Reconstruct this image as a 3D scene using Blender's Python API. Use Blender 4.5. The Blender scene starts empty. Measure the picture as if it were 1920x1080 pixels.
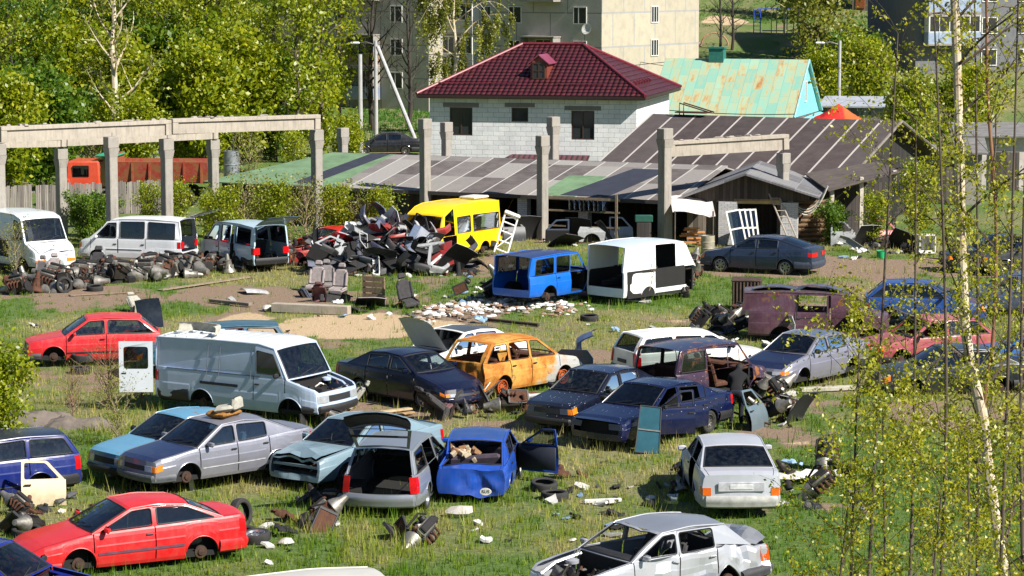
import bpy, math, random
import numpy as np
from mathutils import Vector, Matrix, noise
from mathutils.geometry import tessellate_polygon
R = math.radians
rnd = random.Random(7)
SC = bpy.context.scene
COL = SC.collection
# ---------------------------------------------------------------- camera
F = 5000.0
CH = 11.85
PITCH = math.atan(609.0 / F)
cd = bpy.data.cameras.new("camera")
cam = bpy.data.objects.new("camera", cd)
COL.objects.link(cam)
cam.location = (0, 0, CH)
cam.rotation_euler = (R(90) - PITCH, 0, 0)
cd.sensor_width = 36.0
cd.lens = F / 1920 * 36.0
cd.clip_start = 1.0
cd.clip_end = 4000.0
SC.camera = cam
_f = Vector((0, math.cos(PITCH), -math.sin(PITCH)))
_u = Vector((0, math.sin(PITCH), math.cos(PITCH)))


def ray(px, py):
    return _f + Vector((1, 0, 0)) * ((px - 960) / F) + _u * ((540 - py) / F)


def G(px, py, z=0.0):
    d = ray(px, py)
    t = (z - CH) / d.z
    return Vector((d.x * t, d.y * t, z))


def AT(px, py, Y):
    d = ray(px, py)
    t = Y / d.y
    return Vector((d.x * t, Y, CH + d.z * t))


def PX(p):
    v = Vector(p) - Vector((0, 0, CH))
    dz = v.dot(_f)
    return 960 + v.x / dz * F, 540 - v.dot(_u) / dz * F


# ---------------------------------------------------------------- world and sun
w = bpy.data.worlds.new("World")
SC.world = w
w.use_nodes = True
nt = w.node_tree
sky = nt.nodes.new("ShaderNodeTexSky")
sky.sky_type = 'NISHITA'
sky.sun_disc = False
sky.dust_density = .3
sky.ozone_density = 3.5
SUN_EL, SUN_AZ = R(41), R(55)
sdir = Vector((math.cos(SUN_EL) * math.sin(SUN_AZ), -math.cos(SUN_EL) * math.cos(SUN_AZ), math.sin(SUN_EL)))
sky.sun_elevation = SUN_EL
sky.sun_rotation = math.atan2(sdir.x, sdir.y)
bg = nt.nodes['Background']
nt.links.new(sky.outputs[0], bg.inputs[0])
bg.inputs[1].default_value = 0.05
sl = bpy.data.lights.new("sun", 'SUN')
sl.energy = 5.0
sl.angle = R(0.53)
sl.color = (1.0, 0.945, 0.86)
so = bpy.data.objects.new("sun", sl)
COL.objects.link(so)
so.rotation_euler = sdir.to_track_quat('Z', 'Y').to_euler()
SC.view_settings.view_transform = 'Standard'
SC.view_settings.look = 'None'
SC.view_settings.exposure = 0.86
SC.cycles.max_bounces = 6
SC.cycles.diffuse_bounces = 2
SC.cycles.glossy_bounces = 3
SC.cycles.transparent_max_bounces = 12
SC.cycles.caustics_reflective = False
SC.cycles.caustics_refractive = False
SC.cycles.use_denoising = True


# ---------------------------------------------------------------- materials
def srgb(r, g, b):
    f = lambda c: (c / 255 / 12.92) if c / 255 <= 0.04045 else ((c / 255 + 0.055) / 1.055) ** 2.4
    return (f(r), f(g), f(b), 1)


_mats = {}


class NT:
    def __init__(s, name):
        s.m = bpy.data.materials.new(name)
        s.m.use_nodes = True
        s.t = s.m.node_tree
        s.t.nodes.clear()
        s.out = s.t.nodes.new("ShaderNodeOutputMaterial")

    def n(s, typ, _p=None, **kw):
        nd = s.t.nodes.new(typ)
        for k, v in (_p or {}).items():
            setattr(nd, k, v)
        for k, v in kw.items():
            k = int(k[1:]) if k[0] == 'i' and k[1:].isdigit() else k.replace('_', ' ')
            if isinstance(v, bpy.types.NodeSocket):
                s.t.links.new(v, nd.inputs[k])
            else:
                nd.inputs[k].default_value = v
        return nd

    def coord(s, kind='Object', scale=None):
        c = s.t.nodes.new("ShaderNodeTexCoord").outputs[kind]
        if scale:
            mp = s.n("ShaderNodeMapping", i3=scale)
            s.t.links.new(c, mp.inputs[0])
            c = mp.outputs[0]
        return c

    def noise(s, co, scale, detail=4, rough=.6):
        return s.n("ShaderNodeTexNoise", Vector=co, Scale=scale, Detail=detail, Roughness=rough).outputs[0]

    def ramp(s, fac, a, b, ca=(0, 0, 0, 1), cb=(1, 1, 1, 1)):
        nd = s.n("ShaderNodeValToRGB", i0=fac)
        e = nd.color_ramp.elements
        e[0].position, e[1].position = a, b
        e[0].color, e[1].color = ca, cb
        return nd.outputs[0]

    def mix(s, fac, a, b, mode='MIX'):
        nd = s.n("ShaderNodeMix", {'data_type': 'RGBA', 'blend_type': mode})
        for i, v in ((0, fac), (6, a), (7, b)):
            if isinstance(v, bpy.types.NodeSocket):
                s.t.links.new(v, nd.inputs[i])
            else:
                nd.inputs[i].default_value = v
        return nd.outputs[2]

    def math(s, op, a, b=0.0, clamp=False):
        nd = s.n("ShaderNodeMath", {'operation': op, 'use_clamp': clamp}, i0=a, i1=b)
        return nd.outputs[0]

    def bump(s, h, strength=.3, dist=.02):
        return s.n("ShaderNodeBump", Height=h, Strength=strength, Distance=dist).outputs[0]

    def pr(s, **kw):
        p = s.n("ShaderNodeBsdfPrincipled", **kw)
        s.t.links.new(p.outputs[0], s.out.inputs[0])
        return p


def cached(f):
    def g(*a, **k):
        key = (f.__name__, a, tuple(sorted(k.items())))
        if key not in _mats:
            _mats[key] = f(*a, **k)
        return _mats[key]
    return g


@cached
def paint(col, dirt=.35, rough=.32, metal=0.0, chips=0.0, rust=0.0):
    M = NT("car_paint")
    co = M.coord()
    c = col
    n1 = M.noise(co, 2.2, 5)
    c = M.mix(M.math('MULTIPLY', M.ramp(n1, .35, .75), .22), c, tuple(x * .55 for x in col[:3]) + (1,))
    geo = M.n("ShaderNodeNewGeometry")
    up = M.n("ShaderNodeSeparateXYZ", i0=geo.outputs['Normal']).outputs[2]
    d = M.math('MULTIPLY', M.math('ADD', M.math('MULTIPLY', up, .45, True), M.ramp(M.noise(co, 5, 6, .7), .45, .8)), dirt, True)
    st = M.ramp(M.noise(M.coord('Object', (6, 6, .8)), 1.5, 5, .7), .5, .75)
    d = M.math('ADD', M.math('MULTIPLY', d, .55), M.math('MULTIPLY', st, dirt * .35), True)
    c = M.mix(d, c, (.30, .26, .2, 1))
    zz = M.n("ShaderNodeSeparateXYZ", i0=co).outputs[2]
    mud = M.math('MULTIPLY', M.math('SUBTRACT', .62, zz), M.math('MULTIPLY', M.ramp(M.noise(co, 4, 6, .7), .35, .7), 1.7), True)
    c = M.mix(M.math('MULTIPLY', mud, min(1.0, .25 + dirt)), c, (.13, .10, .07, 1))
    if rust > 0:
        r = M.ramp(M.noise(co, 3.0, 8, .7), .62 - rust * .3, .68 - rust * .3)
        c = M.mix(r, c, M.mix(M.noise(co, 14), (.16, .05, .015, 1), (.33, .13, .04, 1)))
    if chips > 0:
        v = M.n("ShaderNodeTexVoronoi", Vector=co, Scale=9.0).outputs[0]
        ch = M.math('LESS_THAN', v, .04 + chips * .07)
        c = M.mix(M.math('MULTIPLY', ch, .8), c, (.62, .64, .66, 1))
    ro = M.math('ADD', M.math('MULTIPLY', d, .8), rough, True)
    M.pr(Base_Color=c, Roughness=ro, Metallic=metal, Coat_Weight=.4, Coat_Roughness=.1)
    return M.m


@cached
def plain(col, rough=.7, metal=0.0, var=.35, scale=6.0, bump=0.0, name="plain_surface"):
    M = NT(name)
    co = M.coord()
    n = M.noise(co, scale, 6, .65)
    c = M.mix(M.ramp(n, .3, .72), tuple(x * (1 - var) for x in col[:3]) + (1,), tuple(min(1, x * (1 + var * .5)) for x in col[:3]) + (1,))
    kw = {}
    if bump:
        kw['Normal'] = M.bump(M.noise(co, scale * 4, 5), bump)
    M.pr(Base_Color=c, Roughness=rough, Metallic=metal, **kw)
    return M.m


@cached
def glass(tint=.35, blue=1.0, dusty=.12, name="car_glass"):
    M = NT(name)
    co = M.coord()
    tr = M.n("ShaderNodeBsdfTransparent", Color=(tint * .86, tint, tint * .97 * blue, 1))
    gl = M.n("ShaderNodeBsdfGlossy", Color=(.78, .88, 1, 1), Roughness=.03)
    fr = M.n("ShaderNodeFresnel", IOR=1.5).outputs[0]
    fr = M.math('ADD', M.math('MULTIPLY', fr, 1.0), .05, True)
    m1 = M.n("ShaderNodeMixShader", i0=fr)
    M.t.links.new(tr.outputs[0], m1.inputs[1])
    M.t.links.new(gl.outputs[0], m1.inputs[2])
    df = M.n("ShaderNodeBsdfDiffuse", Color=(.22, .23, .23, 1))
    m2 = M.n("ShaderNodeMixShader", i0=M.math('MULTIPLY', M.ramp(M.noise(co, 9, 6, .7), .42, .8), dusty * .3))
    M.t.links.new(m1.outputs[0], m2.inputs[1])
    M.t.links.new(df.outputs[0], m2.inputs[2])
    M.t.links.new(m2.outputs[0], M.out.inputs[0])
    return M.m


@cached
def burnt(a=(.42, .16, .025, 1), b=(.5, .36, .13, 1), c=(.28, .28, .27, 1)):
    M = NT("burnt_metal")
    co = M.coord()
    x = M.n("ShaderNodeSeparateXYZ", i0=co)
    n1 = M.noise(co, 1.7, 7, .65)
    n2 = M.noise(co, 5, 7, .7)
    k = M.mix(M.ramp(n1, .42, .6), a, b)
    grey = M.math('ADD', M.math('MULTIPLY', x.outputs[0], .55), M.math('MULTIPLY', M.math('SUBTRACT', n1, .5), 2.2))
    grey = M.math('SUBTRACT', grey, M.math('MULTIPLY', x.outputs[2], .45))
    k = M.mix(M.ramp(grey, .12, .42), k, c)
    k = M.mix(M.ramp(n2, .56, .72), k, (.07, .03, .015, 1))
    M.pr(Base_Color=k, Roughness=.8, Metallic=.1, Normal=M.bump(n2, .25))
    return M.m


BLACK = plain(srgb(38, 38, 40), .6, name="black_plastic")
DARK = plain(srgb(26, 25, 25), .85, name="dark_cavity")
RUBBER = plain(srgb(45, 44, 43), .85, name="tyre_rubber")
STEEL = plain(srgb(125, 122, 116), .45, .8, name="dull_steel")
ALLOY = plain(srgb(175, 177, 180), .3, .8, name="alloy_metal")
RUSTY = plain(srgb(88, 55, 38), .85, .15, .5, 9, .2, name="rusty_iron")
CHROME = plain(srgb(200, 203, 208), .18, .9, .15, name="bright_metal")
GREASE = plain(srgb(52, 46, 40), .55, .4, .6, 11, .3, name="greasy_metal")
ALUM = plain(srgb(150, 146, 138), .5, .7, .5, 9, .2, name="cast_aluminium")
AMBER = plain(srgb(240, 130, 25), .2, name="amber_lens")
REDLENS = plain(srgb(190, 18, 22), .2, name="red_lens")
LENS = plain(srgb(190, 195, 198), .12, .4, .25, name="clear_lens")
FABRIC_G = plain(srgb(122, 116, 115), .95, 0, .3, 12, name="grey_fabric")
FABRIC_D = plain(srgb(62, 60, 62), .95, 0, .4, 12, name="dark_fabric")
FABRIC_L = plain(srgb(165, 162, 150), .95, 0, .3, 12, name="pale_fabric")
WHITEP = plain(srgb(205, 203, 196), .6, 0, .25, name="white_plastic")
GLASS = glass()
GLASS_D = glass(.16, 1.05, .1)
GLASS_C = glass(.6, 1.0, .2)


# ---------------------------------------------------------------- mesh building
def rot(ax, a):
    return Matrix.Rotation(a, 4, ax)


def T(x, y=0, z=0):
    return Matrix.Translation((x, y, z))


class MB:
    def __init__(s):
        s.v, s.f, s.m = [], [], []
        s.M = None

    def add(s, vs, fs, mi=0):
        o = len(s.v)
        if s.M is not None:
            vs = [s.M @ Vector(p) for p in vs]
        s.v.extend([(p[0], p[1], p[2]) for p in vs])
        for q in fs:
            s.f.append([i + o for i in q])
            s.m.append(mi)

    def box(s, c, d, mi=0, M=None, taper=1.0, bev=0.0):
        x, y, z = d[0] / 2, d[1] / 2, d[2] / 2
        if bev:
            b = min(bev, x * .9, y * .9, z * .9)
            vs = []
            for sz in (-1, 1):
                t = taper if sz > 0 else 1
                for k, zz in ((b, z), (0, z - b)) if sz > 0 else ((0, z - b), (b, z)):
                    pass
            rings = [(-z, b, 1), (-z + b, 0, 1), (z - b, 0, taper), (z, b, taper)]
            for zz, k, t in rings:
                X, Y = (x - k) * t, (y - k) * t
                e = b * .7
                for px, py in ((X, Y - e), (X - e, Y), (-X + e, Y), (-X, Y - e), (-X, -Y + e), (-X + e, -Y), (X - e, -Y), (X, -Y + e)):
                    vs.append(Vector((px, py, zz)))
            fs = [list(range(7, -1, -1)), list(range(24, 32))]
            for r in range(3):
                for i in range(8):
                    j = (i + 1) % 8
                    fs.append([r * 8 + i, r * 8 + j, r * 8 + 8 + j, r * 8 + 8 + i])
        else:
            vs = [Vector((sx * x * (taper if sz > 0 else 1), sy * y * (taper if sz > 0 else 1), sz * z)) for sz in (-1, 1) for sy in (-1, 1) for sx in (-1, 1)]
            fs = [[0, 2, 3, 1], [4, 5, 7, 6], [0, 1, 5, 4], [2, 6, 7, 3], [0, 4, 6, 2], [1, 3, 7, 5]]
        if M is not None:
            vs = [M @ p for p in vs]
        c = Vector(c)
        s.add([p + c for p in vs], fs, mi)

    def tube(s, pts, rad, n=8, mi=0, cap=True):
        pts = [Vector(p) for p in pts]
        if not hasattr(rad, '__len__'):
            rad = [rad] * len(pts)
        vs, fs = [], []
        up = None
        for i, p in enumerate(pts):
            t = (pts[min(i + 1, len(pts) - 1)] - pts[max(i - 1, 0)])
            if t.length < 1e-9:
                t = Vector((0, 0, 1))
            t.normalize()
            if up is None:
                up = Vector((0, 0, 1)) if abs(t.z) < .9 else Vector((1, 0, 0))
            a = t.cross(up)
            if a.length < 1e-6:
                a = t.orthogonal()
            a.normalize()
            b = a.cross(t)
            up = b
            for k in range(n):
                an = 2 * math.pi * k / n
                vs.append(p + a * (math.cos(an) * rad[i]) + b * (math.sin(an) * rad[i]))
        for i in range(len(pts) - 1):
            for k in range(n):
                k2 = (k + 1) % n
                fs.append([i * n + k, i * n + k2, i * n + n + k2, i * n + n + k])
        if cap:
            fs.append(list(range(n - 1, -1, -1)))
            o = (len(pts) - 1) * n
            fs.append(list(range(o, o + n)))
        s.add(vs, fs, mi)

    def lathe(s, prof, n=20, mi=0, M=None, close=False):
        # prof: (r, h) about z
        vs, fs = [], []
        for r, h in prof:
            for k in range(n):
                a = 2 * math.pi * k / n
                vs.append(Vector((r * math.cos(a), r * math.sin(a), h)))
        m = len(prof)
        for i in range(m - 1 + (1 if close else 0)):
            i2 = (i + 1) % m
            for k in range(n):
                k2 = (k + 1) % n
                fs.append([i * n + k, i * n + k2, i2 * n + k2, i2 * n + k])
        if M is not None:
            vs = [M @ p for p in vs]
        s.add(vs, fs, mi)

    def grid(s, rows, mi=0, flip=False):
        n = len(rows[0])
        vs = [p for r in rows for p in r]
        fs = []
        for i in range(len(rows) - 1):
            for k in range(n - 1):
                q = [i * n + k, i * n + k + 1, i * n + n + k + 1, i * n + n + k]
                fs.append(q[::-1] if flip else q)
        s.add(vs, fs, mi)

    def poly(s, outer, holes, fn, mi=0, thick=0.0, off=None):
        """2D polygon with holes mapped by fn(x,z)->Vector; thick: inward copy by vector off"""
        loops = [[Vector((p[0], p[1], 0)) for p in outer]] + [[Vector((p[0], p[1], 0)) for p in h] for h in holes]
        flat = [p for l in loops for p in l]
        tris = tessellate_polygon(loops)
        vs = [fn(p[0], p[1]) for p in flat]
        fs = [list(t) for t in tris]
        if thick and off is not None:
            n = len(vs)
            vs2 = [p + off * thick for p in vs]
            fs += [[i + n for i in t][::-1] for t in tris]
            o = 0
            for l in loops:
                for i in range(len(l)):
                    j = (i + 1) % len(l)
                    fs.append([o + i, o + j, n + o + j, n + o + i])
                o += len(l)
            vs = vs + vs2
        s.add(vs, fs, mi)

    def build(s, name, mats, parent=None, smooth=35, fx=None, M=None):
        if not s.f:
            return None
        me = bpy.data.meshes.new(name)
        vs = s.v
        if fx is not None:
            vs = [fx(Vector(p)) for p in vs]
        if M is not None:
            vs = [M @ Vector(p) for p in vs]
        me.from_pydata(vs, [], s.f)
        if not isinstance(mats, (list, tuple)):
            mats = [mats]
        for m in mats:
            me.materials.append(m)
        if len(mats) > 1:
            me.polygons.foreach_set('material_index', s.m)
        me.update()
        if smooth:
            me.shade_smooth()
            me.set_sharp_from_angle(angle=R(smooth))
        o = bpy.data.objects.new(name, me)
        COL.objects.link(o)
        if parent is not None:
            o.parent = parent
        return o


def tag(o, label=None, cat=None, group=None, kind=None):
    if label:
        o['label'] = label
    if cat:
        o['category'] = cat
    if group:
        o['group'] = group
    if kind:
        o['kind'] = kind
    return o


def empty(name, label, cat, loc=(0, 0, 0), rz=0.0, group=None, kind=None):
    o = bpy.data.objects.new(name, None)
    COL.objects.link(o)
    o.empty_display_size = .2
    o.location = loc
    o.rotation_euler = (0, 0, rz)
    return tag(o, label, cat, group, kind)


def copy_tree(o, parent=None):
    c = o.copy()
    COL.objects.link(c)
    c.parent = parent
    for ch in o.children:
        copy_tree(ch, c)
    return c


def lerp(a, b, t):
    return a + (b - a) * t


def interp(pts, x):
    if x <= pts[0][0]:
        return pts[0][1]
    for (x0, y0), (x1, y1) in zip(pts, pts[1:]):
        if x <= x1:
            return lerp(y0, y1, (x - x0) / max(1e-9, x1 - x0))
    return pts[-1][1]


def roundpoly(pts, r, n=3):
    out = []
    m = len(pts)
    for i in range(m):
        p = Vector(pts[i]).to_2d()
        a = Vector(pts[i - 1]).to_2d() - p
        b = Vector(pts[(i + 1) % m]).to_2d() - p
        d = min(r, a.length * .45, b.length * .45)
        a.normalize()
        b.normalize()
        p0, p1 = p + a * d, p + b * d
        for k in range(n + 1):
            t = k / n
            out.append((p0 * (1 - t) ** 2 + p * 2 * t * (1 - t) + p1 * t * t))
    return out


def inset(pts, d):
    c = sum((Vector(p).to_2d() for p in pts), Vector((0, 0))) / len(pts)
    out = []
    for p in pts:
        p = Vector(p).to_2d()
        v = p - c
        k = Vector((math.copysign(min(d, abs(v.x)), v.x), math.copysign(min(d, abs(v.y)), v.y)))
        out.append(p - k)
    return out
# ---------------------------------------------------------------- vehicles
PROF = [(0, .93), (.10, .965), (.3, .992), (.48, 1.0), (.62, 1.0), (.66, .99), (.85, .972), (.95, .95), (1, .925)]
PROFV = [(0, .95), (.08, .98), (.3, 1.0), (.5, 1.0), (.55, .992), (.8, .99), (.93, .985), (1, .975)]


HUBM = plain(srgb(70, 50, 40), .8, .2, .55, 12, .2, name="rusty_hub")


def make_tyre(name, parent, M, r=.3, w=.19, rim=None, style='steel', tyre=True, hollow=False):
    t = MB()
    ri = r * .66
    prof = [(ri, -w * .38), (ri + .02, -w * .5), (r * .9, -w * .52), (r * .975, -w * .44), (r, -w * .3), (r, -w * .02), (r * .985, 0), (r, w * .02), (r, w * .3), (r * .975, w * .44),
            (r * .9, w * .52), (ri + .02, w * .5), (ri, w * .38)]
    if hollow:
        prof += [(ri + .01, w * .3), (r * .93, w * .2), (r * .93, -w * .2), (ri + .01, -w * .3)]
    t.lathe(prof, 26, close=hollow)
    o = None
    if tyre:
        o = t.build(name, RUBBER, parent, M=M)
    if rim is not None:
        m = MB()
        for sg in (1, -1):
            m.lathe([(ri + .012, sg * w * .44), (ri - .012, sg * w * .46), (ri - .03, sg * w * .2), (ri * .9, sg * w * .1)], 22)
        m.lathe([(ri * .9, -w * .1), (ri * .9, w * .1)], 22)
        z = w * .22
        if style == 'steel':
            m.lathe([(ri * .9, z * .2), (ri * .72, z * 1.3), (ri * .45, z * .7), (ri * .38, z * 1.2), (ri * .16, z * 1.2), (.0, z * 1.3)], 22)
            for k in range(10):
                a = k * math.pi / 5
                m.lathe([(0, z * 1.25), (.022, z * 1.25)], 6, 1, T(ri * .62 * math.cos(a), ri * .62 * math.sin(a), .006))
        else:
            ns = 7 if style == 'alloy' else 15
            m.lathe([(ri * .88, -z * .4), (0, -z * .4)], 18, 1)
            for k in range(ns):
                a = 2 * math.pi * k / ns
                m.box((0, 0, 0), (ri * .78, ri * (2.0 / ns), .022), 0, rot('Z', a) @ T(ri * .5, 0, z * .9))
            m.lathe([(ri * .2, z * .2), (ri * .2, z * 1.5), (0, z * 1.6)], 12)
        ro = m.build('rim', [rim, DARK], o if o is not None else parent, M=M)
        if o is None:
            o = ro
    return o


def seat_mb(m, c, w=.5, mi=0, back=True, yaw=0.0, s=1.0, tilt=18):
    M0 = T(*c) @ rot('Z', yaw)
    m2 = MB()
    m2.box((.0, 0, .14), (.5, w, .16), mi, bev=.05)
    if back:
        m2.box((0, 0, 0), (.13, w * .95, .58), mi, T(-.27, 0, .45) @ rot('Y', R(-tilt)), .85, .05)
        m2.box((0, 0, 0), (.09, .26, .17), mi, T(-.38, 0, .83) @ rot('Y', R(-tilt)), .9, .04)
    m.add([M0 @ (p_ * s) for p_ in map(Vector, m2.v)], m2.f, mi)


BASE = dict(W=1.68, x0=-2.05, x1=2.05, xf=1.23, xr=-1.23, r=.29, zs=.2, sh=None, xa=(.95, .25), xc=(-1.55, -.95), roof=None, tw=.76, doors=(), qwins=(),
            hatch=False, col=srgb(120, 20, 24), dirt=.35, chips=0, rust=0, metal=0, rough=.32, nbulge=.09, tbulge=.06, nrake=.06, trake=.03, crown=.03, bumper=BLACK,
            missing=(), open=(), noglass=(), hood='on', trunk='on', wheels='', rim=STEEL, rimstyle='steel', glass=None, dmg=(), rz=0, tilt=(0, 0), lift=0, lights=True, prof=PROF,
            strip=None, hoodcol=None, seats=FABRIC_D, arch=1.2, lamp=None, wsglass=None, mats=None, grille=True, xcut=None, cat='car', rearseat=True, trimmat=None, lampz=(.62, .93), indicator=True,
            tl=(.55, .9), tlw=(.66, 1.0), tlm=None, roofcol=None, inner=None, noseopen=False, mirror=True, bz=(.0, .36), noside='', capbody=0, bedark=False)


def car(name, label, group=None, **kw):
    S = dict(BASE)
    S.update(kw)
    g = lambda k: S[k]
    root = empty(name, label, S['cat'], group=group)
    W2 = S['W'] / 2
    x0, x1, xf, xr, r, zs = g('x0'), g('x1'), g('xf'), g('xr'), g('r'), g('zs')
    sh = lambda x: interp(S['sh'], x)
    rl = lambda x: interp(S['roof'], x)
    A0, A1 = S['xa']
    C0, C1 = S['xc']
    ra = r * S['arch']
    body_m = S['mats'] or paint(S['col'], S['dirt'], S['rough'], S['metal'], S['chips'], S['rust'])
    hood_m = S['hoodcol'] and paint(S['hoodcol'], S['dirt'], S['rough'], S['metal'], S['chips'], S['rust']) or body_m
    roof_m = S['roofcol'] and paint(S['roofcol'], S['dirt'], S['rough'], S['metal'], S['chips'], S['rust']) or body_m
    gm = S['glass'] or GLASS
    dmg = S['dmg']
    seed = Vector((rnd.random() * 50, rnd.random() * 50, 0))

    def fx(v):
        for (cx, cy, cz, rad, dx, dy, dz, na) in dmg:
            d = (v - Vector((cx, cy, cz))).length / rad
            if d < 1:
                k = (1 - d * d) ** 2
                v = v + Vector((dx, dy, dz)) * k
                if na:
                    v = v + noise.noise_vector(v * 3.5 + seed) * na * k + noise.noise_vector(v * 8 + seed) * na * .12 * k
        return v
    fxx = fx if dmg else None
    prof = S['prof']
    fw = lambda f: interp(prof, f)

    def wx(x):
        t = max(0, (x - (x1 - .6)) / .6)
        u = max(0, ((x0 + .55) - x) / .55)
        return W2 * (1 - .11 * t ** 2.2 - .075 * u ** 2.2)

    def shape(x, j, f):
        t = max(0, (x - (x1 - .7)) / .7) ** 2
        u = max(0, ((x0 + .6) - x) / .6) ** 2
        return x + t * (S['nbulge'] * (1 - j * j) - S['nrake'] * max(0, f - .35)) - u * (S['tbulge'] * (1 - j * j) - S['trake'] * max(0, f - .35))

    def zlow(x):
        return zs + (.05 if x > xf else 0) + (.07 if x < xr else 0)

    def zarch(x):
        z = zlow(x)
        for xw in (xf, xr):
            d = abs(x - xw)
            if d < ra:
                z = max(z, r + math.sqrt(ra * ra - d * d) * .98)
        return min(z, sh(x) - .06)

    def sp(x, f, sd, off=0.0):
        """point of the lower side surface"""
        zb, zl, zt = zarch(x), zlow(x), sh(x)
        z = max(zb, zl + (zt - zl) * f)
        ff = (z - zl) / max(.01, zt - zl)
        return Vector((shape(x, 1, ff), sd * (wx(x) * fw(ff) + off), z))

    yt = W2 * S['tw']

    def ys(x, z):
        a, b = sh(x), rl(x)
        t = (z - a) / max(.05, b - a)
        yb = wx(x) * fw(1) - .012
        return lerp(yb, yt, min(1.05, t)) + .018 * math.sin(math.pi * max(0, min(1, t)))

    doors = list(S['doors'])
    missing = set(S['missing'])
    opn = dict(S['open'])
    gap = .012
    xs = set(np.linspace(x0, x1, 34))
    for xw in (xf, xr):
        for k in range(13):
            xs.add(xw + ra * math.cos(math.pi * k / 12))
        xs.add(xw - ra - .012)
        xs.add(xw + ra + .012)
    for d in doors:
        for xx in (d[0], d[1]):
            xs.add(xx - gap)
            xs.add(xx + gap)
    for p in S['sh']:
        xs.add(p[0])
    xs = sorted(x for x in xs if x0 <= x <= x1)
    xs = [x for i, x in enumerate(xs) if i == 0 or x - xs[i - 1] > .004]
    ks = [p[0] for p in prof]
    body = MB()          # 0 paint 1 black
    dmesh = {}
    for sd, sn in ((1, 'L'), (-1, 'R')):
        for i in range(len(xs) - 1):
            xa_, xb_ = xs[i], xs[i + 1]
            xm = (xa_ + xb_) / 2
            if S['xcut'] and xm > S['xcut']:
                continue
            di, isgap = None, False
            for n_, d in enumerate(doors):
                if d[0] + gap * .9 < xm < d[1] - gap * .9:
                    di = n_
                for e in (d[0], d[1]):
                    if abs(xm - e) < gap:
                        isgap = True
            za, zb_ = zarch(xa_), zarch(xb_)
            for k in range(len(ks) - 1):
                ins = ks[k] >= .1 - 1e-6
                def P(x, kk, off=0):
                    zl, zt = zlow(x), sh(x)
                    zz = zarch(x)
                    z = zz + (zt - zz) * ks[kk]
                    f = (z - zl) / max(.01, zt - zl)
                    return Vector((shape(x, 1, f), sd * (wx(x) * fw(f) + off), z))
                q = [P(xa_, k), P(xb_, k), P(xb_, k + 1), P(xa_, k + 1)]
                if sd < 0:
                    q = q[::-1]
                if ins and isgap:
                    continue
                if ins and di is not None:
                    if (sn, di) in missing:
                        continue
                    dmesh.setdefault((sn, di), MB()).add(q, [[0, 1, 2, 3]])
                else:
                    if sn in S['noside'] and xm < A0 and xm > xr and ks[k] > .1:
                        continue
                    body.add(q, [[0, 1, 2, 3]])
        # wheel arch lips
        for xw in (xf, xr):
            if S['xcut'] and xw > S['xcut']:
                continue
            pts = []
            for k in range(15):
                a = math.pi * k / 14
                x = xw + (ra - .004) * math.cos(a)
                if x0 < x < x1:
                    pts.append(sp(x, 0, sd, .0))
            body.tube(pts, .013, 5)
    # caps
    js = [-1, -.93, -.88, -.6, -.3, 0, .3, .6, .88, .93, 1]
    fs_ = [0, .15, .36, .5, .62, .75, .88, 1]

    if dmg:
        js = sorted(set(js + [(a + b) / 2 for a, b in zip(js, js[1:])] + list(np.linspace(-.88, .88, 23))))
        fs_ = sorted(set(fs_ + list(np.linspace(0, 1, 17))))

    def capP(x, j, f, off=0.0):
        zl, zt = zlow(x), sh(x)
        z = zl + (zt - zl) * f + (S['crown'] * (1 - j * j) if f > .99 else 0)
        return Vector((shape(x, j, f) + (off if x > 0 else -off), j * wx(x) * fw(f), z))

    gate = MB()
    for x in (x1, x0):
        if x > 0 and S['xcut']:
            continue
        for i in range(len(fs_) - 1):
            for k in range(len(js) - 1):
                q = [capP(x, js[k], fs_[i]), capP(x, js[k + 1], fs_[i]), capP(x, js[k + 1], fs_[i + 1]), capP(x, js[k], fs_[i + 1])]
                if x < 0:
                    q = q[::-1]
                jm = abs(js[k] + js[k + 1]) / 2
                if x > 0 and S['noseopen'] and .2 < fs_[i] < .9 and jm < .9:
                    continue
                if x < 0 and S['hatch'] and jm < .93 and fs_[i] >= (.36 if not S['bedark'] else .15) - 1e-6:
                    if jm < .9:
                        gate.add(q, [[0, 1, 2, 3]])
                        if S['trunk'] != 'on':
                            gate.add([p + Vector((.05, 0, 0)) for p in q], [[3, 2, 1, 0]], 1)
                    elif S['trunk'] == 'on':
                        pass
                else:
                    body.add(q, [[0, 1, 2, 3]])
    # hood and deck
    hood, lid = MB(), MB()

    def top_strip(xa_, xb_, part, n):
        st = np.linspace(xa_, xb_, n)
        jj = [-1, -.9, -.885, -.6, -.3, 0, .3, .6, .885, .9, 1]

        def P(x, j):
            e = S['crown'] * (1 - j * j)
            return Vector((shape(x, j, 1), j * wx(x) * fw(1), sh(x) + e))
        for i in range(n - 1):
            for k in range(len(jj) - 1):
                q = [P(st[i], jj[k]), P(st[i + 1], jj[k]), P(st[i + 1], jj[k + 1]), P(st[i], jj[k + 1])][::-1]
                a = abs(jj[k] + jj[k + 1]) / 2
                if a < .885:
                    part.add(q, [[0, 1, 2, 3]])
                elif a > .9:
                    body.add(q, [[0, 1, 2, 3]])
    if not S['xcut']:
        top_strip(A0 + .02, x1, hood, 9)
    if C0 - x0 > .25:
        top_strip(x0, C0 - .02, lid, 6)
    elif C0 - x0 > .02:
        top_strip(x0, C0, gate if S['hatch'] else body, 2)
    # roof
    rs = np.linspace(C1, A1, 9)
    jr = [-1, -.94, -.8, -.5, 0, .5, .8, .94, 1]
    roof = MB()
    body_roof = roof if S['roofcol'] else body
    body_roof.grid([[Vector((x + .05 * (1 - j * j) * ((x - C1) / (A1 - C1) - .5) * 2, yt * j, rl(x) + .05 * (1 - abs(j) ** 2.6))) for j in jr] for x in rs], 0, True)
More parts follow.
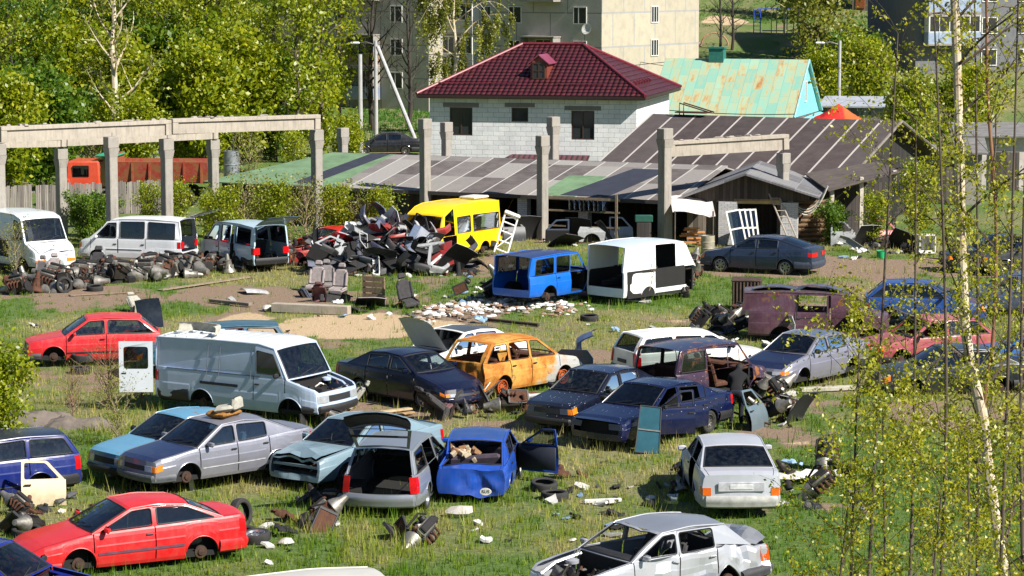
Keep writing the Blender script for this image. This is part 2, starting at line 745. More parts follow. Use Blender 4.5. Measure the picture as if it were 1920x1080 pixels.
    for sd in (1, -1):
        pts = [Vector((lerp(A0, A1, t), sd * lerp(wx(A0) * fw(1) - .02, yt, t), lerp(sh(A0), rl(A1), t))) for t in (0, .5, 1)]
        pts += [Vector((x, sd * yt, rl(x))) for x in rs[::-1][1:]]
        pts += [Vector((lerp(C1, C0, t), sd * lerp(yt, wx(C0) * fw(1) - .02, t), lerp(rl(C1), sh(C0), t))) for t in (.5, 1)]
        body.tube(pts, .017, 6)
    # screens
    jw = [-1, -.93, -.82, -.6, -.3, 0, .3, .6, .82, .93, 1]
    vw = [0, .05, .35, .65, .92, 1]
    wsg, rwg = MB(), MB()

    def scr(Xb, Xt, sgn):
        def P(j, v):
            bx = Xb + sgn * S['nbulge'] * .8 * (1 - j * j) if sgn > 0 else Xb - .04 * (1 - j * j)
            tx = Xt + sgn * .05 * (1 - j * j)
            yb = wx(Xb) * fw(1) - .02
            zb = sh(Xb) + S['crown'] * (1 - j * j) * .6
            zt = rl(Xt) + .05 * (1 - abs(j) ** 2.6)
            v2 = v
            return Vector((lerp(bx, tx, v2) + sgn * .02 * math.sin(math.pi * v), j * lerp(yb, yt, v), lerp(zb, zt, v)))
        return P
    for (P, sgn, gl) in ((scr(A0, A1, 1), 1, wsg), (scr(C0, C1, -1), -1, rwg)):
        for i in range(len(vw) - 1):
            for k in range(len(jw) - 1):
                q = [P(jw[k], vw[i]), P(jw[k + 1], vw[i]), P(jw[k + 1], vw[i + 1]), P(jw[k], vw[i + 1])]
                if sgn < 0:
                    q = q[::-1]
                brd = i in (0, len(vw) - 2) or k in (0, len(jw) - 2)
                if sgn < 0 and S['hatch'] and abs(jw[k] + jw[k + 1]) / 2 < .93:
                    (gate if (brd or k in (1, len(jw) - 3) or S.get('noRW')) else rwg).add(q, [[0, 1, 2, 3]])
                elif brd or (sgn < 0 and S.get('noRW')):
                    body.add(q, [[0, 1, 2, 3]])
                else:
                    gl.add(q, [[0, 1, 2, 3]])
    for (P, sgn) in ((scr(A0, A1, 1), 1), (scr(C0, C1, -1), -1)):
        if sgn < 0 and (S['hatch'] or S.get('noRW')):
            continue
        lp = [P(j, .05) for j in np.linspace(-.93, .93, 7)] + [P(.93, v) for v in (.35, .65, .92)] + [P(j, .92) for j in np.linspace(.93, -.93, 7)[1:]] + [P(-.93, v) for v in (.65, .35, .05)]
        body.tube([p + Vector((sgn * .006, 0, .004)) for p in lp], .014, 4, 1, False)
        if sgn > 0 and 'ws' not in S['noglass'] and 'all' not in S['noglass']:
            for ja, jb in ((.05, .62), (-.55, .1)):
                body.tube([P(ja, .03) + Vector((.012, 0, .012)), P((ja + jb) / 2, .13) + Vector((.016, 0, .016)), P(jb, .2) + Vector((.014, 0, .014))], .009, 4, 1)
    # side glasshouse
    def winpoly(wq, rr=.05):
        xb0, xb1, xt0, xt1 = wq[:4]
        v0, v1 = wq[4:6] if len(wq) > 5 else (.05, .87)
        def Z(x, v):
            return lerp(sh(x), rl(x), v)
        # the top x are at v1
        return roundpoly([(xb0, Z(xb0, v0)), (xb1, Z(xb1, v0)), (xt1, Z(xt1, v1)), (xt0, Z(xt0, v1))], rr)
    panes = []
    for sd, sn in ((1, 'L'), (-1, 'R')):
        outer = [(x, sh(x)) for x in np.linspace(C0, A0, 12)] + [(x, rl(x)) for x in np.linspace(A1, C1, 8)]
        holes = []
        fn = lambda x, z: Vector((x, sd * ys(x, z), z))
        for n_, d in enumerate(doors):
            wqs = d[2]
            if not wqs:
                continue
            xb0 = min(q[0] for q in wqs) - .045
            xb1 = max(q[1] for q in wqs) + .045
            xt0 = min(q[2] for q in wqs) - .045
            xt1 = max(q[3] for q in wqs) + .04
            zt = lambda x: lerp(sh(x), rl(x), .93)
            fr = roundpoly([(xb0, sh(xb0) + .002), (xb1, sh(xb1) + .002), (xt1, zt(xt1)), (xt0, zt(xt0))], .03)
            if (sn, n_) in missing or (sn, n_) in opn:
                holes.append([(p[0], max(p[1], sh(p[0]) + .015)) for p in inset(fr, .012)])
            else:
                for q in wqs:
                    holes.append(inset(winpoly(q), -.012))
            if (sn, n_) not in missing:
                fo = lambda x, z: Vector((x, sd * (ys(x, z) + .009), z))
                dmesh.setdefault((sn, n_), MB()).poly(fr, [winpoly(q) for q in wqs], fo, 0, .03, Vector((0, -sd, 0)))
                for q in wqs:
                    lp = winpoly(q)
                    dmesh[(sn, n_)].tube([fo(a_[0], a_[1]) + Vector((0, sd * .002, 0)) for a_ in lp + lp[:1]], .013, 4, 1, False)
                for k_, q in enumerate(wqs):
                    panes.append((sn, n_, k_, winpoly(q), sd))
        for k_, q in enumerate(S['qwins']):
            if len(q) > 6 and sn not in q[6]:
                continue
            holes.append(winpoly(q))
            lp = winpoly(q)
            body.tube([fn(a_[0], a_[1]) + Vector((0, sd * .003, 0)) for a_ in lp + lp[:1]], .014, 4, 1, False)
            panes.append((sn, 'q', k_, winpoly(q), sd))
        if sn not in S['noside']:
            body.poly(outer, holes, fn, 0)
    if S['noside']:
        for sn in S['noside']:
            sd = 1 if sn == 'L' else -1
            for x_ in (A0 - .5, (A0 + C0) / 2, C0 + .06):
                body.box((x_, sd * (W2 - .05), lerp(zs, rl(x_), .5)), (.09, .07, rl(x_) - zs - .03))
    # doors
    for (sn, n_), m in dmesh.items():
        d = doors[n_]
        sd = 1 if sn == 'L' else -1
        M = None
        if (sn, n_) in opn:
            h = Vector((d[1] - .02, sd * (W2 - .06), 0))
            sgn_ = -sd if not (len(d) > 3 and d[3] == 'rear') else sd
            if len(d) > 3 and d[3] == 'rear':
                h = Vector((d[0] + .02, sd * (W2 - .06), 0))
            M = T(*h) @ rot('Z', R(opn[(sn, n_)]) * sgn_) @ T(*(-h))
            # inner trim panel
            zt = sh((d[0] + d[1]) / 2)
            m.box(((d[0] + d[1]) / 2, sd * (W2 - .09), (zs + .12 + zt) / 2), (d[1] - d[0] - .08, .05, zt - zs - .16), 1, bev=.02)
        do = m.build('door', [body_m, S['inner'] or BLACK], root, 75 if dmg else 35, fx=fxx, M=M)
        # handle
        hb = MB()
        xh = d[0] + .12
        zh = sh(xh) - .13 * (1 if S['cat'] != 'van' else 1.6)
        hb.box((xh, sd * (W2 * .985 + .012), zh), (.15, .03, .035), bev=.012)
        hb.build('handle', S['trimmat'] or BLACK, do, fx=fxx, M=M)
        for (pn, pd, pk, pp, psd) in panes:
            if pn == sn and pd == n_ and 'all' not in S['noglass'] and (sn, n_) not in S['noglass']:
                gmsh = MB()
                gmsh.poly(pp, [], lambda x, z: Vector((x, psd * (ys(x, z) - .006), z)))
                gmsh.build('window', gm, do, fx=fxx, M=M)
        if n_ == 0 and S['mirror']:
            mm = MB()
            xq = d[2][0][1] if d[2] else d[1]
            mm.box((xq - .1, sd * (W2 + .07), sh(xq) + .08), (.09, .19, .13), bev=.035)
            mm.build('mirror', BLACK if S['bumper'] is BLACK else body_m, do, fx=fxx, M=M)
    for (pn, pd, pk, pp, psd) in panes:
        if pd == 'q' and 'all' not in S['noglass'] and ('q', pk) not in S['noglass']:
            gmsh = MB()
            gmsh.poly(pp, [], lambda x, z: Vector((x, psd * (ys(x, z) - .006), z)))
            gmsh.build('window', gm, root, fx=fxx)
    bo = body.build('body', [body_m, BLACK], root, 70 if dmg else 35, fx=fxx)
    if S['roofcol']:
        roof.build('roof', roof_m, root, fx=fxx)
    if 'ws' not in S['noglass'] and 'all' not in S['noglass']:
        wsg.build('windscreen', S['wsglass'] or gm, root, fx=fxx)
    # tailgate
    if S['hatch']:
        M = None
        if isinstance(S['trunk'], (int, float)):
            h = Vector((C1, 0, rl(C1) + .03))
            M = T(*h) @ rot('Y', R(S['trunk'])) @ T(*(-h))
            gate.box(((C0 + C1) / 2 + .0, 0, lerp(sh(C0), rl(C1), .02)), (.03, W2 * 1.5, .08), 1)
        if S['trunk'] != 'missing':
            if S['trunk'] == 'on':
                gate.box((x0 - S['tbulge'] - .005, 0, lerp(zs, sh(x0), .62)), (.02, .5, .1), 1)
            go = gate.build('tailgate', [body_m, body_m if S.get('noRW') else BLACK], root, fx=fxx, M=M)
            if 'rw' not in S['noglass'] and 'all' not in S['noglass'] and rwg.f:
                rwg.build('rear_window', gm, go, fx=fxx, M=M)
    elif 'rw' not in S['noglass'] and 'all' not in S['noglass']:
        rwg.build('rear_window', gm, root, fx=fxx)
    if lid.f and S['trunk'] != 'missing':
        M = None
        if isinstance(S['trunk'], (int, float)) and not S['hatch']:
            h = Vector((C0 - .02, 0, sh(C0)))
            M = T(*h) @ rot('Y', R(S['trunk'])) @ T(*(-h))
        lid.build('trunk_lid', body_m, root, fx=fxx, M=M)
    if not S['xcut']:
        M = None
        if isinstance(S['hood'], (int, float)):
            h = Vector((A0 + .02, 0, sh(A0)))
            M = T(*h) @ rot('Y', R(-S['hood'])) @ T(*(-h))
        if S['hood'] != 'missing':
            hood.build('hood', hood_m, root, 80 if dmg else 35, fx=fxx, M=M)
    # underbody
    ub = MB()
    ub.box(((x0 + (S['xcut'] or x1)) / 2, 0, zs + .05), ((S['xcut'] or x1) - x0 - .3, S['W'] - .24, .1))
    bayh = sh(x1 - .5) - .14 if S['hood'] == 'on' else zs + .22
    if A0 < x1 - .2 and not S['xcut']:
        ub.box(((A0 + x1) / 2 - .06, 0, (zs + bayh) / 2), (x1 - A0 - .16, S['W'] * .7, bayh - zs))  # dark block added to fill the closed engine bay and stop light
    ub.box((A0 - .05, 0, (zs + sh(A0)) / 2), (.06, S['W'] * .86, sh(A0) - zs - .06))
    if not S['hatch'] and C0 - x0 > .3:
        bh = sh(C0) - (.12 if S['trunk'] == 'on' else .4)
        ub.box(((C0 + x0) / 2 + .06, 0, (zs + bh) / 2), (C0 - x0 - .2, S['W'] * .7, bh - zs))
        ub.box((C0 + .05, 0, sh(C0) - .03), (.5, S['W'] * .8, .03))
    for xw in (xf, xr):
        if S['xcut'] and xw > S['xcut']:
            continue
        for sd in (1, -1):
            ar = [Vector((xw + (ra - .008) * math.cos(math.pi * k / 12), 0, r + (ra - .008) * math.sin(math.pi * k / 12))) for k in range(13)]
            y0_, y1_ = sd * wx(xw) * .97, sd * (wx(xw) * .97 - .27)
            ub.grid([[p + Vector((0, y, 0)) for p in ar] for y in (y0_, y1_)])
            ub.add([p + Vector((0, y1_, 0)) for p in ar], [list(range(13))])
    ub.build('underbody', DARK, root, fx=fxx)
    # engine bay contents when open
    if S['hood'] != 'on' or S['xcut']:
        eb = MB()
        rr = random.Random(int(W2 * 1e5 + x1 * 1e4))
        xm = (A0 + x1) / 2
        n_ = 26
        for k in range(n_):
            c = Vector((rr.uniform(A0 + .1, x1 - .12), rr.uniform(-W2 * .72, W2 * .72), zs + rr.uniform(.2, max(.3, sh(xm) - zs - .12))))
            d = (rr.uniform(.06, .3), rr.uniform(.06, .3), rr.uniform(.05, .22))
            M = rot('Z', rr.uniform(0, 3)) @ rot('X', rr.uniform(-.5, .5))
            mi = rr.choice((0, 0, 1, 2, 3))
            if rr.random() < .6:
                eb.box(c, d, mi, M, rr.uniform(.6, 1), .015)
            else:
                p2 = c + Vector((rr.uniform(-.4, .4), rr.uniform(-.4, .4), rr.uniform(-.1, .1)))
                eb.tube([c, (c + p2) / 2 + Vector((0, 0, .08)), p2], rr.uniform(.012, .04), 6, mi)
        if not S['xcut'] or S.get('bayframe'):
            for sd in (1, -1):
                eb.tube([(A0, sd * W2 * .8, sh(A0) - .08), (xm, sd * W2 * .84, sh(xm) - .1), (x1 - .08, sd * W2 * .8, sh(x1) - .18)], .03, 6, 4)
                eb.lathe([(.13, 0), (.13, .06), (.05, .09), (0, .09)], 14, 4, T(xf - .05, sd * W2 * .68, sh(xf) - .16))
            eb.box((x1 - .1, 0, sh(x1) - .16), (.06, S['W'] * .8, .06), 4)
            eb.box((x1 - .12, 0, zs + .12), (.08, S['W'] * .8, .1), 4)
        eb.build('engine', [GREASE, DARK, ALUM, RUSTY, body_m], root, fx=fxx)
    # interior
    it = MB()
    xs_ = (A0 + A1) / 2 - .55
    if S['seats'] is not None:
        for sd in (1, -1):
            seat_mb(it, (xs_ - .2, sd * W2 * .45, zs + .16), .48)
        if S['rearseat']:
            xrs = max(xs_ - 1.1, C0 + .45)
            it.box((xrs, 0, zs + .3), (.5, S['W'] * .74, .18), bev=.05)
            it.box((0, 0, 0), (.15, S['W'] * .74, .6), 0, T(xrs - .3, 0, zs + .6) @ rot('Y', R(-18)), 1, .05)
        it.build('seats', S['seats'], root, fx=fxx)
    da = MB()
    da.box((A0 - .22, 0, sh(A0) - .07), (.4, S['W'] * .84, .16), bev=.05)
    da.lathe([(.185, -.012), (.2, 0), (.185, .012), (.17, 0)], 18, 0, T(A0 - .55, W2 * .45, sh(A0) - .02) @ rot('Y', R(-65)), True)
    da.tube([(A0 - .55, W2 * .45, sh(A0) - .02), (A0 - .25, W2 * .45, sh(A0) - .12)], .025, 6)
    da.build('dashboard', S['inner'] or BLACK, root, fx=fxx)
    # bumpers
    def bumper(x, nm):
        b = MB()
        z0, z1 = lerp(zlow(x), sh(x), S['bz'][0]) - .02, lerp(zlow(x), sh(x), S['bz'][1])
        sg = 1 if x > 0 else -1
        path = []
        for j in (-1, -.9, -.6, -.3, 0, .3, .6, .9, 1):
            if abs(j) == 1:
                path.append((x - sg * (abs(x - (xf if x > 0 else xr)) - ra - .02), j * (wx(x - sg * .4) + .012), 0))
                path.append((x - sg * .12, j * (wx(x) + .02), 0))
                if j > 0:
                    path[-1], path[-2] = path[-2], path[-1]
            else:
                path.append((shape(x, j, .3) + sg * .05 * (1 - .5 * j * j), j * wx(x), 0))
        path = [path[0]] + path[1:]
        rows = []
        for (px, py, _) in path:
            c = Vector((px, py, 0))
            n = Vector((sg * .9, .35 * (py / W2), 0)) if abs(py) < W2 * .95 else Vector((sg * .1, math.copysign(.9, py), 0))
            n.normalize()
            h = z1 - z0
            rows.append([c + Vector((0, 0, z0)) - n * .06, c + Vector((0, 0, z0 + h * .15)), c + n * .018 + Vector((0, 0, z0 + h * .45)), c + n * .03 + Vector((0, 0, z0 + h * .55)),
                         c + n * .03 + Vector((0, 0, z0 + h * .8)), c + n * .005 + Vector((0, 0, z1)), c - n * .07 + Vector((0, 0, z1 + .004))])
        b.grid(rows, 0, sg < 0)
        b.build(nm, S['bumper'] if S['bumper'] is not None else body_m, root, fx=fxx)
    if 'fb' not in missing and not S['xcut']:
        bumper(x1, 'front_bumper')
    if 'rb' not in missing:
        bumper(x0, 'rear_bumper')
    # lamps and grille
    def patch(x, j0, j1, f0, f1, off):
        m = MB()
        js_ = np.linspace(j0, j1, 5)
        m.grid([[capP(x, j, f, off) for j in js_] for f in (f0, f1)], 0, x < 0)
        m.grid([[capP(x, j, f1, e) for j in js_] for e in (off, -.02)], 0, x < 0)
        m.grid([[capP(x, j, f0, e) for j in js_] for e in (-.02, off)], 0, x < 0)
        for j in (j0, j1):
            m.grid([[capP(x, j, f, e) for f in (f0, f1)] for e in (-.02, off)])
        return m

    def spatch(xa_, xb_, f0, f1, sd, off=.008, nx=4):
        m = MB()
        m.grid([[sp(x, f, sd, off) for x in np.linspace(xa_, xb_, nx)] for f in np.linspace(f0, f1, 3)], 0, sd < 0)
        return m
    l0, l1 = S['lampz']
    if S['lights'] and not S['xcut']:
        for sd in (1, -1):
            if ('hl', sd) not in missing:
                h = patch(x1, *sorted((sd * .55, sd * (.84 if S['indicator'] else .97))), l0, l1, .014)
                h.build('headlight', S['lamp'] or LENS, root, fx=fxx)
                if S['indicator']:
                    h = patch(x1, *sorted((sd * .85, sd * .985)), l0, l1, .012)
                    h.add(*(lambda q: (q.v, q.f))(spatch(x1 - .16, x1 - .005, l0, l1, sd)))
                    h.build('indicator', AMBER, root, fx=fxx)
        if S['grille']:
            m = patch(x1, -.52, .52, l0 + .02, l1 - .02, .008)
            m.build('grille', BLACK, root, fx=fxx)
    if S['lights'] and 'tl' not in missing:
        t0, t1 = S['tl']
        for sd in (1, -1):
            if ('tl', sd) in missing:
                continue
            h = patch(x0, *sorted((sd * S['tlw'][0], sd * S['tlw'][1])), t0, t1, .014)
            h.add(*(lambda q: (q.v, q.f))(spatch(x0 + .005, x0 + .14, t0, t1, sd)))
            h.build('tail_light', S['tlm'] or REDLENS, root, fx=fxx)
    if S['strip']:
        f0, f1, sm = S['strip']
        for sd, sn in ((1, 'L'), (-1, 'R')):
            if not any((sn, n_) in missing or (sn, n_) in opn for n_ in range(len(doors))):
                h = spatch(xr + ra + .03, xf - ra - .03, f0, f1, sd, .012, 14)
                h.build('side_trim', sm, root, fx=fxx)
    # wheels: string per wheel FL FR RL RR: o wheel, h bare hub, - nothing
    ws = (S['wheels'] + 'oooo')[:4]
    for k, (xw, sd) in enumerate(((xf, 1), (xf, -1), (xr, 1), (xr, -1))):
        if S['xcut'] and xw > S['xcut']:
            continue
        M = T(xw, sd * (wx(xw) - .125), r) @ rot('X', R(-90 * sd))
        if ws[k] == 'o':
            make_tyre('wheel', root, M, r, .19, S['rim'], S['rimstyle'])
        elif ws[k] == 'r':
            make_tyre('wheel', root, M, r, .17, S['rim'], S['rimstyle'], tyre=False)
        elif ws[k] == 'h':
            h = MB()
            h.lathe([(.05, -.12), (.12, -.05), (.13, -.02), (.13, .02), (.07, .025), (.065, .05), (.02, .055), (0, .055)], 18)
            h.box((0, .1, -.05), (.12, .1, .12), bev=.03)
            h.tube([(0, 0, -.1), (.05, .25, -.25)], .03, 6)
            h.build('brake_disc', HUBM, root, M=M)
    root['_S'] = 0
    del root['_S']
    global LAST
    LAST = S
    return root


def fit(root, bbox, heading, S=None, bottom=None, tilt=(0, 0), lift=0.0, quiet=False):
    """Put the thing on the ground where its roof and sides stand in the photograph."""
    S = S or LAST
    xl, yt_, xr_ = bbox[:3]
    h = R(heading)
    c, s = math.cos(h), math.sin(h)
    lo = [Vector((x, y * S['W'], .5)) for x, k in ((S['x0'] - .04, .43), (S['x1'] + .02, .4)) for y in (-k, k)] + [Vector((x, y * S['W'], .6)) for x in (S['x0'] + .5, S['x1'] - .5) for y in (-.5, .5)]
    A1, C1 = S['xa'][1], S['xc'][1]
    zt = max(p[1] for p in S['roof']) + .04
    up = [Vector((x, y, zt)) for x in (A1, C1) for y in (-S['W'] * .3, S['W'] * .3)]
    gd = [Vector((x, y, 0)) for x in (S['xf'], S['xr']) for y in (-S['W'] / 2, S['W'] / 2)]
    W = lambda p, P: Vector((P[0] + p.x * c - p.y * s, P[1] + p.x * s + p.y * c, p.z + lift))
    P = Vector(G((xl + xr_) / 2, yt_ + 90))
    for _ in range(40):
        a = [PX(W(p, P)) for p in lo]
        b = [PX(W(p, P)) for p in up]
        gg = [PX(W(p, P)) for p in gd]
        cx = (min(p[0] for p in a) + max(p[0] for p in a)) / 2
        sc = F / P.y
        if bottom is not None:
            ey = bottom - max(p[1] for p in gg)
        else:
            ey = yt_ - min(p[1] for p in b)
        ex = (xl + xr_) / 2 - cx
        P.x += ex / sc
        hz = (CH - (0 if bottom is not None else zt))
        P.y -= ey * P.y * P.y / (F * hz) * .9
    root.location = (P.x, P.y, lift)
    root.rotation_euler = (R(tilt[0]), R(tilt[1]), h)
    if not quiet:
        print("FIT %-34s pos %6.2f %7.2f want x %4d-%4d got %4d-%4d roof %d(%d) ground %d" % (root.get('label', root.name)[:34], P.x, P.y, xl, xr_, min(p[0] for p in a), max(p[0] for p in a), min(p[1] for p in b), yt_, max(p[1] for p in gg)))
    return root
# ---------------------------------------------------------------- the vehicles of the yard
def side(xa, xc, B, q=False, ddoor=True):
    A0, A1 = xa
    C0, C1 = xc
    A = lambda v: lerp(A0, A1, v)
    Cx = lambda v: lerp(C0, C1, v)
    d = [(B[0], A0 - .02, [(B[0] + .05, A(.05) - .12, B[0] + .05, A(.87) - .1)])]
    for a, b in zip(B, B[1:]):
        d.append((b, a, [(max(b + .05, Cx(.05) + .1), a - .05, max(b + .05, Cx(.87) + .1), a - .05)]))
    qw = [(Cx(.05) + .13, B[-1] - .06, Cx(.87) + .11, B[-1] - .06)] if q else []
    return dict(xa=xa, xc=xc, doors=d, qwins=qw)


def sedan(**k):
    d = dict(x0=-2.28, x1=2.1, xf=1.25, xr=-1.25, sh=[(-2.28, .93), (-2.15, .96), (-1.7, .97), (-.6, .93), (.98, .9), (1.95, .75), (2.1, .69)], roof=[(-1.0, 1.33), (-.4, 1.385), (.2, 1.345)])
    d.update(side((.95, .2), (-1.78, -1.0), [-.12, -1.02]))
    d.update(k)
    return d


def estate(**k):
    d = dict(x0=-2.3, x1=2.1, xf=1.28, xr=-1.28, hatch=True, sh=[(-2.3, .95), (-.6, .95), (1.0, .93), (1.95, .76), (2.1, .68)], roof=[(-2.02, 1.37), (-1.0, 1.42), (.2, 1.37)], tl=(.45, .98), tlw=(.8, 1.0))
    d.update(side((1.0, .2), (-2.28, -2.0), [-.12, -1.05], True))
    d.update(k)
    return d


def hatch(**k):
    d = dict(x0=-1.95, x1=1.95, xf=1.2, xr=-1.2, hatch=True, W=1.66, sh=[(-1.95, .92), (-.6, .93), (.9, .9), (1.8, .75), (1.95, .7)], roof=[(-1.3, 1.36), (-.4, 1.4), (.15, 1.37)], tl=(.4, .7))
    d.update(side((.85, .15), (-1.9, -1.35), [-.35], True))
    d.update(k)
    return d


RED = srgb(205, 16, 30)
# red three-door hatchback on the left
c = car("hatchback_car", "red three-door hatchback on bare front hubs behind the white panel van", **hatch(col=srgb(200, 18, 32), dirt=.3, rough=.45, wheels='ho', bumper=plain(srgb(95, 95, 98), .7), strip=(.27, .33, BLACK), wsglass=glass(.3, 1.1, .3), glass=glass(.55, 1.05, .6), lampz=(.6, .95), lamp=plain(srgb(60, 62, 66), .2), lights=True, indicator=False))
fit(c, (47, 583, 305), 192)
# teal car behind it, only its roof shows
c = car("estate_car", "teal green estate car, only its roof showing behind the white panel van", **estate(col=srgb(20, 82, 105), dirt=.35, noglass=('all',), seats=plain(srgb(95, 35, 45), .9), inner=plain(srgb(90, 38, 45), .9)))
fit(c, (272, 597, 520), 192)
# white panel van, bonnet gone
vd = dict(x0=-2.95, x1=2.35, xf=1.55, xr=-1.35, W=2.02, r=.33, zs=.3, cat='van', prof=PROFV, tw=.9, sh=[(-2.95, 1.2), (1.35, 1.2), (1.36, 1.18), (2.3, .94), (2.35, .88)], roof=[(-2.9, 1.98), (-1, 2.04), (.6, 2.04), (1.0, 1.95)],
          xa=(1.45, 1.0), xc=(-2.95, -2.9), doors=[(.38, 1.4, [(.46, 1.28, .46, 1.0, .1, .8)])], hatch=True, trunk='missing', nbulge=.12, tbulge=.01, rearseat=False)
c = car("panel_van", "long white panel van with bare engine bay and its rear door swung open", **dict(vd, col=srgb(176, 192, 216), dirt=.22, chips=.15, roofcol=srgb(222, 224, 224), hood='missing', noglass=('rw',), wheels='h-hh', bumper=BLACK, glass=glass(.2, 1.15, .15), wsglass=glass(.45, 1.15, .25), grille=True, indicator=False, lampz=(.5, .85), seats=FABRIC_D))  # blue-grey body colour carries the sky tint of the shaded sides; roof white
LTV = c
fit(c, (277, 612, 683), 328)
# its open back door, ribs and seams
m = MB()
h = Vector((-2.98, -.98, 0))
Md = T(*h) @ rot('Z', R(122)) @ T(*(-h))
m.poly([(-.98, .5), (-.08, .5), (-.08, 1.86), (-.98, 1.86)], [roundpoly([(-.86, 1.12), (-.2, 1.12), (-.2, 1.72), (-.86, 1.72)], .08)], lambda a, b: Vector((-2.99, a, b)), 0, .05, Vector((-1, 0, 0)))
pv = paint(srgb(205, 212, 220), .25)
do = m.build("rear_door", pv, c, M=Md)
m = MB()
m.poly(roundpoly([(-.86, 1.12), (-.2, 1.12), (-.2, 1.72), (-.86, 1.72)], .08), [], lambda a, b: Vector((-3.01, a, b)))
m.build("window", GLASS_D, do, M=Md)
m = MB()
m.box((-3.03, -.2, 1.0), (.04, .14, .04), bev=.01)
m.build("handle", BLACK, do, M=Md)
m = MB()
for sd in (1, -1):
    m.box((-.75, sd * 1.012, .9), (1.25, .02, .07))
m.build("side_trim", plain(srgb(30, 30, 48), .5), c)
m = MB()
for sd in (1, -1):
    for x in (-2.8, -1.15, -.75, .3):
        m.box((x, sd * (.968), 1.5), (.012, .02, .85), 0, rot('X', R(sd * 7)))
    m.box((-.95, sd * .99, 1.2), (3.1, .02, .02))
m.build("panel_seam", plain(srgb(92, 98, 108), .6), c)
m = MB()
for x in np.linspace(-2.7, .6, 10):
    m.tube([(x, y, 2.08 - .05 * abs(y / .88) ** 2.6) for y in (-.8, -.4, 0, .4, .8)], .016, 6)
m.build("roof_rib", pv, c)
# dark blue sedan
c = car("sedan_car", "dark navy saloon with clear windscreen nosed up to the burnt orange hatchback", **sedan(col=srgb(10, 17, 44), dirt=.04, rough=.22, bumper=None, rimstyle='alloy', rim=ALLOY, wsglass=glass(.62, 1.08, .2), glass=glass(.5, 1.0, .2), nbulge=.2, nrake=.12, lampz=(.5, .72), seats=FABRIC_L, tw=.74,
          sh=[(-2.28, .94), (-1.7, .97), (-.6, .95), (.98, .93), (1.8, .74), (2.1, .6)]))
fit(c, (634, 645, 905), 315)
# white sedan, bonnet up
c = car("sedan_car", "white hatchback with its black-lined bonnet standing upright and open", **sedan(col=srgb(222, 222, 220), dirt=.2, hood=62, roofcol=srgb(60, 66, 70), missing=(), noglass=('ws',), glass=GLASS_D, seats=FABRIC_D))
fit(c, (735, 604, 980), 225)
# burnt hatchback
hb = dict(x0=-2.0, x1=2.05, xf=1.27, xr=-1.27, W=1.72, r=.3, hatch=True, sh=[(-2.0, .98), (-.6, .98), (1.1, .94), (1.9, .8), (2.05, .72)], roof=[(-1.55, 1.5), (-.4, 1.56), (.25, 1.5)], tl=(.4, .9), nbulge=.2, tbulge=.14)
hb.update(side((1.1, .25), (-1.97, -1.55), [-.1, -.95], True))
c = car("hatchback_car", "burnt-out hatchback rusted orange with every window gone", **dict(hb, mats=burnt((.42, .135, .012, 1), (.52, .29, .06, 1), (.36, .36, .35, 1)), noglass=('all',), bumper=plain(srgb(60, 45, 34), .9), lights=False, grille=False, hood='missing', seats=plain(srgb(70, 38, 22), .9), inner=RUSTY, missing=('fb', 'tl', 'rb'), wheels='rrrr', rim=plain(srgb(170, 78, 22), .8, 0, .4), mirror=False,
          dmg=((-1.9, -.6, .6, .8, .12, .1, 0, .12),)))
fit(c, (833, 619, 1082), 48)
# white estate behind the purple off-roader
c = car("estate_car", "white estate car standing behind the stripped purple off-roader", **estate(col=srgb(226, 226, 222), dirt=.15, noglass=('rw',), glass=GLASS_D))
fit(c, (1172, 610, 1418), 25)
# purple SUV, front stripped
suv = dict(x0=-2.05, x1=2.0, xf=1.2, xr=-1.25, W=1.76, r=.34, zs=.34, hatch=True, sh=[(-2.05, 1.12), (1.0, 1.1), (1.9, 1.04), (2.0, .96)], roof=[(-1.85, 1.72), (-.5, 1.76), (.45, 1.72)], tw=.84, arch=1.22, tl=(.35, .6))
suv.update(side((.98, .45), (-2.03, -1.85), [-.0, -.85], True))
c = car("off_road_car", "dark purple off-roader stripped of its near doors and front end", **dict(suv, col=srgb(50, 28, 52), dirt=.12, roofcol=srgb(28, 36, 72), missing=(('R', 0), ('R', 1), 'fb'), trunk='missing', noglass=('ws', 'rw'), hood='missing', lights=False, grille=False, seats=RUSTY, inner=RUSTY, wheels='hhhh', chips=.6, rust=.22,
          dmg=((1.9, -.4, .9, 1.1, -.25, .12, -.18, .2),)))
fit(c, (1190, 629, 1445), 45)
# silver saloon
c = car("sedan_car", "silver grey saloon with dark blue bonnet beside the overturned van", **sedan(col=srgb(150, 150, 165), dirt=.15, metal=.5, hoodcol=srgb(25, 42, 84), bumper=BLACK, nbulge=.2, nrake=.14, wsglass=glass(.5, 1.0, .15), tw=.73, lampz=(.6, .86), roofcol=srgb(120, 132, 160), missing=('fb',), lights=True, wheels='-o-o',
          sh=[(-2.28, .98), (-1.7, 1.0), (-.6, .95), (.98, .93), (1.8, .76), (2.1, .62)], trimmat=ALLOY))
fit(c, (1398, 612, 1624), 230)
# dark sedan with broken screen
c = car("sedan_car", "black saloon with crazed white-flecked windscreen behind the dark blue one", **sedan(col=srgb(13, 18, 36), dirt=.04, chips=.9, rough=.2, roofcol=srgb(30, 44, 74), wsglass=glass(.22, 1.0, .35), missing=(), bumper=BLACK, lamp=plain(srgb(70, 76, 90), .2), noglass=(('R', 0),)))
fit(c, (985, 677, 1250), 234)
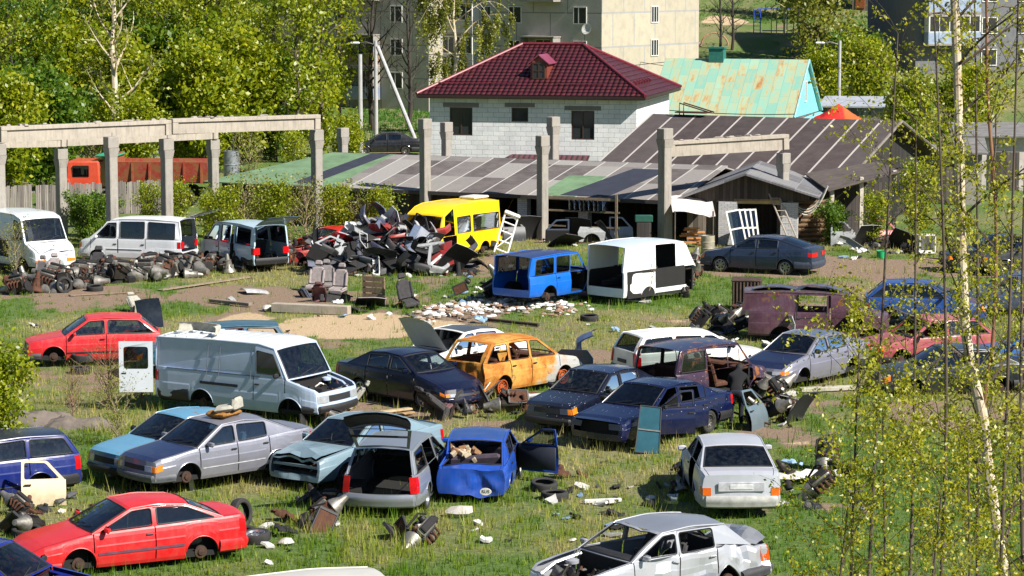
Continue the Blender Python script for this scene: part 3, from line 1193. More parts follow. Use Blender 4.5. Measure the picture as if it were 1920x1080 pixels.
# dark blue big saloon, doors off
c = car("sedan_car", "dark blue saloon with its grille gone and stripped doors hanging open", **sedan(W=1.78, x0=-2.45, x1=2.2, xf=1.38, xr=-1.38, noseopen=True, col=srgb(9, 20, 58), dirt=.03, chips=.5, rough=.18, open={('L', 0): 38, ('L', 1): 16}.items(), noglass=(('L', 0), ('L', 1)), missing=('fb',), wsglass=glass(.2, 1.1, .1), grille=False, lights=True,
          lamp=plain(srgb(45, 50, 60), .3), indicator=False, strip=(.3, .36, CHROME), seats=FABRIC_D, wheels='hooo'))
fit(c, (1086, 701, 1362), 230)
# silver saloon with dark bonnet
c = car("sedan_car", "silver saloon with dark blue bonnet and a seat cushion on its roof", **sedan(col=srgb(138, 140, 152), dirt=.2, metal=.4, hoodcol=srgb(18, 42, 92), hood='on', bumper=plain(srgb(88, 92, 98), .6), glass=glass(.4, 1.1, .15), wsglass=glass(.42, 1.12, .2), wheels='hhhh', missing=(), lampz=(.52, .8), strip=(.34, .38, plain(srgb(170, 172, 176), .4)),
          seats=plain(srgb(110, 150, 175), .8), x0=-2.35, sh=[(-2.35, .98), (-2.2, 1.02), (-1.6, 1.0), (-.6, .93), (.98, .9), (1.95, .76), (2.1, .7)]))
fit(c, (235, 767, 578), 222, lift=.1)
TOL = c
# light blue car behind it
c = car("sedan_car", "light blue saloon with scabby bonnet, half hidden by the silver saloon", **sedan(col=srgb(88, 148, 182), dirt=.25, rust=.05, wsglass=glass(.3, 1.1, .3), lampz=(.5, .85)))
fit(c, (168, 757, 520), 223)
# blue estate on the left edge
c = car("estate_car", "dark blue estate car cut by the left edge with a cream door panel against it", **estate(col=srgb(14, 34, 105), dirt=.1, chips=.4, bumper=BLACK, wheels='hhhh', glass=glass(.35, 1.1, .3), roofcol=srgb(24, 34, 60), strip=(.2, .24, CHROME), tl=(.5, .95)))
fit(c, (-225, 795, 133), 213, lift=-.05)
# pale blue-grey sedan with crushed front
c = car("sedan_car", "pale blue-green saloon with crumpled bonnet resting on its front wheels", **sedan(W=1.72, col=srgb(112, 138, 152), dirt=.3, hood=3, noseopen=True, rough=.4, glass=glass(.4, 1.05, .2), seats=FABRIC_L, missing=('fb', ('hl', 1), ('hl', -1)), indicator=False, grille=False, trunk=-4, tl=(.5, .85), bumper=None,
          sh=[(-2.28, 1.0), (-2.15, 1.02), (-1.7, 1.02), (-.6, .94), (.98, .9), (1.95, .78), (2.1, .72)],
          dmg=((2.1, .1, .75, .8, -.2, 0, .0, .12), (1.5, .2, .9, .5, .0, 0, .07, .06), (1.7, -.5, .9, .5, .0, 0, -.08, .06))))
fit(c, (517, 765, 822), 232)
# silver estate, boot open
es = estate(col=srgb(150, 156, 164), dirt=.12, metal=.5, trunk=116, bumper=None, W=1.76, x0=-2.35, tbulge=.16, tl=(.42, .95), tlw=(.84, 1.02), rimstyle='alloy', rim=ALLOY, glass=GLASS_D, noglass=('rw',), tw=.72, bedark=True, seats=None, rearseat=False, bz=(.0, .4), wheels='oo-o',
            roof=[(-2.02, 1.42), (-1.0, 1.47), (.2, 1.42)], missing=(('R', 1),))
c = car("estate_car", "silver estate car with its tailgate raised over an empty black boot", **es)
fit(c, (643, 803, 853), 81, lift=-.04)
# blue car, right door open
c = car("sedan_car", "small bright blue saloon, roof dented, rear window broken, right door open", **sedan(W=1.64, x0=-2.0, x1=1.95, xf=1.2, xr=-1.18, col=srgb(16, 70, 165), dirt=.15, open={('R', 0): 68}.items(), noglass=('rw', ), missing=('tl', 'rb'), glass=glass(.4, 1.1, .2), inner=plain(srgb(24, 30, 44), .7), lights=True, bumper=None,
          sh=[(-2.0, .82), (-1.9, .86), (-1.5, .9), (-.6, .92), (.98, .9), (1.8, .75), (1.95, .69)], roof=[(-.95, 1.3), (-.3, 1.37), (.2, 1.34)], roofcol=srgb(22, 66, 135), seats=plain(srgb(70, 60, 72), .9),
          dmg=((-.35, .1, 1.42, .45, 0, 0, -.05, .03), (-2.0, -.2, .5, .7, .14, .0, -.1, .1), (-1.4, .6, .9, .6, .05, -.05, -.12, .1)), wheels='oohh'))
fit(c, (828, 798, 972), 84, lift=-.06)
BLU = c
# silver saloon seen from behind
c = car("sedan_car", "dull silver saloon seen from behind with amber and red tail lights", **sedan(W=1.8, x0=-2.4, x1=2.2, xf=1.34, xr=-1.34, col=srgb(192, 195, 204), dirt=.25, metal=.25, rough=.35, bumper=plain(srgb(172, 172, 168), .6), tl=(.38, .62), tlw=(.78, .99), tlm=plain(srgb(225, 105, 30), .25), glass=glass(.3, 1.0, .3), missing=(('L', 1),), chips=.3, wheels='oohh',
          sh=[(-2.4, .95), (-2.2, 1.0), (-1.7, 1.02), (-.6, .95), (.98, .92), (2.05, .76), (2.2, .7)], roof=[(-1.05, 1.36), (-.4, 1.41), (.2, 1.37)], tw=.74, xa=(.98, .2), xc=(-1.85, -1.05)))
AUD = c
fit(c, (1274, 809, 1464), 92)
m = MB()
for a, b, d in (((-2.465, 0, .72), (.03, 1.0, .2), 0), ((-2.475, 0, .72), (.03, .5, .11), 1)):
    m.box(a, b, d, bev=.008)
m.build("plate_recess", [plain(srgb(178, 180, 184), .5), plain(srgb(205, 206, 206), .5)], c)
# silver wreck at the bottom
wr = dict(x0=-2.45, x1=2.2, xf=1.34, xr=-1.34, W=1.8, sh=[(-2.45, .93), (-1.7, .98), (-.6, .95), (1.0, .93), (2.05, .78), (2.2, .72)], roof=[(-1.35, 1.36), (-.5, 1.42), (.2, 1.37)], tl=(.5, .95), tlw=(.8, 1.0), col=srgb(176, 179, 187), dirt=.3, metal=.35, rough=.3,
          roofcol=srgb(140, 146, 158), noglass=('all',), missing=('fb',), hood='missing', bumper=plain(srgb(58, 58, 62), .6), tlm=plain(srgb(235, 80, 22), .25), trunk=24, wheels='hhhh', indicator=False, lights=True, grille=False, strip=(.3, .38, plain(srgb(120, 124, 136), .5)), trimmat=ALLOY,
          dmg=((-1.9, -.5, .95, .95, .16, .14, -.12, .2), (-1.9, .6, .9, .95, .16, -.2, -.12, .24), (.4, .9, .7, .7, .0, -.12, 0, .1), (2.1, 0, .7, 1.0, -.15, 0, -.1, .22), (.2, .1, 1.4, .5, 0, 0, -.06, .05), (-.6, .88, .6, .6, 0, -.09, 0, .06)))
wr.update(side((1.0, .2), (-2.1, -1.35), [-.12, -1.02]))
c = car("sedan_car", "crushed silver saloon without glass or bonnet in front of the dull silver one", **wr)
fit(c, (985, 952, 1457), 216)
WRK = c
# red coupe
cp = sedan(W=1.72, x0=-2.2, x1=2.25, xf=1.28, xr=-1.25, col=srgb(205, 10, 24), dirt=.2, rough=.42, bumper=None, strip=(.36, .44, plain(srgb(100, 62, 78), .6)), wheels='hhhh', glass=glass(.1, 1.2, .1), wsglass=glass(.42, 1.05, .2), lampz=(.62, .8), nrake=.14, indicator=False, seats=FABRIC_G, lamp=plain(srgb(170, 14, 24), .3),
           sh=[(-2.2, .94), (-2.1, .97), (-1.5, .95), (-.6, .92), (.95, .87), (2.0, .68), (2.25, .58)], roof=[(-.95, 1.26), (-.35, 1.315), (.15, 1.275)], tl=(.55, .9), trimmat=plain(srgb(105, 85, 95), .5))
cp.update(side((1.0, .15), (-1.72, -.98), [-.28], True))
c = car("coupe_car", "bright red two-door coupe on bare hubs with a grey side strip", **cp)
fit(c, (20, 917, 457), 207, lift=-.06)
# blue car in the bottom left corner
c = car("sedan_car", "dark blue car cut off in the bottom left corner, front part in view", **sedan(col=srgb(20, 34, 120), dirt=.05, rough=.2, wsglass=glass(.25, .8, .2), hood='missing', missing=('fb',), inner=plain(srgb(110, 40, 46), .8), lights=False))
fit(c, (-225, 1000, 150), 342, lift=.05)
# white roof at the bottom edge
c = car("hatchback_car", "dusty white car at the bottom edge, only its roof in view", **estate(col=srgb(196, 194, 186), dirt=.35, rough=.5))
fit(c, (320, 1057, 700), 200)
# blue off-roader
c = car("off_road_car", "bright blue off-roader with open empty rear beside the white van shell", **dict(suv, col=srgb(10, 98, 196), dirt=.1, W=1.8, tw=.9, arch=1.3, trunk='missing', missing=(('R', 0), 'rb', 'fb', 'tl'), noglass=('ws', 'rw', ('R', 0)), glass=glass(.15, 1.2, .05), roofcol=srgb(18, 36, 96), hood='on', lights=False, seats=DARK, rearseat=False, wheels='hhhh',
          x0=-2.3, sh=[(-2.3, 1.12), (1.0, 1.1), (1.9, 1.06), (2.0, 1.0)], xc=(-2.28, -2.18), roof=[(-2.18, 1.76), (-.5, 1.8), (.45, 1.76)], qwins=[(-2.0, -.95, -1.95, -.95)]))
fit(c, (934, 464, 1118), 52)
# white van shell
vs = dict(x0=-2.4, x1=2.4, xf=1.65, xr=-1.15, W=1.86, r=.32, zs=.3, cat='van', prof=PROFV, tw=.92, sh=[(-2.4, 1.15), (1.35, 1.12), (2.3, 1.0), (2.4, .9)], roof=[(-2.3, 1.86), (-1, 1.92), (.3, 1.9), (.8, 1.84)], xa=(1.5, .85), xc=(-2.4, -2.32), hatch=True, nbulge=.12, tbulge=.01, arch=1.2)
vt = dict(vs, sh=[(-2.4, 1.25), (1.35, 1.22), (2.3, 1.0), (2.4, .9)], roof=[(-2.3, 2.12), (-1, 2.2), (.3, 2.18), (.8, 2.1)])
c = car("van_shell", "white van shell with hollow open back and nose stripped away", **dict(vt, col=srgb(232, 232, 230), dirt=.06, xcut=1.0, doors=[(.35, 1.42, [(.42, 1.3, .42, .95, .05, .85)]), (-.75, .33, [(-.68, .27, -.68, .27, .0, .9)])], missing=(('R', 0), ('R', 1), 'tl', 'rb'), trunk='missing', noglass=('all',), lights=False, hood='missing', seats=None, rearseat=False, inner=GREASE,
          wheels='----', roofcol=srgb(205, 218, 230)))
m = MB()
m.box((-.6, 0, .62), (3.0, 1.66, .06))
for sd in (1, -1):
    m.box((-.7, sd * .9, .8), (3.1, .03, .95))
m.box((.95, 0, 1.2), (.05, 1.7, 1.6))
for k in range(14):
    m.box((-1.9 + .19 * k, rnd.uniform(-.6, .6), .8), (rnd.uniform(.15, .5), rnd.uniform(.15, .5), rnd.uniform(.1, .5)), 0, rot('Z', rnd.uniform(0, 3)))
m.build("dark_lining", DARK, c, smooth=0)  # dark sheets and blocks added so the hollow inside stays dark
fit(c, (1117, 441, 1312), 47, lift=-.12)
# dark grey-blue saloon by the workshop
c = car("sedan_car", "complete blue-grey five-door saloon parked before the workshop ladder", **sedan(W=1.76, x0=-2.35, x1=2.2, xf=1.35, xr=-1.3, col=srgb(46, 60, 84), dirt=.08, metal=.3, rough=.25, bumper=plain(srgb(58, 66, 82), .5), rimstyle='alloy', rim=ALLOY, glass=GLASS_D, nbulge=.18, nrake=.12, tl=(.6, .82), tlw=(.3, 1.0),
          sh=[(-2.35, 1.0), (-2.2, 1.04), (-1.8, 1.04), (-.6, .96), (1.0, .93), (1.95, .76), (2.2, .64)], xc=(-2.0, -.95)))
fit(c, (1321, 437, 1540), 155)
# black saloon behind the birch
c = car("sedan_car", "black saloon with spoked alloy wheels in the open, behind the birch trunk", **sedan(W=1.76, x0=-2.4, x1=2.2, xf=1.35, xr=-1.35, col=srgb(15, 20, 34), dirt=.05, rough=.2, rimstyle='spoke', rim=ALLOY, glass=GLASS_D))
fit(c, (1748, 430, 2010), 186, bottom=512)
c = car("sedan_car", "slate blue saloon beyond the birch, behind the purple-nosed wreck", **sedan(col=srgb(64, 82, 112), dirt=.25, glass=glass(.3, 1.0, .3)))
fit(c, (1790, 505, 2030), 172)
c = car("hatchback_car", "blue hatchback with purple bonnet among the wrecks beyond the birch", **hatch(col=srgb(24, 70, 140), dirt=.25, hoodcol=srgb(72, 30, 66), glass=GLASS_D, wheels='hhhh', missing=('fb',)))
fit(c, (1640, 520, 1830), 350)
# pink hatch
c = car("hatchback_car", "faded pinkish red hatchback seen through the birch branches", **hatch(col=srgb(150, 42, 62), dirt=.5, rough=.6, rust=.25, roofcol=srgb(165, 70, 95), noglass=('ws', 'rw', ('L', 0)), glass=glass(.5, 1.1, .2), wheels='hhhh'))
fit(c, (1636, 585, 1835), 200)
c = car("sedan_car", "dark green-black saloon low behind the birch leaves, nearest the trunk", **sedan(col=srgb(16, 26, 34), dirt=.15, wheels='hhhh', roofcol=srgb(40, 56, 76), glass=GLASS_D))
fit(c, (1640, 640, 1930), 190, lift=-.15)
c = car("sedan_car", "bright blue saloon at the right edge behind a row of dark wrecks", **sedan(col=srgb(30, 100, 170), dirt=.3, wheels='hhhh', glass=GLASS_D))
fit(c, (1815, 610, 2080), 175)
# purple van body
c = car("wrecked_van", "dull purple van body without glass or wheels, dark blue bonnets laid on its roof", **dict(vs, W=1.7, x0=-2.2, x1=2.1, col=srgb(84, 52, 70), dirt=.4, rust=.12, roofcol=srgb(60, 50, 66), doors=[(.35, 1.42, [(.42, 1.3, .42, .95, .0, .88)]), (-.75, .33, [(-.68, .27, -.68, .27, -.3, .9)])], noglass=('all',), lights=False, missing=('fb', 'rb', 'tl', ('R', 0)), trunk='missing', wheels='----', seats=None, rearseat=False,
          roof=[(-2.1, 1.72), (-1, 1.76), (.3, 1.74), (.8, 1.7)]))
PURP = c
fit(c, (1412, 535, 1650), 352, lift=-.2)
# ---------- far row of vans
mb = dict(x0=-2.6, x1=2.5, xf=1.7, xr=-1.3, W=1.95, r=.33, zs=.34, cat='van', prof=PROFV, tw=.88, sh=[(-2.6, 1.3), (1.4, 1.3), (1.75, 1.28), (2.4, 1.0), (2.5, .9)], roof=[(-2.5, 2.2), (-1, 2.3), (.9, 2.28), (1.45, 2.12)], xa=(1.8, 1.4), xc=(-2.6, -2.5), nbulge=.18, tbulge=.01, hatch=True, rearseat=False)
c = car("cargo_van", "white van with rusty torn-off nose at the far left", **dict(mb, col=srgb(205, 212, 216), dirt=.25, rust=.06, hood=2, doors=[(.85, 1.75, [(.95, 1.3, .95, 1.25, .08, .82), (1.38, 1.62, 1.32, 1.42, .08, .82)]), (-1.2, .6, [])], missing=(('R', 1), 'fb'), noside='', wsglass=glass(.45, 1.1, .3), glass=glass(.3, 1.0, .2), wheels='hhhh', lights=True, grille=False, lampz=(.3, .5), lamp=AMBER, indicator=False,
          dmg=((2.5, 0, .7, .8, -.2, 0, 0, .25),)))
fit(c, (-75, 384, 158), 310)
mv = dict(x0=-2.25, x1=2.2, xf=1.35, xr=-1.0, W=1.7, r=.31, zs=.32, cat='van', prof=PROFV, tw=.84, sh=[(-2.25, 1.12), (1.5, 1.1), (2.1, .98), (2.2, .85)], roof=[(-2.15, 1.84), (-1, 1.9), (.3, 1.88), (.75, 1.82)], xa=(1.75, .75), xc=(-2.24, -2.15), nbulge=.15, tbulge=.02, hatch=True)
c = car("minivan", "white minivan with raised tailgate parked behind a concrete post", **dict(mv, col=srgb(224, 226, 230), dirt=.12, doors=[(.45, 1.62, [(.52, 1.45, .52, .9, .05, .84)]), (-.75, .43, [(-.7, .35, -.7, .35)])], qwins=[(-2.0, -.85, -2.0, -.85)], trunk=104, noRW=True, noglass=(), glass=glass(.14, 1.25, .1), wheels='oohh', strip=(.45, .49, BLACK), bumper=plain(srgb(190, 192, 194), .5)))
fit(c, (158, 402, 362), 162)
c = car("minivan", "pale blue-white minivan with tailgate up and side door half open", **dict(mv, col=srgb(176, 200, 214), dirt=.15, doors=[(.45, 1.62, [(.52, 1.45, .52, .9, .05, .84)]), (-.75, .43, [(-.65, .25, -.65, .25)])], qwins=[(-2.0, -.85, -2.0, -.85)], trunk=106, noRW=True, noglass=('ws', ), missing=(('L', 2),), open={('L', 1): 7}.items(), glass=glass(.35, 1.0, .2), wheels='hhhh', seats=FABRIC_D))
fit(c, (372, 408, 545), 125, lift=-.1)
# yellow minibus
yb = dict(x0=-2.7, x1=2.5, xf=1.6, xr=-1.35, W=1.98, r=.33, zs=.35, cat='minibus', prof=PROFV, tw=.86, sh=[(-2.7, 1.1), (1.5, 1.1), (2.4, .95), (2.5, .86)], roof=[(-2.6, 2.24), (-1, 2.3), (.8, 2.27), (1.55, 1.9)], xa=(1.9, 1.5), xc=(-2.68, -2.58), nbulge=.2, tbulge=.02, hatch=True)
c = car("minibus", "yellow high-roof minibus behind the scrap heap", **dict(yb, col=srgb(252, 205, 4), dirt=.06, bumper=BLACK, doors=[(.75, 1.7, [(.85, 1.55, .85, 1.4, .05, .6)]), (-.45, .73, [(-.35, .63, -.35, .63, .05, .6)])], qwins=[(-2.5, -.55, -2.5, -.55, .05, .6)], missing=(('L', 0),), noglass=('ws', 'rw'), glass=glass(.12, 1.1, .05), wheels='hhhh', seats=FABRIC_D))
fit(c, (735, 368, 944), 238)
m = MB()
m.box((-1.9, .1, 2.4), (1.1, .75, .1), bev=.03)
m.build("roof_hatch", WHITEP, c)
# red wrecks left of the heap
c = car("sedan_car", "red saloon with open boot, right beside the heap of scrapped panels", **sedan(col=srgb(196, 14, 18), dirt=.12, rough=.3, trunk=-62, hood='on', bumper=None, tlm=plain(srgb(230, 90, 30), .3), glass=glass(.4, 1.1, .2), dmg=((-2, .3, .6, .8, .1, 0, 0, .15),)))
fit(c, (580, 420, 722), 40, lift=-.25)
c = car("hatchback_car", "crushed red car piled among debris left of the red saloon", **hatch(col=srgb(150, 20, 24), dirt=.4, rust=.15, noglass=('all',), wheels='hhhh', hood='missing', dmg=((0, 0, 1.2, 1.4, 0, 0, -.3, .25), (1.6, 0, .7, 1, -.3, 0, 0, .25))))
fit(c, (545, 432, 690), 200, lift=-.25)
# parked beyond the shed
c = car("sedan_car", "black saloon parked on the lane beyond the long shed", **sedan(col=srgb(24, 26, 32), dirt=.1, glass=GLASS_D))
fit(c, (672, 265, 778), 185, bottom=292)
c = car("sedan_car", "dark saloon parked on the earth by the right-hand scrap wall, half behind leaves", **sedan(col=srgb(48, 50, 56), dirt=.2, glass=GLASS_D))
fit(c, (1840, 440, 2040), 184)
# ---------------------------------------------------------------- ground
_rs = np.random.RandomState(3)
_tab = _rs.rand(256, 256)


def vnoise(x, y):
    xi, yi = np.floor(x).astype(int), np.floor(y).astype(int)
    fx_, fy_ = x - xi, y - yi
    fx_, fy_ = fx_ * fx_ * (3 - 2 * fx_), fy_ * fy_ * (3 - 2 * fy_)
    g = lambda a, b: _tab[a % 256, b % 256]
    return (g(xi, yi) * (1 - fx_) + g(xi + 1, yi) * fx_) * (1 - fy_) + (g(xi, yi + 1) * (1 - fx_) + g(xi + 1, yi + 1) * fx_) * fy_


def fbm(x, y, o=4):
    s, a = 0, .5
    for k in range(o):
        s = s + a * vnoise(x * 2 ** k + 17 * k, y * 2 ** k + 31 * k)
        a *= .5
    return s


def terrain(x, y):
    x, y = np.asarray(x, float), np.asarray(y, float)
    st = 205 + 45 * np.clip((9 - x) / 5, 0, 1)
    h = np.clip((y - st), 0, 130) * .13 + np.clip((y - 335), 0, 400) * .03
    b = (fbm(x * .35, y * .25, 3) - .45) * .12
    return h + b * np.clip((y - 30) / 10, 0, 1) - .02 + np.where(y > 205, (fbm(x * .05, y * .05) - .45) * np.clip((y - 205) / 30, 0, 1) * 3, 0)


def gz(x, y):
    return float(terrain(x, y))


# patches of bare earth, given where they lie (photo x, photo y, half sizes), kind
PATCH = [(500, 640, 300, 50, 'd', .42), (1150, 640, 260, 60, 'r', .5), (900, 1000, 420, 60, 'r', .4), (600, 690, 160, 40, 'd', .4), (300, 900, 260, 30, 'r', .5), (560, 580, 420, 40, 'd', .5), (1240, 900, 120, 40, 'd', .35), (620, 980, 120, 30, 'r', .5), (1120, 760, 100, 30, 'd', .5), (720, 780, 120, 30, 'd', .6), (1650, 800, 160, 40, 'd', .5), (100, 640, 120, 40, 'r', .7),(330, 555, 330, 22, 'd', 1.0), (650, 610, 190, 24, 's', 1.25), (470, 600, 60, 14, 's', .8), (150, 712, 150, 26, 'd', .9), (60, 680, 90, 40, 'd', .4), (985, 712, 90, 24, 'd', .7), (1090, 665, 90, 16, 'd', .5), (1500, 500, 330, 22, 'd', 1.1),
         (1650, 560, 250, 60, 'd', .5), (1420, 800, 90, 22, 'd', .8), (1560, 640, 200, 40, 'd', .5), (940, 800, 70, 14, 'd', .8), (1180, 795, 110, 20, 'd', .6), (900, 540, 150, 50, 'd', .6), (700, 560, 200, 40, 'd', .55), (330, 485, 330, 22, 'd', .6), (800, 490, 260, 25, 'd', .7),
         (1760, 500, 200, 25, 'd', .8), (1480, 780, 120, 40, 'd', .6), (860, 585, 90, 25, 'd', .7), (1750, 660, 170, 22, 'd', .9), (230, 790, 130, 26, 'r', .8), (820, 900, 40, 20, 'd', .3), (1820, 770, 200, 30, 'd', .6), (1000, 440, 260, 30, 'd', .6), (420, 640, 120, 20, 'r', .4),
         (750, 275, 60, 12, 'd', 1.2), (1560, 160, 130, 22, 'r', .7), (1450, 95, 60, 8, 's', .9), (1360, 50, 130, 22, 'r', 1.1), (700, 620, 60, 15, 's', .6)]


def px_of(x, y):
    dx, dy, dz = x, y, -CH
    c, s = math.cos(PITCH), math.sin(PITCH)
    dep = dy * c - dz * s
    up = dy * s + dz * c
    return 960 + dx / dep * F, 540 - up / dep * F


def masks(x, y):
    """earth, sand, dry (0..1)"""
    px, py = px_of(x, np.clip(y, 20, 205))
    hill = np.clip((y - 200) / 10, 0, 1)
    zz = np.clip(y - 205, 0, 130) * .13
    py = py - hill * zz * F / np.maximum(y, 1)
    n = fbm(x * .55, y * .35)
    n2 = fbm(x * 1.9 + 9, y * 1.3 + 4)
    e, s, d = np.zeros_like(x), np.zeros_like(x), np.zeros_like(x)
    for (cx, cy, rx, ry, k, w_) in PATCH:
        q = np.sqrt(((px - cx) / rx) ** 2 + ((py - cy) / ry) ** 2)
        v = np.clip((1.25 - q) * 1.6, 0, 1) * w_
        if k == 'd':
            e = np.maximum(e, v)
        elif k == 's':
            s = np.maximum(s, v)
        else:
            d = np.maximum(d, v)
    e = np.clip((e * .9 + (n - .47) * 1.8 + (n2 - .47) * .9 - .22) * 2.0, 0, 1)
    s = np.clip((s + (n - .47) * 1.6 + (n2 - .47) * .8 - .4) * 2.2, 0, 1)
    n3 = fbm(x * .22 + 40, y * .16 + 7)
    d = np.clip((d * .8 + (n3 - .408) * 3.2 + (n2 - .47) * 1.6) * 1.1 + .2 * np.clip((700 - py) / 200, 0, 1), 0, 1)
    return e, s, d


ys_ = [18.0]
while ys_[-1] < 1500:
    ys_.append(ys_[-1] * (1.0075 if ys_[-1] < 330 else 1.05))
ys_ = np.array(ys_)
us_ = np.linspace(-.42, .42, 300)
U, Y = np.meshgrid(us_, ys_)
X = U * (Y + 12)
Z = terrain(X, Y)
nv = X.size
gme = bpy.data.meshes.new("ground")
gme.vertices.add(nv)
gme.vertices.foreach_set('co', np.stack([X, Y, Z], -1).ravel())
nr, nc = X.shape
idx = np.arange(nv).reshape(nr, nc)
q = np.stack([idx[:-1, :-1], idx[:-1, 1:], idx[1:, 1:], idx[1:, :-1]], -1).reshape(-1, 4)
gme.loops.add(q.size)
gme.loops.foreach_set('vertex_index', q.ravel().astype(np.int32))
gme.polygons.add(len(q))
gme.polygons.foreach_set('loop_start', np.arange(0, q.size, 4, dtype=np.int32))
gme.polygons.foreach_set('loop_total', np.full(len(q), 4, dtype=np.int32))
gme.update()
gme.validate()
e_, s_, d_ = masks(X.ravel(), Y.ravel())
ca = gme.color_attributes.new("cover", 'FLOAT_COLOR', 'POINT')
ca.data.foreach_set('color', np.stack([e_, s_, d_, np.ones_like(e_)], -1).ravel().astype(np.float32))
gme.shade_smooth()
M = NT("ground_cover")
co = M.coord()
at = M.n("ShaderNodeAttribute", {'attribute_name': 'cover'})
sep = M.n("ShaderNodeSeparateXYZ", i0=at.outputs['Color'])
nA, nB, nC = M.noise(co, 1.3, 6, .65), M.noise(co, 7, 6, .7), M.noise(co, 30, 4, .7)
c = M.mix(M.ramp(nB, .35, .65), (.045, .10, .012, 1), (.12, .19, .025, 1))
c = M.mix(M.math('MULTIPLY', sep.outputs[2], M.ramp(nB, .3, .6)), c, (.25, .21, .10, 1))
ea = M.mix(M.ramp(nC, .35, .7), (.155, .095, .06, 1), (.35, .245, .17, 1))
ea = M.mix(M.ramp(nA, .4, .7), ea, (.23, .17, .11, 1))
ed = M.ramp(M.math('ADD', sep.outputs[0], M.math('MULTIPLY', M.math('SUBTRACT', nB, .5), .9)), .35, .65)
c = M.mix(ed, c, ea)
sa = M.mix(M.ramp(nC, .3, .7), (.40, .28, .155, 1), (.6, .45, .28, 1))
sd_ = M.ramp(M.math('ADD', sep.outputs[1], M.math('MULTIPLY', M.math('SUBTRACT', nB, .5), .9)), .35, .6)
c = M.mix(sd_, c, sa)
h = M.math('ADD', nC, M.math('MULTIPLY', nB, 2.0))
M.pr(Base_Color=c, Roughness=.95, Normal=M.bump(h, .8, .05))
gme.materials.append(M.m)
go = bpy.data.objects.new("ground", gme)
COL.objects.link(go)
go['kind'] = 'structure'

# ---------------------------------------------------------------- grass


def leafmat(name, cols, trans=.45):
    M = NT(name)
    at = M.n("ShaderNodeAttribute", {'attribute_name': 'hue'})
    nd = M.n("ShaderNodeValToRGB", i0=at.outputs['Fac'])
    e = nd.color_ramp.elements
    e[0].position, e[0].color = 0, cols[0]
    e[1].position, e[1].color = 1, cols[-1]
    for k, cc in enumerate(cols[1:-1]):
        x = e.new((k + 1) / (len(cols) - 1))
        x.color = cc
    df = M.n("ShaderNodeBsdfDiffuse", Color=nd.outputs[0])
    tl = M.n("ShaderNodeBsdfTranslucent", Color=nd.outputs[0])
    gl = M.n("ShaderNodeBsdfGlossy", Color=(1, 1, 1, 1), Roughness=.45)
    m1 = M.n("ShaderNodeMixShader", i0=trans)
    M.t.links.new(df.outputs[0], m1.inputs[1])
    M.t.links.new(tl.outputs[0], m1.inputs[2])
    m2 = M.n("ShaderNodeMixShader", i0=.03)
    M.t.links.new(m1.outputs[0], m2.inputs[1])
    M.t.links.new(gl.outputs[0], m2.inputs[2])
    M.t.links.new(m2.outputs[0], M.out.inputs[0])
    return M.m


def tri_mesh(name, P, hue, mat, n=3):
    """P: (k, n, 3) faces"""
    k = P.shape[0]
    me = bpy.data.meshes.new(name)
    me.vertices.add(k * n)
    me.vertices.foreach_set('co', P.reshape(-1).astype(np.float32))
    me.loops.add(k * n)
    me.loops.foreach_set('vertex_index', np.arange(k * n, dtype=np.int32))
    me.polygons.add(k)
    me.polygons.foreach_set('loop_start', np.arange(0, k * n, n, dtype=np.int32))
    me.polygons.foreach_set('loop_total', np.full(k, n, dtype=np.int32))
    me.update()
    a = me.attributes.new('hue', 'FLOAT', 'FACE')
    a.data.foreach_set('value', hue.astype(np.float32))
    me.materials.append(mat)
    return me


def blades(name, n, y0, y1, hmin, hmax, keep, wid=.012, lean=.5, seed=1, cluster=7, mat=None):
    rs = np.random.RandomState(seed)
    nc = n // cluster
    yy = (y0 ** 1.3 + rs.rand(nc) * (y1 ** 1.3 - y0 ** 1.3)) ** (1 / 1.3)
    xx = (rs.rand(nc) * 2 - 1) * (yy * .205 + 1)
    pk = keep(xx, yy)
    ok = rs.rand(nc) < pk
    xx, yy = xx[ok], yy[ok]
    e, s, d = masks(xx, yy)
    big = .55 + .9 * fbm(xx * .8 + 70, yy * .6 + 3)
    xx, yy = np.repeat(xx, cluster), np.repeat(yy, cluster)
    d, big = np.repeat(d, cluster), np.repeat(big, cluster)
    m = len(xx)
    r = rs.rand(m) ** .5 * .11
    a = rs.rand(m) * 6.283
    bx, by = xx + r * np.cos(a), yy + r * np.sin(a)
    bz = terrain(bx, by)
    hgt = (hmin + (hmax - hmin) * rs.rand(m) ** 1.6) * big
    la = rs.rand(m) * 6.283
    ln = lean * hgt * rs.rand(m)
    wa = rs.rand(m) * 6.283
    w_ = wid * (.6 + .8 * rs.rand(m))
    P = np.zeros((m, 3, 3))
    P[:, 0] = np.stack([bx - w_ * np.cos(wa), by - w_ * np.sin(wa), bz - .02], -1)
    P[:, 1] = np.stack([bx + w_ * np.cos(wa), by + w_ * np.sin(wa), bz - .02], -1)
    P[:, 2] = np.stack([bx + ln * np.cos(la), by + ln * np.sin(la), bz + hgt], -1)
    hue = np.clip(d * .75 + (rs.rand(m) - .5) * .5 + .1, 0, 1)
    return tri_mesh(name, P, hue if mat is None else rs.rand(m), mat or GRASSM)


GRASSM = leafmat("grass_blade", [(.07, .165, .006, 1), (.18, .27, .014, 1), (.32, .33, .05, 1), (.50, .42, .2, 1)], .4)


def keep_g(x, y):
    e, s, d = masks(x, y)
    return np.clip(1.1 - e * 1.25 - s * 1.4, .03, 1)


gr = bpy.data.objects.new("grass", blades("grass", 330000, 43, 118, .04, .18, keep_g, .013))
COL.objects.link(gr)
gr['kind'] = 'stuff'


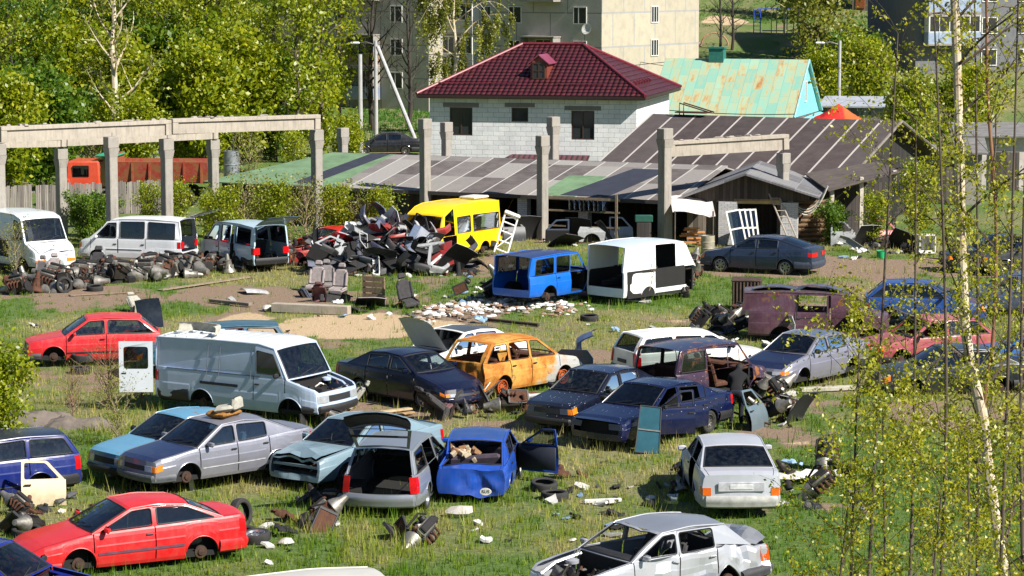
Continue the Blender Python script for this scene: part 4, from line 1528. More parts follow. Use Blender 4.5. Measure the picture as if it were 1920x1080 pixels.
CARBOX = [(o.location.x, o.location.y, math.cos(o.rotation_euler.z), math.sin(o.rotation_euler.z), -2.1, 2.1, .85) for o in bpy.data.objects if o.parent is None and o.get('category') in ('car', 'van', 'minibus')]


def keep_w(x, y):
    px, py = px_of(x, y)
    k = np.clip((fbm(x * .5 + 5, y * .4) - .5) * 6, 0, 1) * .5
    for (cx, cy, rx, ry, w_) in ((240, 800, 110, 40, 1), (700, 1000, 200, 75, 1.0), (1150, 1010, 160, 50, .6), (330, 905, 200, 24, .8), (60, 470, 70, 30, 1), (420, 870, 160, 30, .7), (1200, 560, 130, 22, .9), (1220, 840, 160, 30, .5), (760, 560, 120, 40, .5), (900, 990, 300, 50, .35), (560, 980, 80, 50, .6), (1000, 525, 60, 15, .8)):
        q = ((px - cx) / rx) ** 2 + ((py - cy) / ry) ** 2
        k = np.maximum(k, np.clip(1.3 - q, 0, 1) * w_)
    for (cx, cy, ch, sx, L0, L1, W_) in CARBOX:
        dx, dy = x - cx, y - cy
        lx, ly = dx * ch + dy * sx, -dx * sx + dy * ch
        ex = np.maximum(np.maximum(L0 - lx, lx - L1), 0)
        ey = np.maximum(np.abs(ly) - W_, 0)
        dd = np.sqrt(ex * ex + ey * ey)
        near = np.clip(1 - dd / .45, 0, 1) * (dd > .0) + ((ex == 0) & (ey == 0) & (np.abs(ly) > W_ - .25)) * .5
        k = np.maximum(k, near * .75)
    return k


wd = bpy.data.objects.new("tall_grass", blades("tall_grass", 130000, 43, 116, .14, .45, keep_w, .010, .45, 5, 5))
COL.objects.link(wd)
wd['kind'] = 'stuff'
GRASSF = leafmat("far_grass", [(.035, .13, .006, 1), (.06, .17, .01, 1), (.10, .2, .02, 1)], .35)


def keep_l(x, y):
    px, py = px_of(x, y)
    return np.clip(((px > 655) & (px < 830) & (py > 208) & (py < 272)) * .95 + ((px > 1300) & (px < 1700) & (y > 212)) * np.clip((fbm(x * .15, y * .1) - .42) * 6, 0, 1), 0, 1)


lw = bpy.data.objects.new("lawn_grass", blades("lawn_grass", 260000, 150, 275, .1, .3, keep_l, .03, .5, 9, 6, GRASSF))
COL.objects.link(lw)
lw['kind'] = 'stuff'
# ---------------------------------------------------------------- buildings and posts


@cached
def brickm(c1, c2, mortar, bw=.6, bh=.25, ms=.012, kind='X', stain=.3, name="block_wall"):
    """kind: which object axis runs along the wall"""
    M = NT(name)
    co = M.coord()
    x = M.n("ShaderNodeSeparateXYZ", i0=co)
    u = M.math('ADD', x.outputs[0], x.outputs[1])
    v = M.n("ShaderNodeCombineXYZ", i0=u, i1=x.outputs[2]).outputs[0]
    b = M.n("ShaderNodeTexBrick", Vector=v, Color1=c1, Color2=c2, Mortar=mortar, Scale=1.0, Mortar_Size=ms, Bias=-.2, Brick_Width=bw, Row_Height=bh)
    n = M.noise(co, 1.2, 7, .7)
    n2 = M.noise(co, 9, 5, .7)
    c = M.mix(M.math('MULTIPLY', M.ramp(n, .45, .75), stain), b.outputs[0], (.22, .2, .18, 1))
    c = M.mix(M.math('MULTIPLY', M.ramp(n2, .4, .7), .18), c, (.3, .29, .28, 1))
    M.pr(Base_Color=c, Roughness=.9, Normal=M.bump(M.math('SUBTRACT', n2, b.outputs[1]), .4, .02))
    return M.m


@cached
def concrete(col=(.36, .31, .26, 1), streak=.5, scale=1.0, name="old_concrete"):
    M = NT(name)
    co = M.coord()
    n = M.noise(co, 2.5 * scale, 8, .7)
    st = M.noise(M.coord('Object', (7, 7, .6)), 1.2 * scale, 6, .7)
    c = M.mix(M.math('MULTIPLY', M.ramp(n, .4, .75), .6), col, tuple(v * .55 for v in col[:3]) + (1,))
    c = M.mix(M.math('MULTIPLY', M.ramp(st, .5, .75), streak), c, tuple(v * .35 for v in col[:3]) + (1,))
    n3 = M.noise(co, 20 * scale, 4)
    M.pr(Base_Color=c, Roughness=.92, Normal=M.bump(n3, .35, .02))
    return M.m


@cached
def wood(col=(.12, .10, .085, 1), w=.16, vert=True, name="weathered_boards"):
    M = NT(name)
    co = M.coord()
    x = M.n("ShaderNodeSeparateXYZ", i0=co)
    u = M.math('ADD', x.outputs[0], M.math('MULTIPLY', x.outputs[1], .73)) if vert else x.outputs[2]
    cell = M.math('FLOOR', M.math('DIVIDE', u, w))
    fr = M.math('FRACT', M.math('DIVIDE', u, w))
    wn = M.n("ShaderNodeTexWhiteNoise", {'noise_dimensions': '1D'}, W=cell).outputs[0]
    c = M.mix(wn, tuple(v * .55 for v in col[:3]) + (1,), tuple(v * 1.5 for v in col[:3]) + (1,))
    g = M.noise(M.coord('Object', (9, 9, .7) if vert else (.7, .7, 9)), 2.5, 6, .7)
    c = M.mix(M.math('MULTIPLY', M.ramp(g, .4, .75), .6), c, tuple(v * .35 for v in col[:3]) + (1,))
    gap = M.math('LESS_THAN', fr, .07)
    c = M.mix(gap, c, (.012, .011, .01, 1))
    M.pr(Base_Color=c, Roughness=.9, Normal=M.bump(M.math('SUBTRACT', g, gap), .4, .02))
    return M.m


@cached
def roofsheet(cols, w=1.15, seam=(.42, .40, .37, 1), sw=.05, name="roof_sheets", rows=2.6, stain=.35):
    """object x along the eave, y up the slope"""
    M = NT(name)
    co = M.coord()
    x = M.n("ShaderNodeSeparateXYZ", i0=co)
    cell = M.math('FLOOR', M.math('DIVIDE', x.outputs[0], w))
    fr = M.math('FRACT', M.math('DIVIDE', x.outputs[0], w))
    rw = M.math('FLOOR', M.math('DIVIDE', x.outputs[1], rows))
    wn = M.n("ShaderNodeTexWhiteNoise", {'noise_dimensions': '2D'}, Vector=M.n("ShaderNodeCombineXYZ", i0=cell, i1=rw).outputs[0]).outputs[0]
    nd = M.n("ShaderNodeValToRGB", i0=wn)
    nd.color_ramp.interpolation = 'CONSTANT'
    e = nd.color_ramp.elements
    e[0].position, e[0].color = 0, cols[0]
    e[1].position, e[1].color = .999, cols[-1]
    for k, c_ in enumerate(cols[1:]):
        el = e.new((k + 1) / len(cols))
        el.color = c_
    n = M.noise(co, 1.5, 7, .7)
    c = M.mix(M.math('MULTIPLY', M.ramp(n, .4, .75), stain), nd.outputs[0], (.3, .27, .24, 1))
    c = M.mix(M.math('MULTIPLY', M.ramp(M.noise(co, 8, 5, .7), .5, .8), .4), c, (.05, .045, .045, 1))
    c = M.mix(M.math('LESS_THAN', fr, sw), c, seam)
    wv = M.math('SINE', M.math('MULTIPLY', x.outputs[0], 42))
    M.pr(Base_Color=c, Roughness=.85, Normal=M.bump(M.math('ADD', M.math('MULTIPLY', wv, .15), n), .3, .03))
    return M.m


@cached
def tilem(col=(.085, .016, .026, 1)):
    M = NT("metal_roof_tiles")
    co = M.coord()
    x = M.n("ShaderNodeSeparateXYZ", i0=co)
    a = M.math('ABSOLUTE', M.math('SINE', M.math('MULTIPLY', x.outputs[0], 3.14159 / .3)))
    b = M.math('FRACT', M.math('DIVIDE', x.outputs[1], .36))
    h = M.math('ADD', M.math('MULTIPLY', a, 1.0), M.math('MULTIPLY', M.math('SUBTRACT', 1.0, b), .9))
    n = M.noise(co, .8, 6)
    c = M.mix(M.ramp(n, .35, .7), col, (.066, .02, .024, 1))
    c = M.mix(M.math('MULTIPLY', M.ramp(M.noise(co, 2.2, 7, .7), .56, .7), .5), c, (.24, .07, .03, 1))
    M.pr(Base_Color=c, Roughness=.38, Normal=M.bump(h, 1.0, .09))
    return M.m


@cached
def rustroof():
    M = NT("rusty_turquoise_roof")
    co = M.coord()
    x = M.n("ShaderNodeSeparateXYZ", i0=co)
    cell = M.math('FLOOR', M.math('DIVIDE', x.outputs[0], .62))
    rw = M.math('FLOOR', M.math('ADD', M.math('DIVIDE', x.outputs[1], 1.35), M.math('MULTIPLY', cell, .5)))
    wn = M.n("ShaderNodeTexWhiteNoise", {'noise_dimensions': '2D'}, Vector=M.n("ShaderNodeCombineXYZ", i0=cell, i1=rw).outputs[0]).outputs[0]
    c = M.mix(wn, (.19, .40, .32, 1), (.28, .47, .35, 1))
    st = M.noise(M.coord('Object', (2.4, .55, 1)), .8, 8, .72)
    st = M.math('ADD', st, M.math('MULTIPLY', M.math('SUBTRACT', wn, .5), .12))
    c = M.mix(M.ramp(st, .44, .6), c, (.42, .37, .19, 1))
    c = M.mix(M.ramp(st, .57, .72), c, (.33, .13, .035, 1))
    fr = M.math('FRACT', M.math('DIVIDE', x.outputs[0], .62))
    c = M.mix(M.math('LESS_THAN', fr, .05), c, (.18, .33, .28, 1))
    fy = M.math('FRACT', M.math('ADD', M.math('DIVIDE', x.outputs[1], 1.35), M.math('MULTIPLY', cell, .5)))
    c = M.mix(M.math('LESS_THAN', fy, .03), c, (.22, .38, .31, 1))
    M.pr(Base_Color=c, Roughness=.6)
    return M.m


def frame(origin, ang):
    """matrix: x along ang (deg), y to its left, z up"""
    return T(*origin) @ rot('Z', R(ang))


def slab(m, pts, th=.06, mi=0):
    """thin plate from a planar loop (list of Vector), thickness downwards along normal"""
    pts = [Vector(p) for p in pts]
    n = Vector((0, 0, 0))
    for i in range(len(pts)):
        n += (pts[i] - pts[0]).cross(pts[(i + 1) % len(pts)] - pts[0])
    n.normalize()
    if n.z < 0:
        n = -n
    k = len(pts)
    v = pts + [p - n * th for p in pts]
    f = [list(range(k)), list(range(2 * k - 1, k - 1, -1))] + [[i, (i + 1) % k, k + (i + 1) % k, k + i] for i in range(k)]
    m.add(v, f, mi)


def roofplane(name, o, ex, ey, mat, parent, w, l, th=.06, w2=None, sh=0.0):
    """a roof sheet with its own axes (x along the eave, y up the slope) so that its pattern runs true"""
    ex = Vector(ex).normalized()
    ey = Vector(ey)
    ey = (ey - ex * ey.dot(ex)).normalized()
    ez = ex.cross(ey)
    m = MB()
    w2 = w if w2 is None else w2
    slab(m, [(0, 0, 0), (w, 0, 0), (sh + w2, l, 0), (sh, l, 0)], th)
    ob = m.build(name, mat, parent, smooth=0)
    Mx = Matrix((ex, ey, ez)).transposed().to_4x4()
    Mx.translation = Vector(o)
    ob.matrix_local = Mx
    return ob


def window(parent, M, w, h, frame_m, glass_m, mull=(.5,), dep=.1, bars=(), name='window'):
    """frame in the plane x/z of M, facing -y"""
    m = MB()
    t = .07
    m.box((0, 0, h - t / 2), (w, dep, t))
    m.box((0, 0, t / 2), (w, dep, t))
    for x in (-w / 2 + t / 2, w / 2 - t / 2):
        m.box((x, 0, h / 2), (t, dep * .98, h - 2 * t))
    for u in mull:
        m.box((-w / 2 + w * u, 0, h / 2), (t, dep * .96, h - 2 * t))
    for v in bars:
        m.box((0, 0, h * v), (w - 2 * t, dep * .9, t * .6))
    o = m.build(name, frame_m, parent, smooth=0, M=M)
    g = MB()
    g.box((0, .012, h / 2), (w - t, .02, h - t))
    g.build('pane', glass_m, o, smooth=0, M=M)
    return o


WG = plain((.03, .035, .04, 1), .08, 0, .3, 1.5, name="dark_window_glass")
WHITEF = plain(srgb(215, 215, 210), .5, 0, .1, name="white_window_frame")
BROWNF = plain((.05, .028, .02, 1), .4, 0, .2, name="brown_window_frame")

# --- white block house with the maroon roof
ang = -13.0
O = AT(1193, 300, 146)
O.z = 0
W_, D_, HE = 11.7, 10.6, 4.62
hs = empty("block_house", "unplastered white block house under a maroon hipped roof", "house", O, R(ang))
wm = brickm((.68, .69, .72, 1), (.80, .80, .80, 1), (.36, .35, .35, 1), .62, .26, .011, stain=.3)
HW = [(-9.9, 2.35, 1.3, 1.55), (-6.55, 3.15, .95, .78), (-3.0, 2.2, 1.3, 1.6)]   # x centre, sill, w, h
m = MB()
m.poly([(-W_, -.3), (0, -.3), (0, HE), (-W_, HE)], [[(x - w / 2, s), (x + w / 2, s), (x + w / 2, s + h), (x - w / 2, s + h)] for x, s, w, h in HW], lambda x, z: Vector((x, 0, z)), 0, .3, Vector((0, 1, 0)))
m.box((-.15, D_ / 2 + .15, HE / 2 - .15), (.3, D_ - .3, HE + .3))
m.box((-W_ + .15, D_ / 2 + .15, HE / 2 - .15), (.3, D_ - .3, HE + .3))
m.box((-W_ / 2, D_ - .15, HE / 2 - .15), (W_ - .6, .3, HE + .3))
m.build("wall", wm, hs, smooth=0)
for x, s, w, h in HW:
    window(hs, T(x, .1, s), w, h, BROWNF, WG, (.5,) if w > 1 else (), .1)
    m = MB()
    m.box((x, -.004, s + h + .14), (w + .75, .03, .24))
    m.build("lintel", concrete((.22, .2, .19, 1), .3), hs, smooth=0)
ov = .6
ez_ = HE + .02
rz_ = HE + 2.62
c4 = [Vector((-W_ - ov, -ov, ez_)), Vector((ov, -ov, ez_)), Vector((ov, D_ + ov, ez_)), Vector((-W_ - ov, D_ + ov, ez_))]
r0, r1 = Vector((-W_ / 2 - 1.75, D_ / 2, rz_)), Vector((-W_ / 2 + 1.75, D_ / 2, rz_))


def hipface(a, b, c, d, nm):
    ex = (b - a).normalized()
    ey = ((c + d) / 2 - (a + b) / 2)
    ey = (ey - ex * ey.dot(ex)).normalized()
    ez = ex.cross(ey)
    Mx = Matrix((ex, ey, ez)).transposed().to_4x4()
    Mx.translation = a
    inv = Mx.inverted()
    m = MB()
    pts = [inv @ p for p in ([a, b, c, d] if (c - d).length > .01 else [a, b, c])]
    slab(m, [p - Vector((0, 0, .05)) for p in pts], .04)
    Wb, Lr = pts[1].x, max(p.y for p in pts)
    xl, xr_ = (pts[3].x, pts[2].x) if len(pts) == 4 else (pts[2].x, pts[2].x)
    n_ = int(Lr / .38)
    for k in range(n_):
        y0, y1 = Lr * k / n_, Lr * (k + 1) / n_
        ax, bx = lerp(0, xl, k / n_), lerp(Wb, xr_, k / n_)
        cx, dx_ = lerp(0, xl, (k + 1) / n_), lerp(Wb, xr_, (k + 1) / n_)
        m.add([(ax, y0, .03), (bx, y0, .03), (dx_, y1, -.015), (cx, y1, -.015), (ax, y0, -.02), (bx, y0, -.02)], [[0, 1, 2, 3], [4, 5, 1, 0]])
    o = m.build(nm, tilem(), hs, smooth=0)
    o.matrix_local = Mx
    return o


hipface(c4[0], c4[1], r1, r0, "roof")
hipface(c4[1], c4[2], r1, r1, "roof")
hipface(c4[2], c4[3], r0, r1, "roof")
hipface(c4[3], c4[0], r0, r0, "roof")
m = MB()
dk = plain((.03, .012, .012, 1), .5, name="dark_eaves")
m.box((-W_ / 2, -ov + .02, ez_ - .1), (W_ + 2 * ov, .04, .16))
m.box((ov - .02, D_ / 2, ez_ - .1), (.04, D_ + 2 * ov - .08, .16))
m.box((-W_ / 2, D_ / 2, ez_ - .2), (W_ + 2 * ov - .1, D_ + 2 * ov - .1, .03))
m.build("eaves", dk, hs, smooth=0)
m = MB()
for a, b in ((c4[1], r1), (c4[0], r0), (r0, r1), (c4[2], r1)):
    m.tube([a + Vector((0, 0, .04)), b + Vector((0, 0, .05))], .09, 8)
m.build("ridge_cap", plain((.17, .02, .03, 1), .35, name="ridge_cap_metal"), hs)
m = MB()
for x0_, x1_ in ((-11.3, -6.9), (-4.6, -1.9)):
    yy = -ov + 1.1
    zz = ez_ + (yy + ov) * 2.6 / (D_ / 2 + ov) + .12
    m = MB()
    m.tube([(x0_, yy, zz), (x1_, yy, zz)], .03, 6)
    for t in np.linspace(x0_ + .1, x1_ - .1, 4):
        m.tube([(t, yy, zz), (t, yy + .12, zz - .18)], .025, 5)
    m.build("snow_guard", plain((.14, .02, .03, 1), .4, name="snow_guard_metal"), hs)
for k in range(6):
    m = MB()
    m.box((ov - 1.0, 1.8 + k * .85, ez_ + .62), (.25, .12, .2), 0, rot('Y', R(24)))
    m.build("snow_stop", plain((.14, .02, .03, 1), .4, name="snow_guard_metal"), hs)
dm = MB()
dx, dy = -5.75, 1.25
dz = ez_ + (dy + ov) * 2.6 / (D_ / 2 + ov)
dm.box((dx, dy + .95, dz + .35), (.95, 1.9, 1.15))
dm.add([(dx - .5, dy - .02, dz + .92), (dx + .5, dy - .02, dz + .92), (dx, dy - .02, dz + 1.3)], [[0, 1, 2]])
do = dm.build("dormer", plain((.22, .05, .03, 1), .5, name="dormer_sheet"), hs, smooth=0)
m = MB()
for sg in (-1, 1):
    slab(m, [(dx + sg * .64, dy - .14, dz + .84), (dx, dy - .14, dz + 1.36), (dx, dy + 2.2, dz + 1.36), (dx + sg * .64, dy + 1.8, dz + .84)], .04)
m.build("dormer_roof", plain((.24, .05, .09, 1), .35, name="dormer_roof_sheet"), do, smooth=0)
window(do, T(dx, dy - .03, dz + .0), .72, .92, BROWNF, WG, (.5,), .07, (.5,), "dormer_window")
m = MB()
slab(m, [(-7.7, -.9, .95), (-2.6, -.9, .95), (-2.6, -.0, 1.35), (-7.0, -.0, 1.35)], .06)
o = m.build("porch_roof", tilem(), hs, smooth=0)

# --- apartment blocks, three stepped sections
pan_l = brickm((.40, .36, .27, 1), (.46, .41, .31, 1), (.30, .30, .31, 1), 3.2, 2.66, .07, stain=.55, name="panel_wall")
pan_d = brickm((.44, .41, .36, 1), (.50, .465, .41, 1), (.22, .21, .2, 1), 3.2, 2.66, .05, stain=.4, name="shaded_side_panels")  # greyer copy of the panel wall, toned to carry the facade's shade
dirw = -34.0
FH = 2.66


def block(corner, length, depth, label, sideways, wins, balcs, name="apartment_block", endw=(), floors=6, wall=None):
    b = empty(name, label, "apartment block", corner, R(dirw))
    m = MB()
    H_ = .9 + FH * floors
    m.box((-length / 2, depth / 2, H_ / 2 - .5), (length, depth, H_ + 1), 0)
    wo = m.build("wall", wall or pan_l, b, smooth=0)
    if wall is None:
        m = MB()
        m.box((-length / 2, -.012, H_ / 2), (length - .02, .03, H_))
        m.build("facade_panels", pan_d, b, smooth=0)  # thin sheet over the wall in the shade-toned panel colour
    for (x, fl, w, h) in wins:
        window(b, T(x, -.055, .95 + fl * FH + .85), w, h, WHITEF, WG, (.4,) if w < 1.6 else (.25, .5, .75), .06)
    for (y, fl, w, h) in endw:
        window(b, T(.04, y, .95 + fl * FH + .85) @ rot('Z', R(90)), w, h, WHITEF, WG, (.35, .7), .06)
    for (x, fl, w, glazed, col) in balcs:
        m = MB()
        z = .95 + fl * FH
        m.box((x, -.55, z), (w, 1.1, .14))
        m.box((x, -1.07, z + .55), (w, .06, .95), 1)
        for sg in (-1, 1):
            m.box((x + sg * (w / 2 - .03), -.53, z + .55), (.06, 1.0, .95), 1)
            m.box((x + sg * (w / 2 - .06), -.58, z + 1.75), (.1, 1.08, 1.45), 0 if not glazed else 2)
        m.box((x, -.55, z + 2.5), (w + .1, 1.15, .1))
        bo = m.build("balcony", [concrete((.3, .28, .25, 1)), plain(col, .7, 0, .3, 3, name="balcony_panel"), WHITEF], b, smooth=0)
        if glazed:
            window(bo, T(x, -1.07, z + 1.03), w - .12, 1.4, WHITEF, WG, (.2, .4, .6, .8), .05, name="balcony_glazing")
        else:
            window(bo, T(x, -.055, z + .4), 1.5, 1.9, WHITEF, WG, (.5,), .05, name="balcony_door")
    return b


cB = AT(1128, 215, 208)
cB.z = 0
_v = Vector((math.sin(R(34)), math.cos(R(34)), 0))
_w = Vector((-math.cos(R(34)), math.sin(R(34)), 0))
xsB = [-1.9, -9.9]
block(cB, 14.6, 15.0, "concrete apartment block with cream end wall behind the maroon-roofed house", 0,
      [(-2.0, f, 1.25, 1.35) for f in range(6)] + [(-3.5, 5, .8, 1.35)] + [(-8.1, f, 1.25, 1.35) for f in range(6)] + [(-10.9, f, 1.0, 1.35) for f in range(6)],
      [(-5.4, f, 3.2, False, (.13, .15, .17, 1)) for f in (0, 1, 3, 4)] + [(-13.0, f, 3.0, True, (.4, .4, .38, 1)) for f in (1, 2, 4)],
      endw=[(7.9, f, 1.15, 1.35) for f in range(1, 6)] + [(12.6, 4, 1.1, 1.3)])
cA = cB + _w * 14.4 - _v * 3.0
block(cA, 15.5, 15.0, "concrete apartment block with open balconies behind the two pole street lamps", 0,
      [(-3.2, f, 1.2, 1.35) for f in range(6)] + [(-9.0, f, 1.3, 1.35) for f in range(6)] + [(-14.2, f, 1.2, 1.35) for f in range(6)],
      [(-6.3, f, 2.9, False, c_) for f, c_ in ((0, (.2, .24, .34, 1)), (1, (.25, .16, .11, 1)), (3, (.4, .4, .4, 1)), (4, (.2, .2, .2, 1)))] + [(-11.7, f, 2.9, False, (.22, .2, .18, 1)) for f in (0, 1, 2, 3, 4)])
cC = cA + _w * 15.3 - _v * 3.0
block(cC, 24, 15.0, "concrete apartment block mostly hidden by the tall trees on the left", 0, [(-3.2 - 3.1 * k, f, 1.3, 1.35) for f in range(6) for k in range(6)], [(-12, f, 3, True, (.5, .5, .48, 1)) for f in (1, 2, 3)])
# satellite dish on the cream-ended block
dsh = empty("satellite_dish", "white satellite dish on the apartment block corner", "dish", (0, 0, 0))
m = MB()
m.lathe([(0, 0), (.2, .03), (.42, .14), (.44, .14), (.2, .05), (0, .02)], 20, 0, rot('X', R(75)))
m.build("dish", WHITEP, dsh)
m = MB()
m.tube([(0, .1, 0), (0, .5, -.2)], .03, 6)
m.tube([(0, 0, -.2), (0, -.4, 0)], .015, 5)
m.build("arm", STEEL, dsh)
dsh.matrix_world = frame(cB, dirw) @ T(-1.0, -.55, 6.75)
# grey block on the right, behind the birch
dirw = 12.0
cE = AT(1690, 150, 228)
cE.z = 0
E_ = block(cE + Vector((22, 0, 1.5)), 22, 12, "grey apartment block behind the birch with blue-grey balconies", 0, [(-22 + 6.5 + 3.2 * k, f, 1.4, 1.4) for f in range(5) for k in range(5)], [(-19.0, f, 4.6, True, (.30, .38, .52, 1)) for f in (1, 2, 3)] + [(-9.5, f, 3.2, False, (.25, .28, .34, 1)) for f in (1, 2)],
           wall=concrete((.16, .165, .18, 1), .5))
dirw = -34.0

# --- old house with the turquoise roof
ang2 = -17.0
P = AT(1215, 205, 168)
gh = empty("old_house", "old house under a rust-streaked turquoise sheet roof", "house", (P.x, P.y, 0), R(ang2))
wz, rz2, dpt, ln_ = 2.35, 5.75, 4.6, 9.4
m = MB()
m.box((ln_ / 2, dpt, wz / 2), (ln_ - .5, dpt * 2 - .7, wz))
m.build("wall", wood((.12, .1, .09, 1)), gh, smooth=0)
sl = math.hypot(dpt, rz2 - wz)
roofplane("roof", (0, -.1, wz), (1, 0, 0), (0, dpt, rz2 - wz), rustroof(), gh, ln_, sl + .05)
roofplane("roof", (ln_, dpt * 2 + .1, wz), (-1, 0, 0), (0, -dpt, rz2 - wz), rustroof(), gh, ln_, sl + .05)
m = MB()
m.add([(ln_ - .22, .0, wz - .05), (ln_ - .22, dpt * 2, wz - .05), (ln_ - .22, dpt, rz2 - .05)], [[0, 1, 2]])
m.build("gable", plain(srgb(120, 190, 200), .7, 0, .3, 4, name="turquoise_boards"), gh, smooth=0)
m = MB()
for a, b in (((ln_ - .03, -.12, wz), (ln_ - .03, dpt, rz2 + .02)), ((ln_ - .03, dpt * 2 + .12, wz), (ln_ - .03, dpt, rz2 + .02))):
    m.tube([a, b], .06, 6)
m.build("barge_board", plain(srgb(150, 200, 205), .6, name="pale_barge_board"), gh)
slab(m := MB(), [(ln_ - .2, -.3, wz - .3), (ln_ + 1.0, .3, wz - .55), (ln_ + 1.0, dpt * 2 - .3, wz - .55), (ln_ - .2, dpt * 2 + .3, wz - .1)], .06)
m.build("apron_roof", plain(srgb(120, 195, 205), .6, 0, .35, 4, name="turquoise_sheet"), gh, smooth=0)
window(gh, T(ln_ - .19, dpt - .2, wz + .75) @ rot('Z', R(90)), .62, 1.35, WHITEF, WG, (.5,), .05)
m = MB()
m.box((3.4, dpt, rz2 + .25), (.95, .8, .9))
m.box((3.4, dpt, rz2 + .73), (1.1, .95, .1))
m.build("chimney", plain(srgb(40, 110, 100), .6, 0, .3, name="green_painted_metal"), gh, smooth=0)

# --- long low shed with patched roof
shd = (Vector((-13.6, 122.5, 0)), Vector((6.9, 112.9, 0)))
u = (shd[1] - shd[0])
LN = u.length
a3 = math.degrees(math.atan2(u.y, u.x))
ls = empty("long_shed", "long low wooden shed with a patched grey, brown and green sheet roof", "shed", shd[0], R(a3))
EAV, RDG, DP = 1.92, 2.95, 5.6
greys = [(.20, .185, .175, 1), (.26, .245, .23, 1), (.09, .075, .072, 1), (.23, .215, .2, 1), (.15, .135, .13, 1), (.28, .265, .25, 1), (.07, .058, .056, 1), (.22, .2, .19, 1)]
rsm = roofsheet(tuple(greys), 1.12, (.44, .42, .39, 1), .06)
GRN = plain(srgb(106, 134, 100), .75, 0, .35, 1.2, name="green_roofing_felt")
DKF = plain(srgb(44, 48, 62), .8, 0, .3, 2, name="dark_roofing_felt")
sl = math.hypot(DP, RDG - EAV)
roofplane("roof", (3.6, -.35, EAV - .06), (1, 0, 0), (0, DP, RDG - EAV), rsm, ls, LN - 3.3, sl + .37)
roofplane("roof", (LN, 2 * DP + .3, EAV - .05), (-1, 0, 0), (0, -DP, RDG - EAV), rsm, ls, LN - 3, sl + .34)


def patch_on(x0, x1, x2, x3, y0, y1, mat, lift=.012):
    m = MB()
    f = lambda x, y: Vector((x, y, EAV + (RDG - EAV) * y / DP + lift))
    slab(m, [f(x0, y0), f(x1, y0), f(x2, y1), f(x3, y1)], .01)
    return m.build("roof_felt", mat, ls, smooth=0)


m = MB()
slab(m, [(-.5, -.4, EAV - .03), (3.58, -.4, EAV - .055), (3.58, DP, RDG), (3.0, DP, RDG)], .05)
slab(m, [(-.5, -.4, EAV - .03), (3.0, DP, RDG), (-.5, 2 * DP, EAV)], .05)
m.build("hipped_roof_end", GRN, ls, smooth=0)
patch_on(3.6, 6.3, 6.3, 3.6, -.3, DP - .05, GRN)
patch_on(4.0, 5.0, 6.1, 5.1, .1, DP - .1, DKF, .026)
patch_on(16.4, 18.2, 18.2, 16.4, -.3, DP * .55, GRN)
patch_on(17.4, 19.6, 20.6, 18.9, -.2, DP * .8, DKF, .026)
m = MB()
SW = wood((.060, .050, .046, 1), .17)
m.box((LN / 2 - 4.5, DP, EAV / 2 - .1), (LN - 9.2, DP * 2 - .6, EAV))
m.box((LN - 4.7, DP + 2.2, EAV / 2 - .1), (9.2, DP * 2 - 5.0, EAV))
m.build("wall", SW, ls, smooth=0)
m = MB()
m.box((LN / 2 + 1.6, -.36, EAV - .14), (LN - 3.6, .05, .16))
m.build("fascia_board", wood((.10, .09, .085, 1), .4, False), ls, smooth=0)
BRK = brickm((.50, .50, .51, 1), (.6, .59, .58, 1), (.2, .2, .2, 1), .26, .085, .008, stain=.35, name="white_brick")
for x in (LN - 7.1, LN - 4.2, LN - .45):
    m = MB()
    m.box((x, .15, EAV / 2 - .15), (.45, .42, EAV + .1))
    m.build("brick_pillar", BRK, ls, smooth=0)
# --- workshop with its gable to the yard
wk = empty("workshop_shed", "wooden workshop with a low gable, white brick pillars and an open doorway", "shed", shd[1] + Vector((.15, .3, 0)), R(-10))
WW = 5.6
m = MB()
SWB = wood((.075, .06, .05, 1), .15)
m.box((WW / 2, 4.4, .95), (WW - .2, 4.0, 2.0))
m.build("back_room", SW, wk, smooth=0)
m = MB()
slab(m, [(-.15, -.5, 1.9), (WW * .52, -.5, 3.05), (WW * .52, 7, 3.05), (-.15, 7, 1.9)], .08)
slab(m, [(WW + .45, -.5, 2.1), (WW * .52, -.5, 3.05), (WW * .52, 7, 3.05), (WW + .45, 7, 2.1)], .08)
m.build("roof", roofsheet(((.13, .135, .15, 1), (.17, .17, .18, 1), (.10, .1, .11, 1)), 1.0, (.2, .2, .21, 1), .03, "grey_felt_sheets"), wk, smooth=0)
m = MB()
m.add([(0, .05, 1.75), (WW, .05, 1.9), (WW, .05, 2.1), (WW * .52, .05, 2.98), (0, .05, 1.9)], [[0, 1, 2, 3, 4]])
m.build("gable", SWB, wk, smooth=0)
for x, w in ((2.15, .78), (4.75, .72)):
    m = MB()
    m.box((x, .2, .8), (w, .5, 2.0))
    m.build("brick_pillar", BRK, wk, smooth=0)
m = MB()
m.box((1.05, .25, .9), (1.3, .08, 1.75))
m.build("door", wood((.18, .15, .12, 1), .2), wk, smooth=0)
m = MB()
m.box((3.4, .1, 1.82), (2.0, .1, .2))
m.build("door_header", plain(srgb(190, 160, 105), .8, 0, .3, name="fresh_wood"), wk, smooth=0)
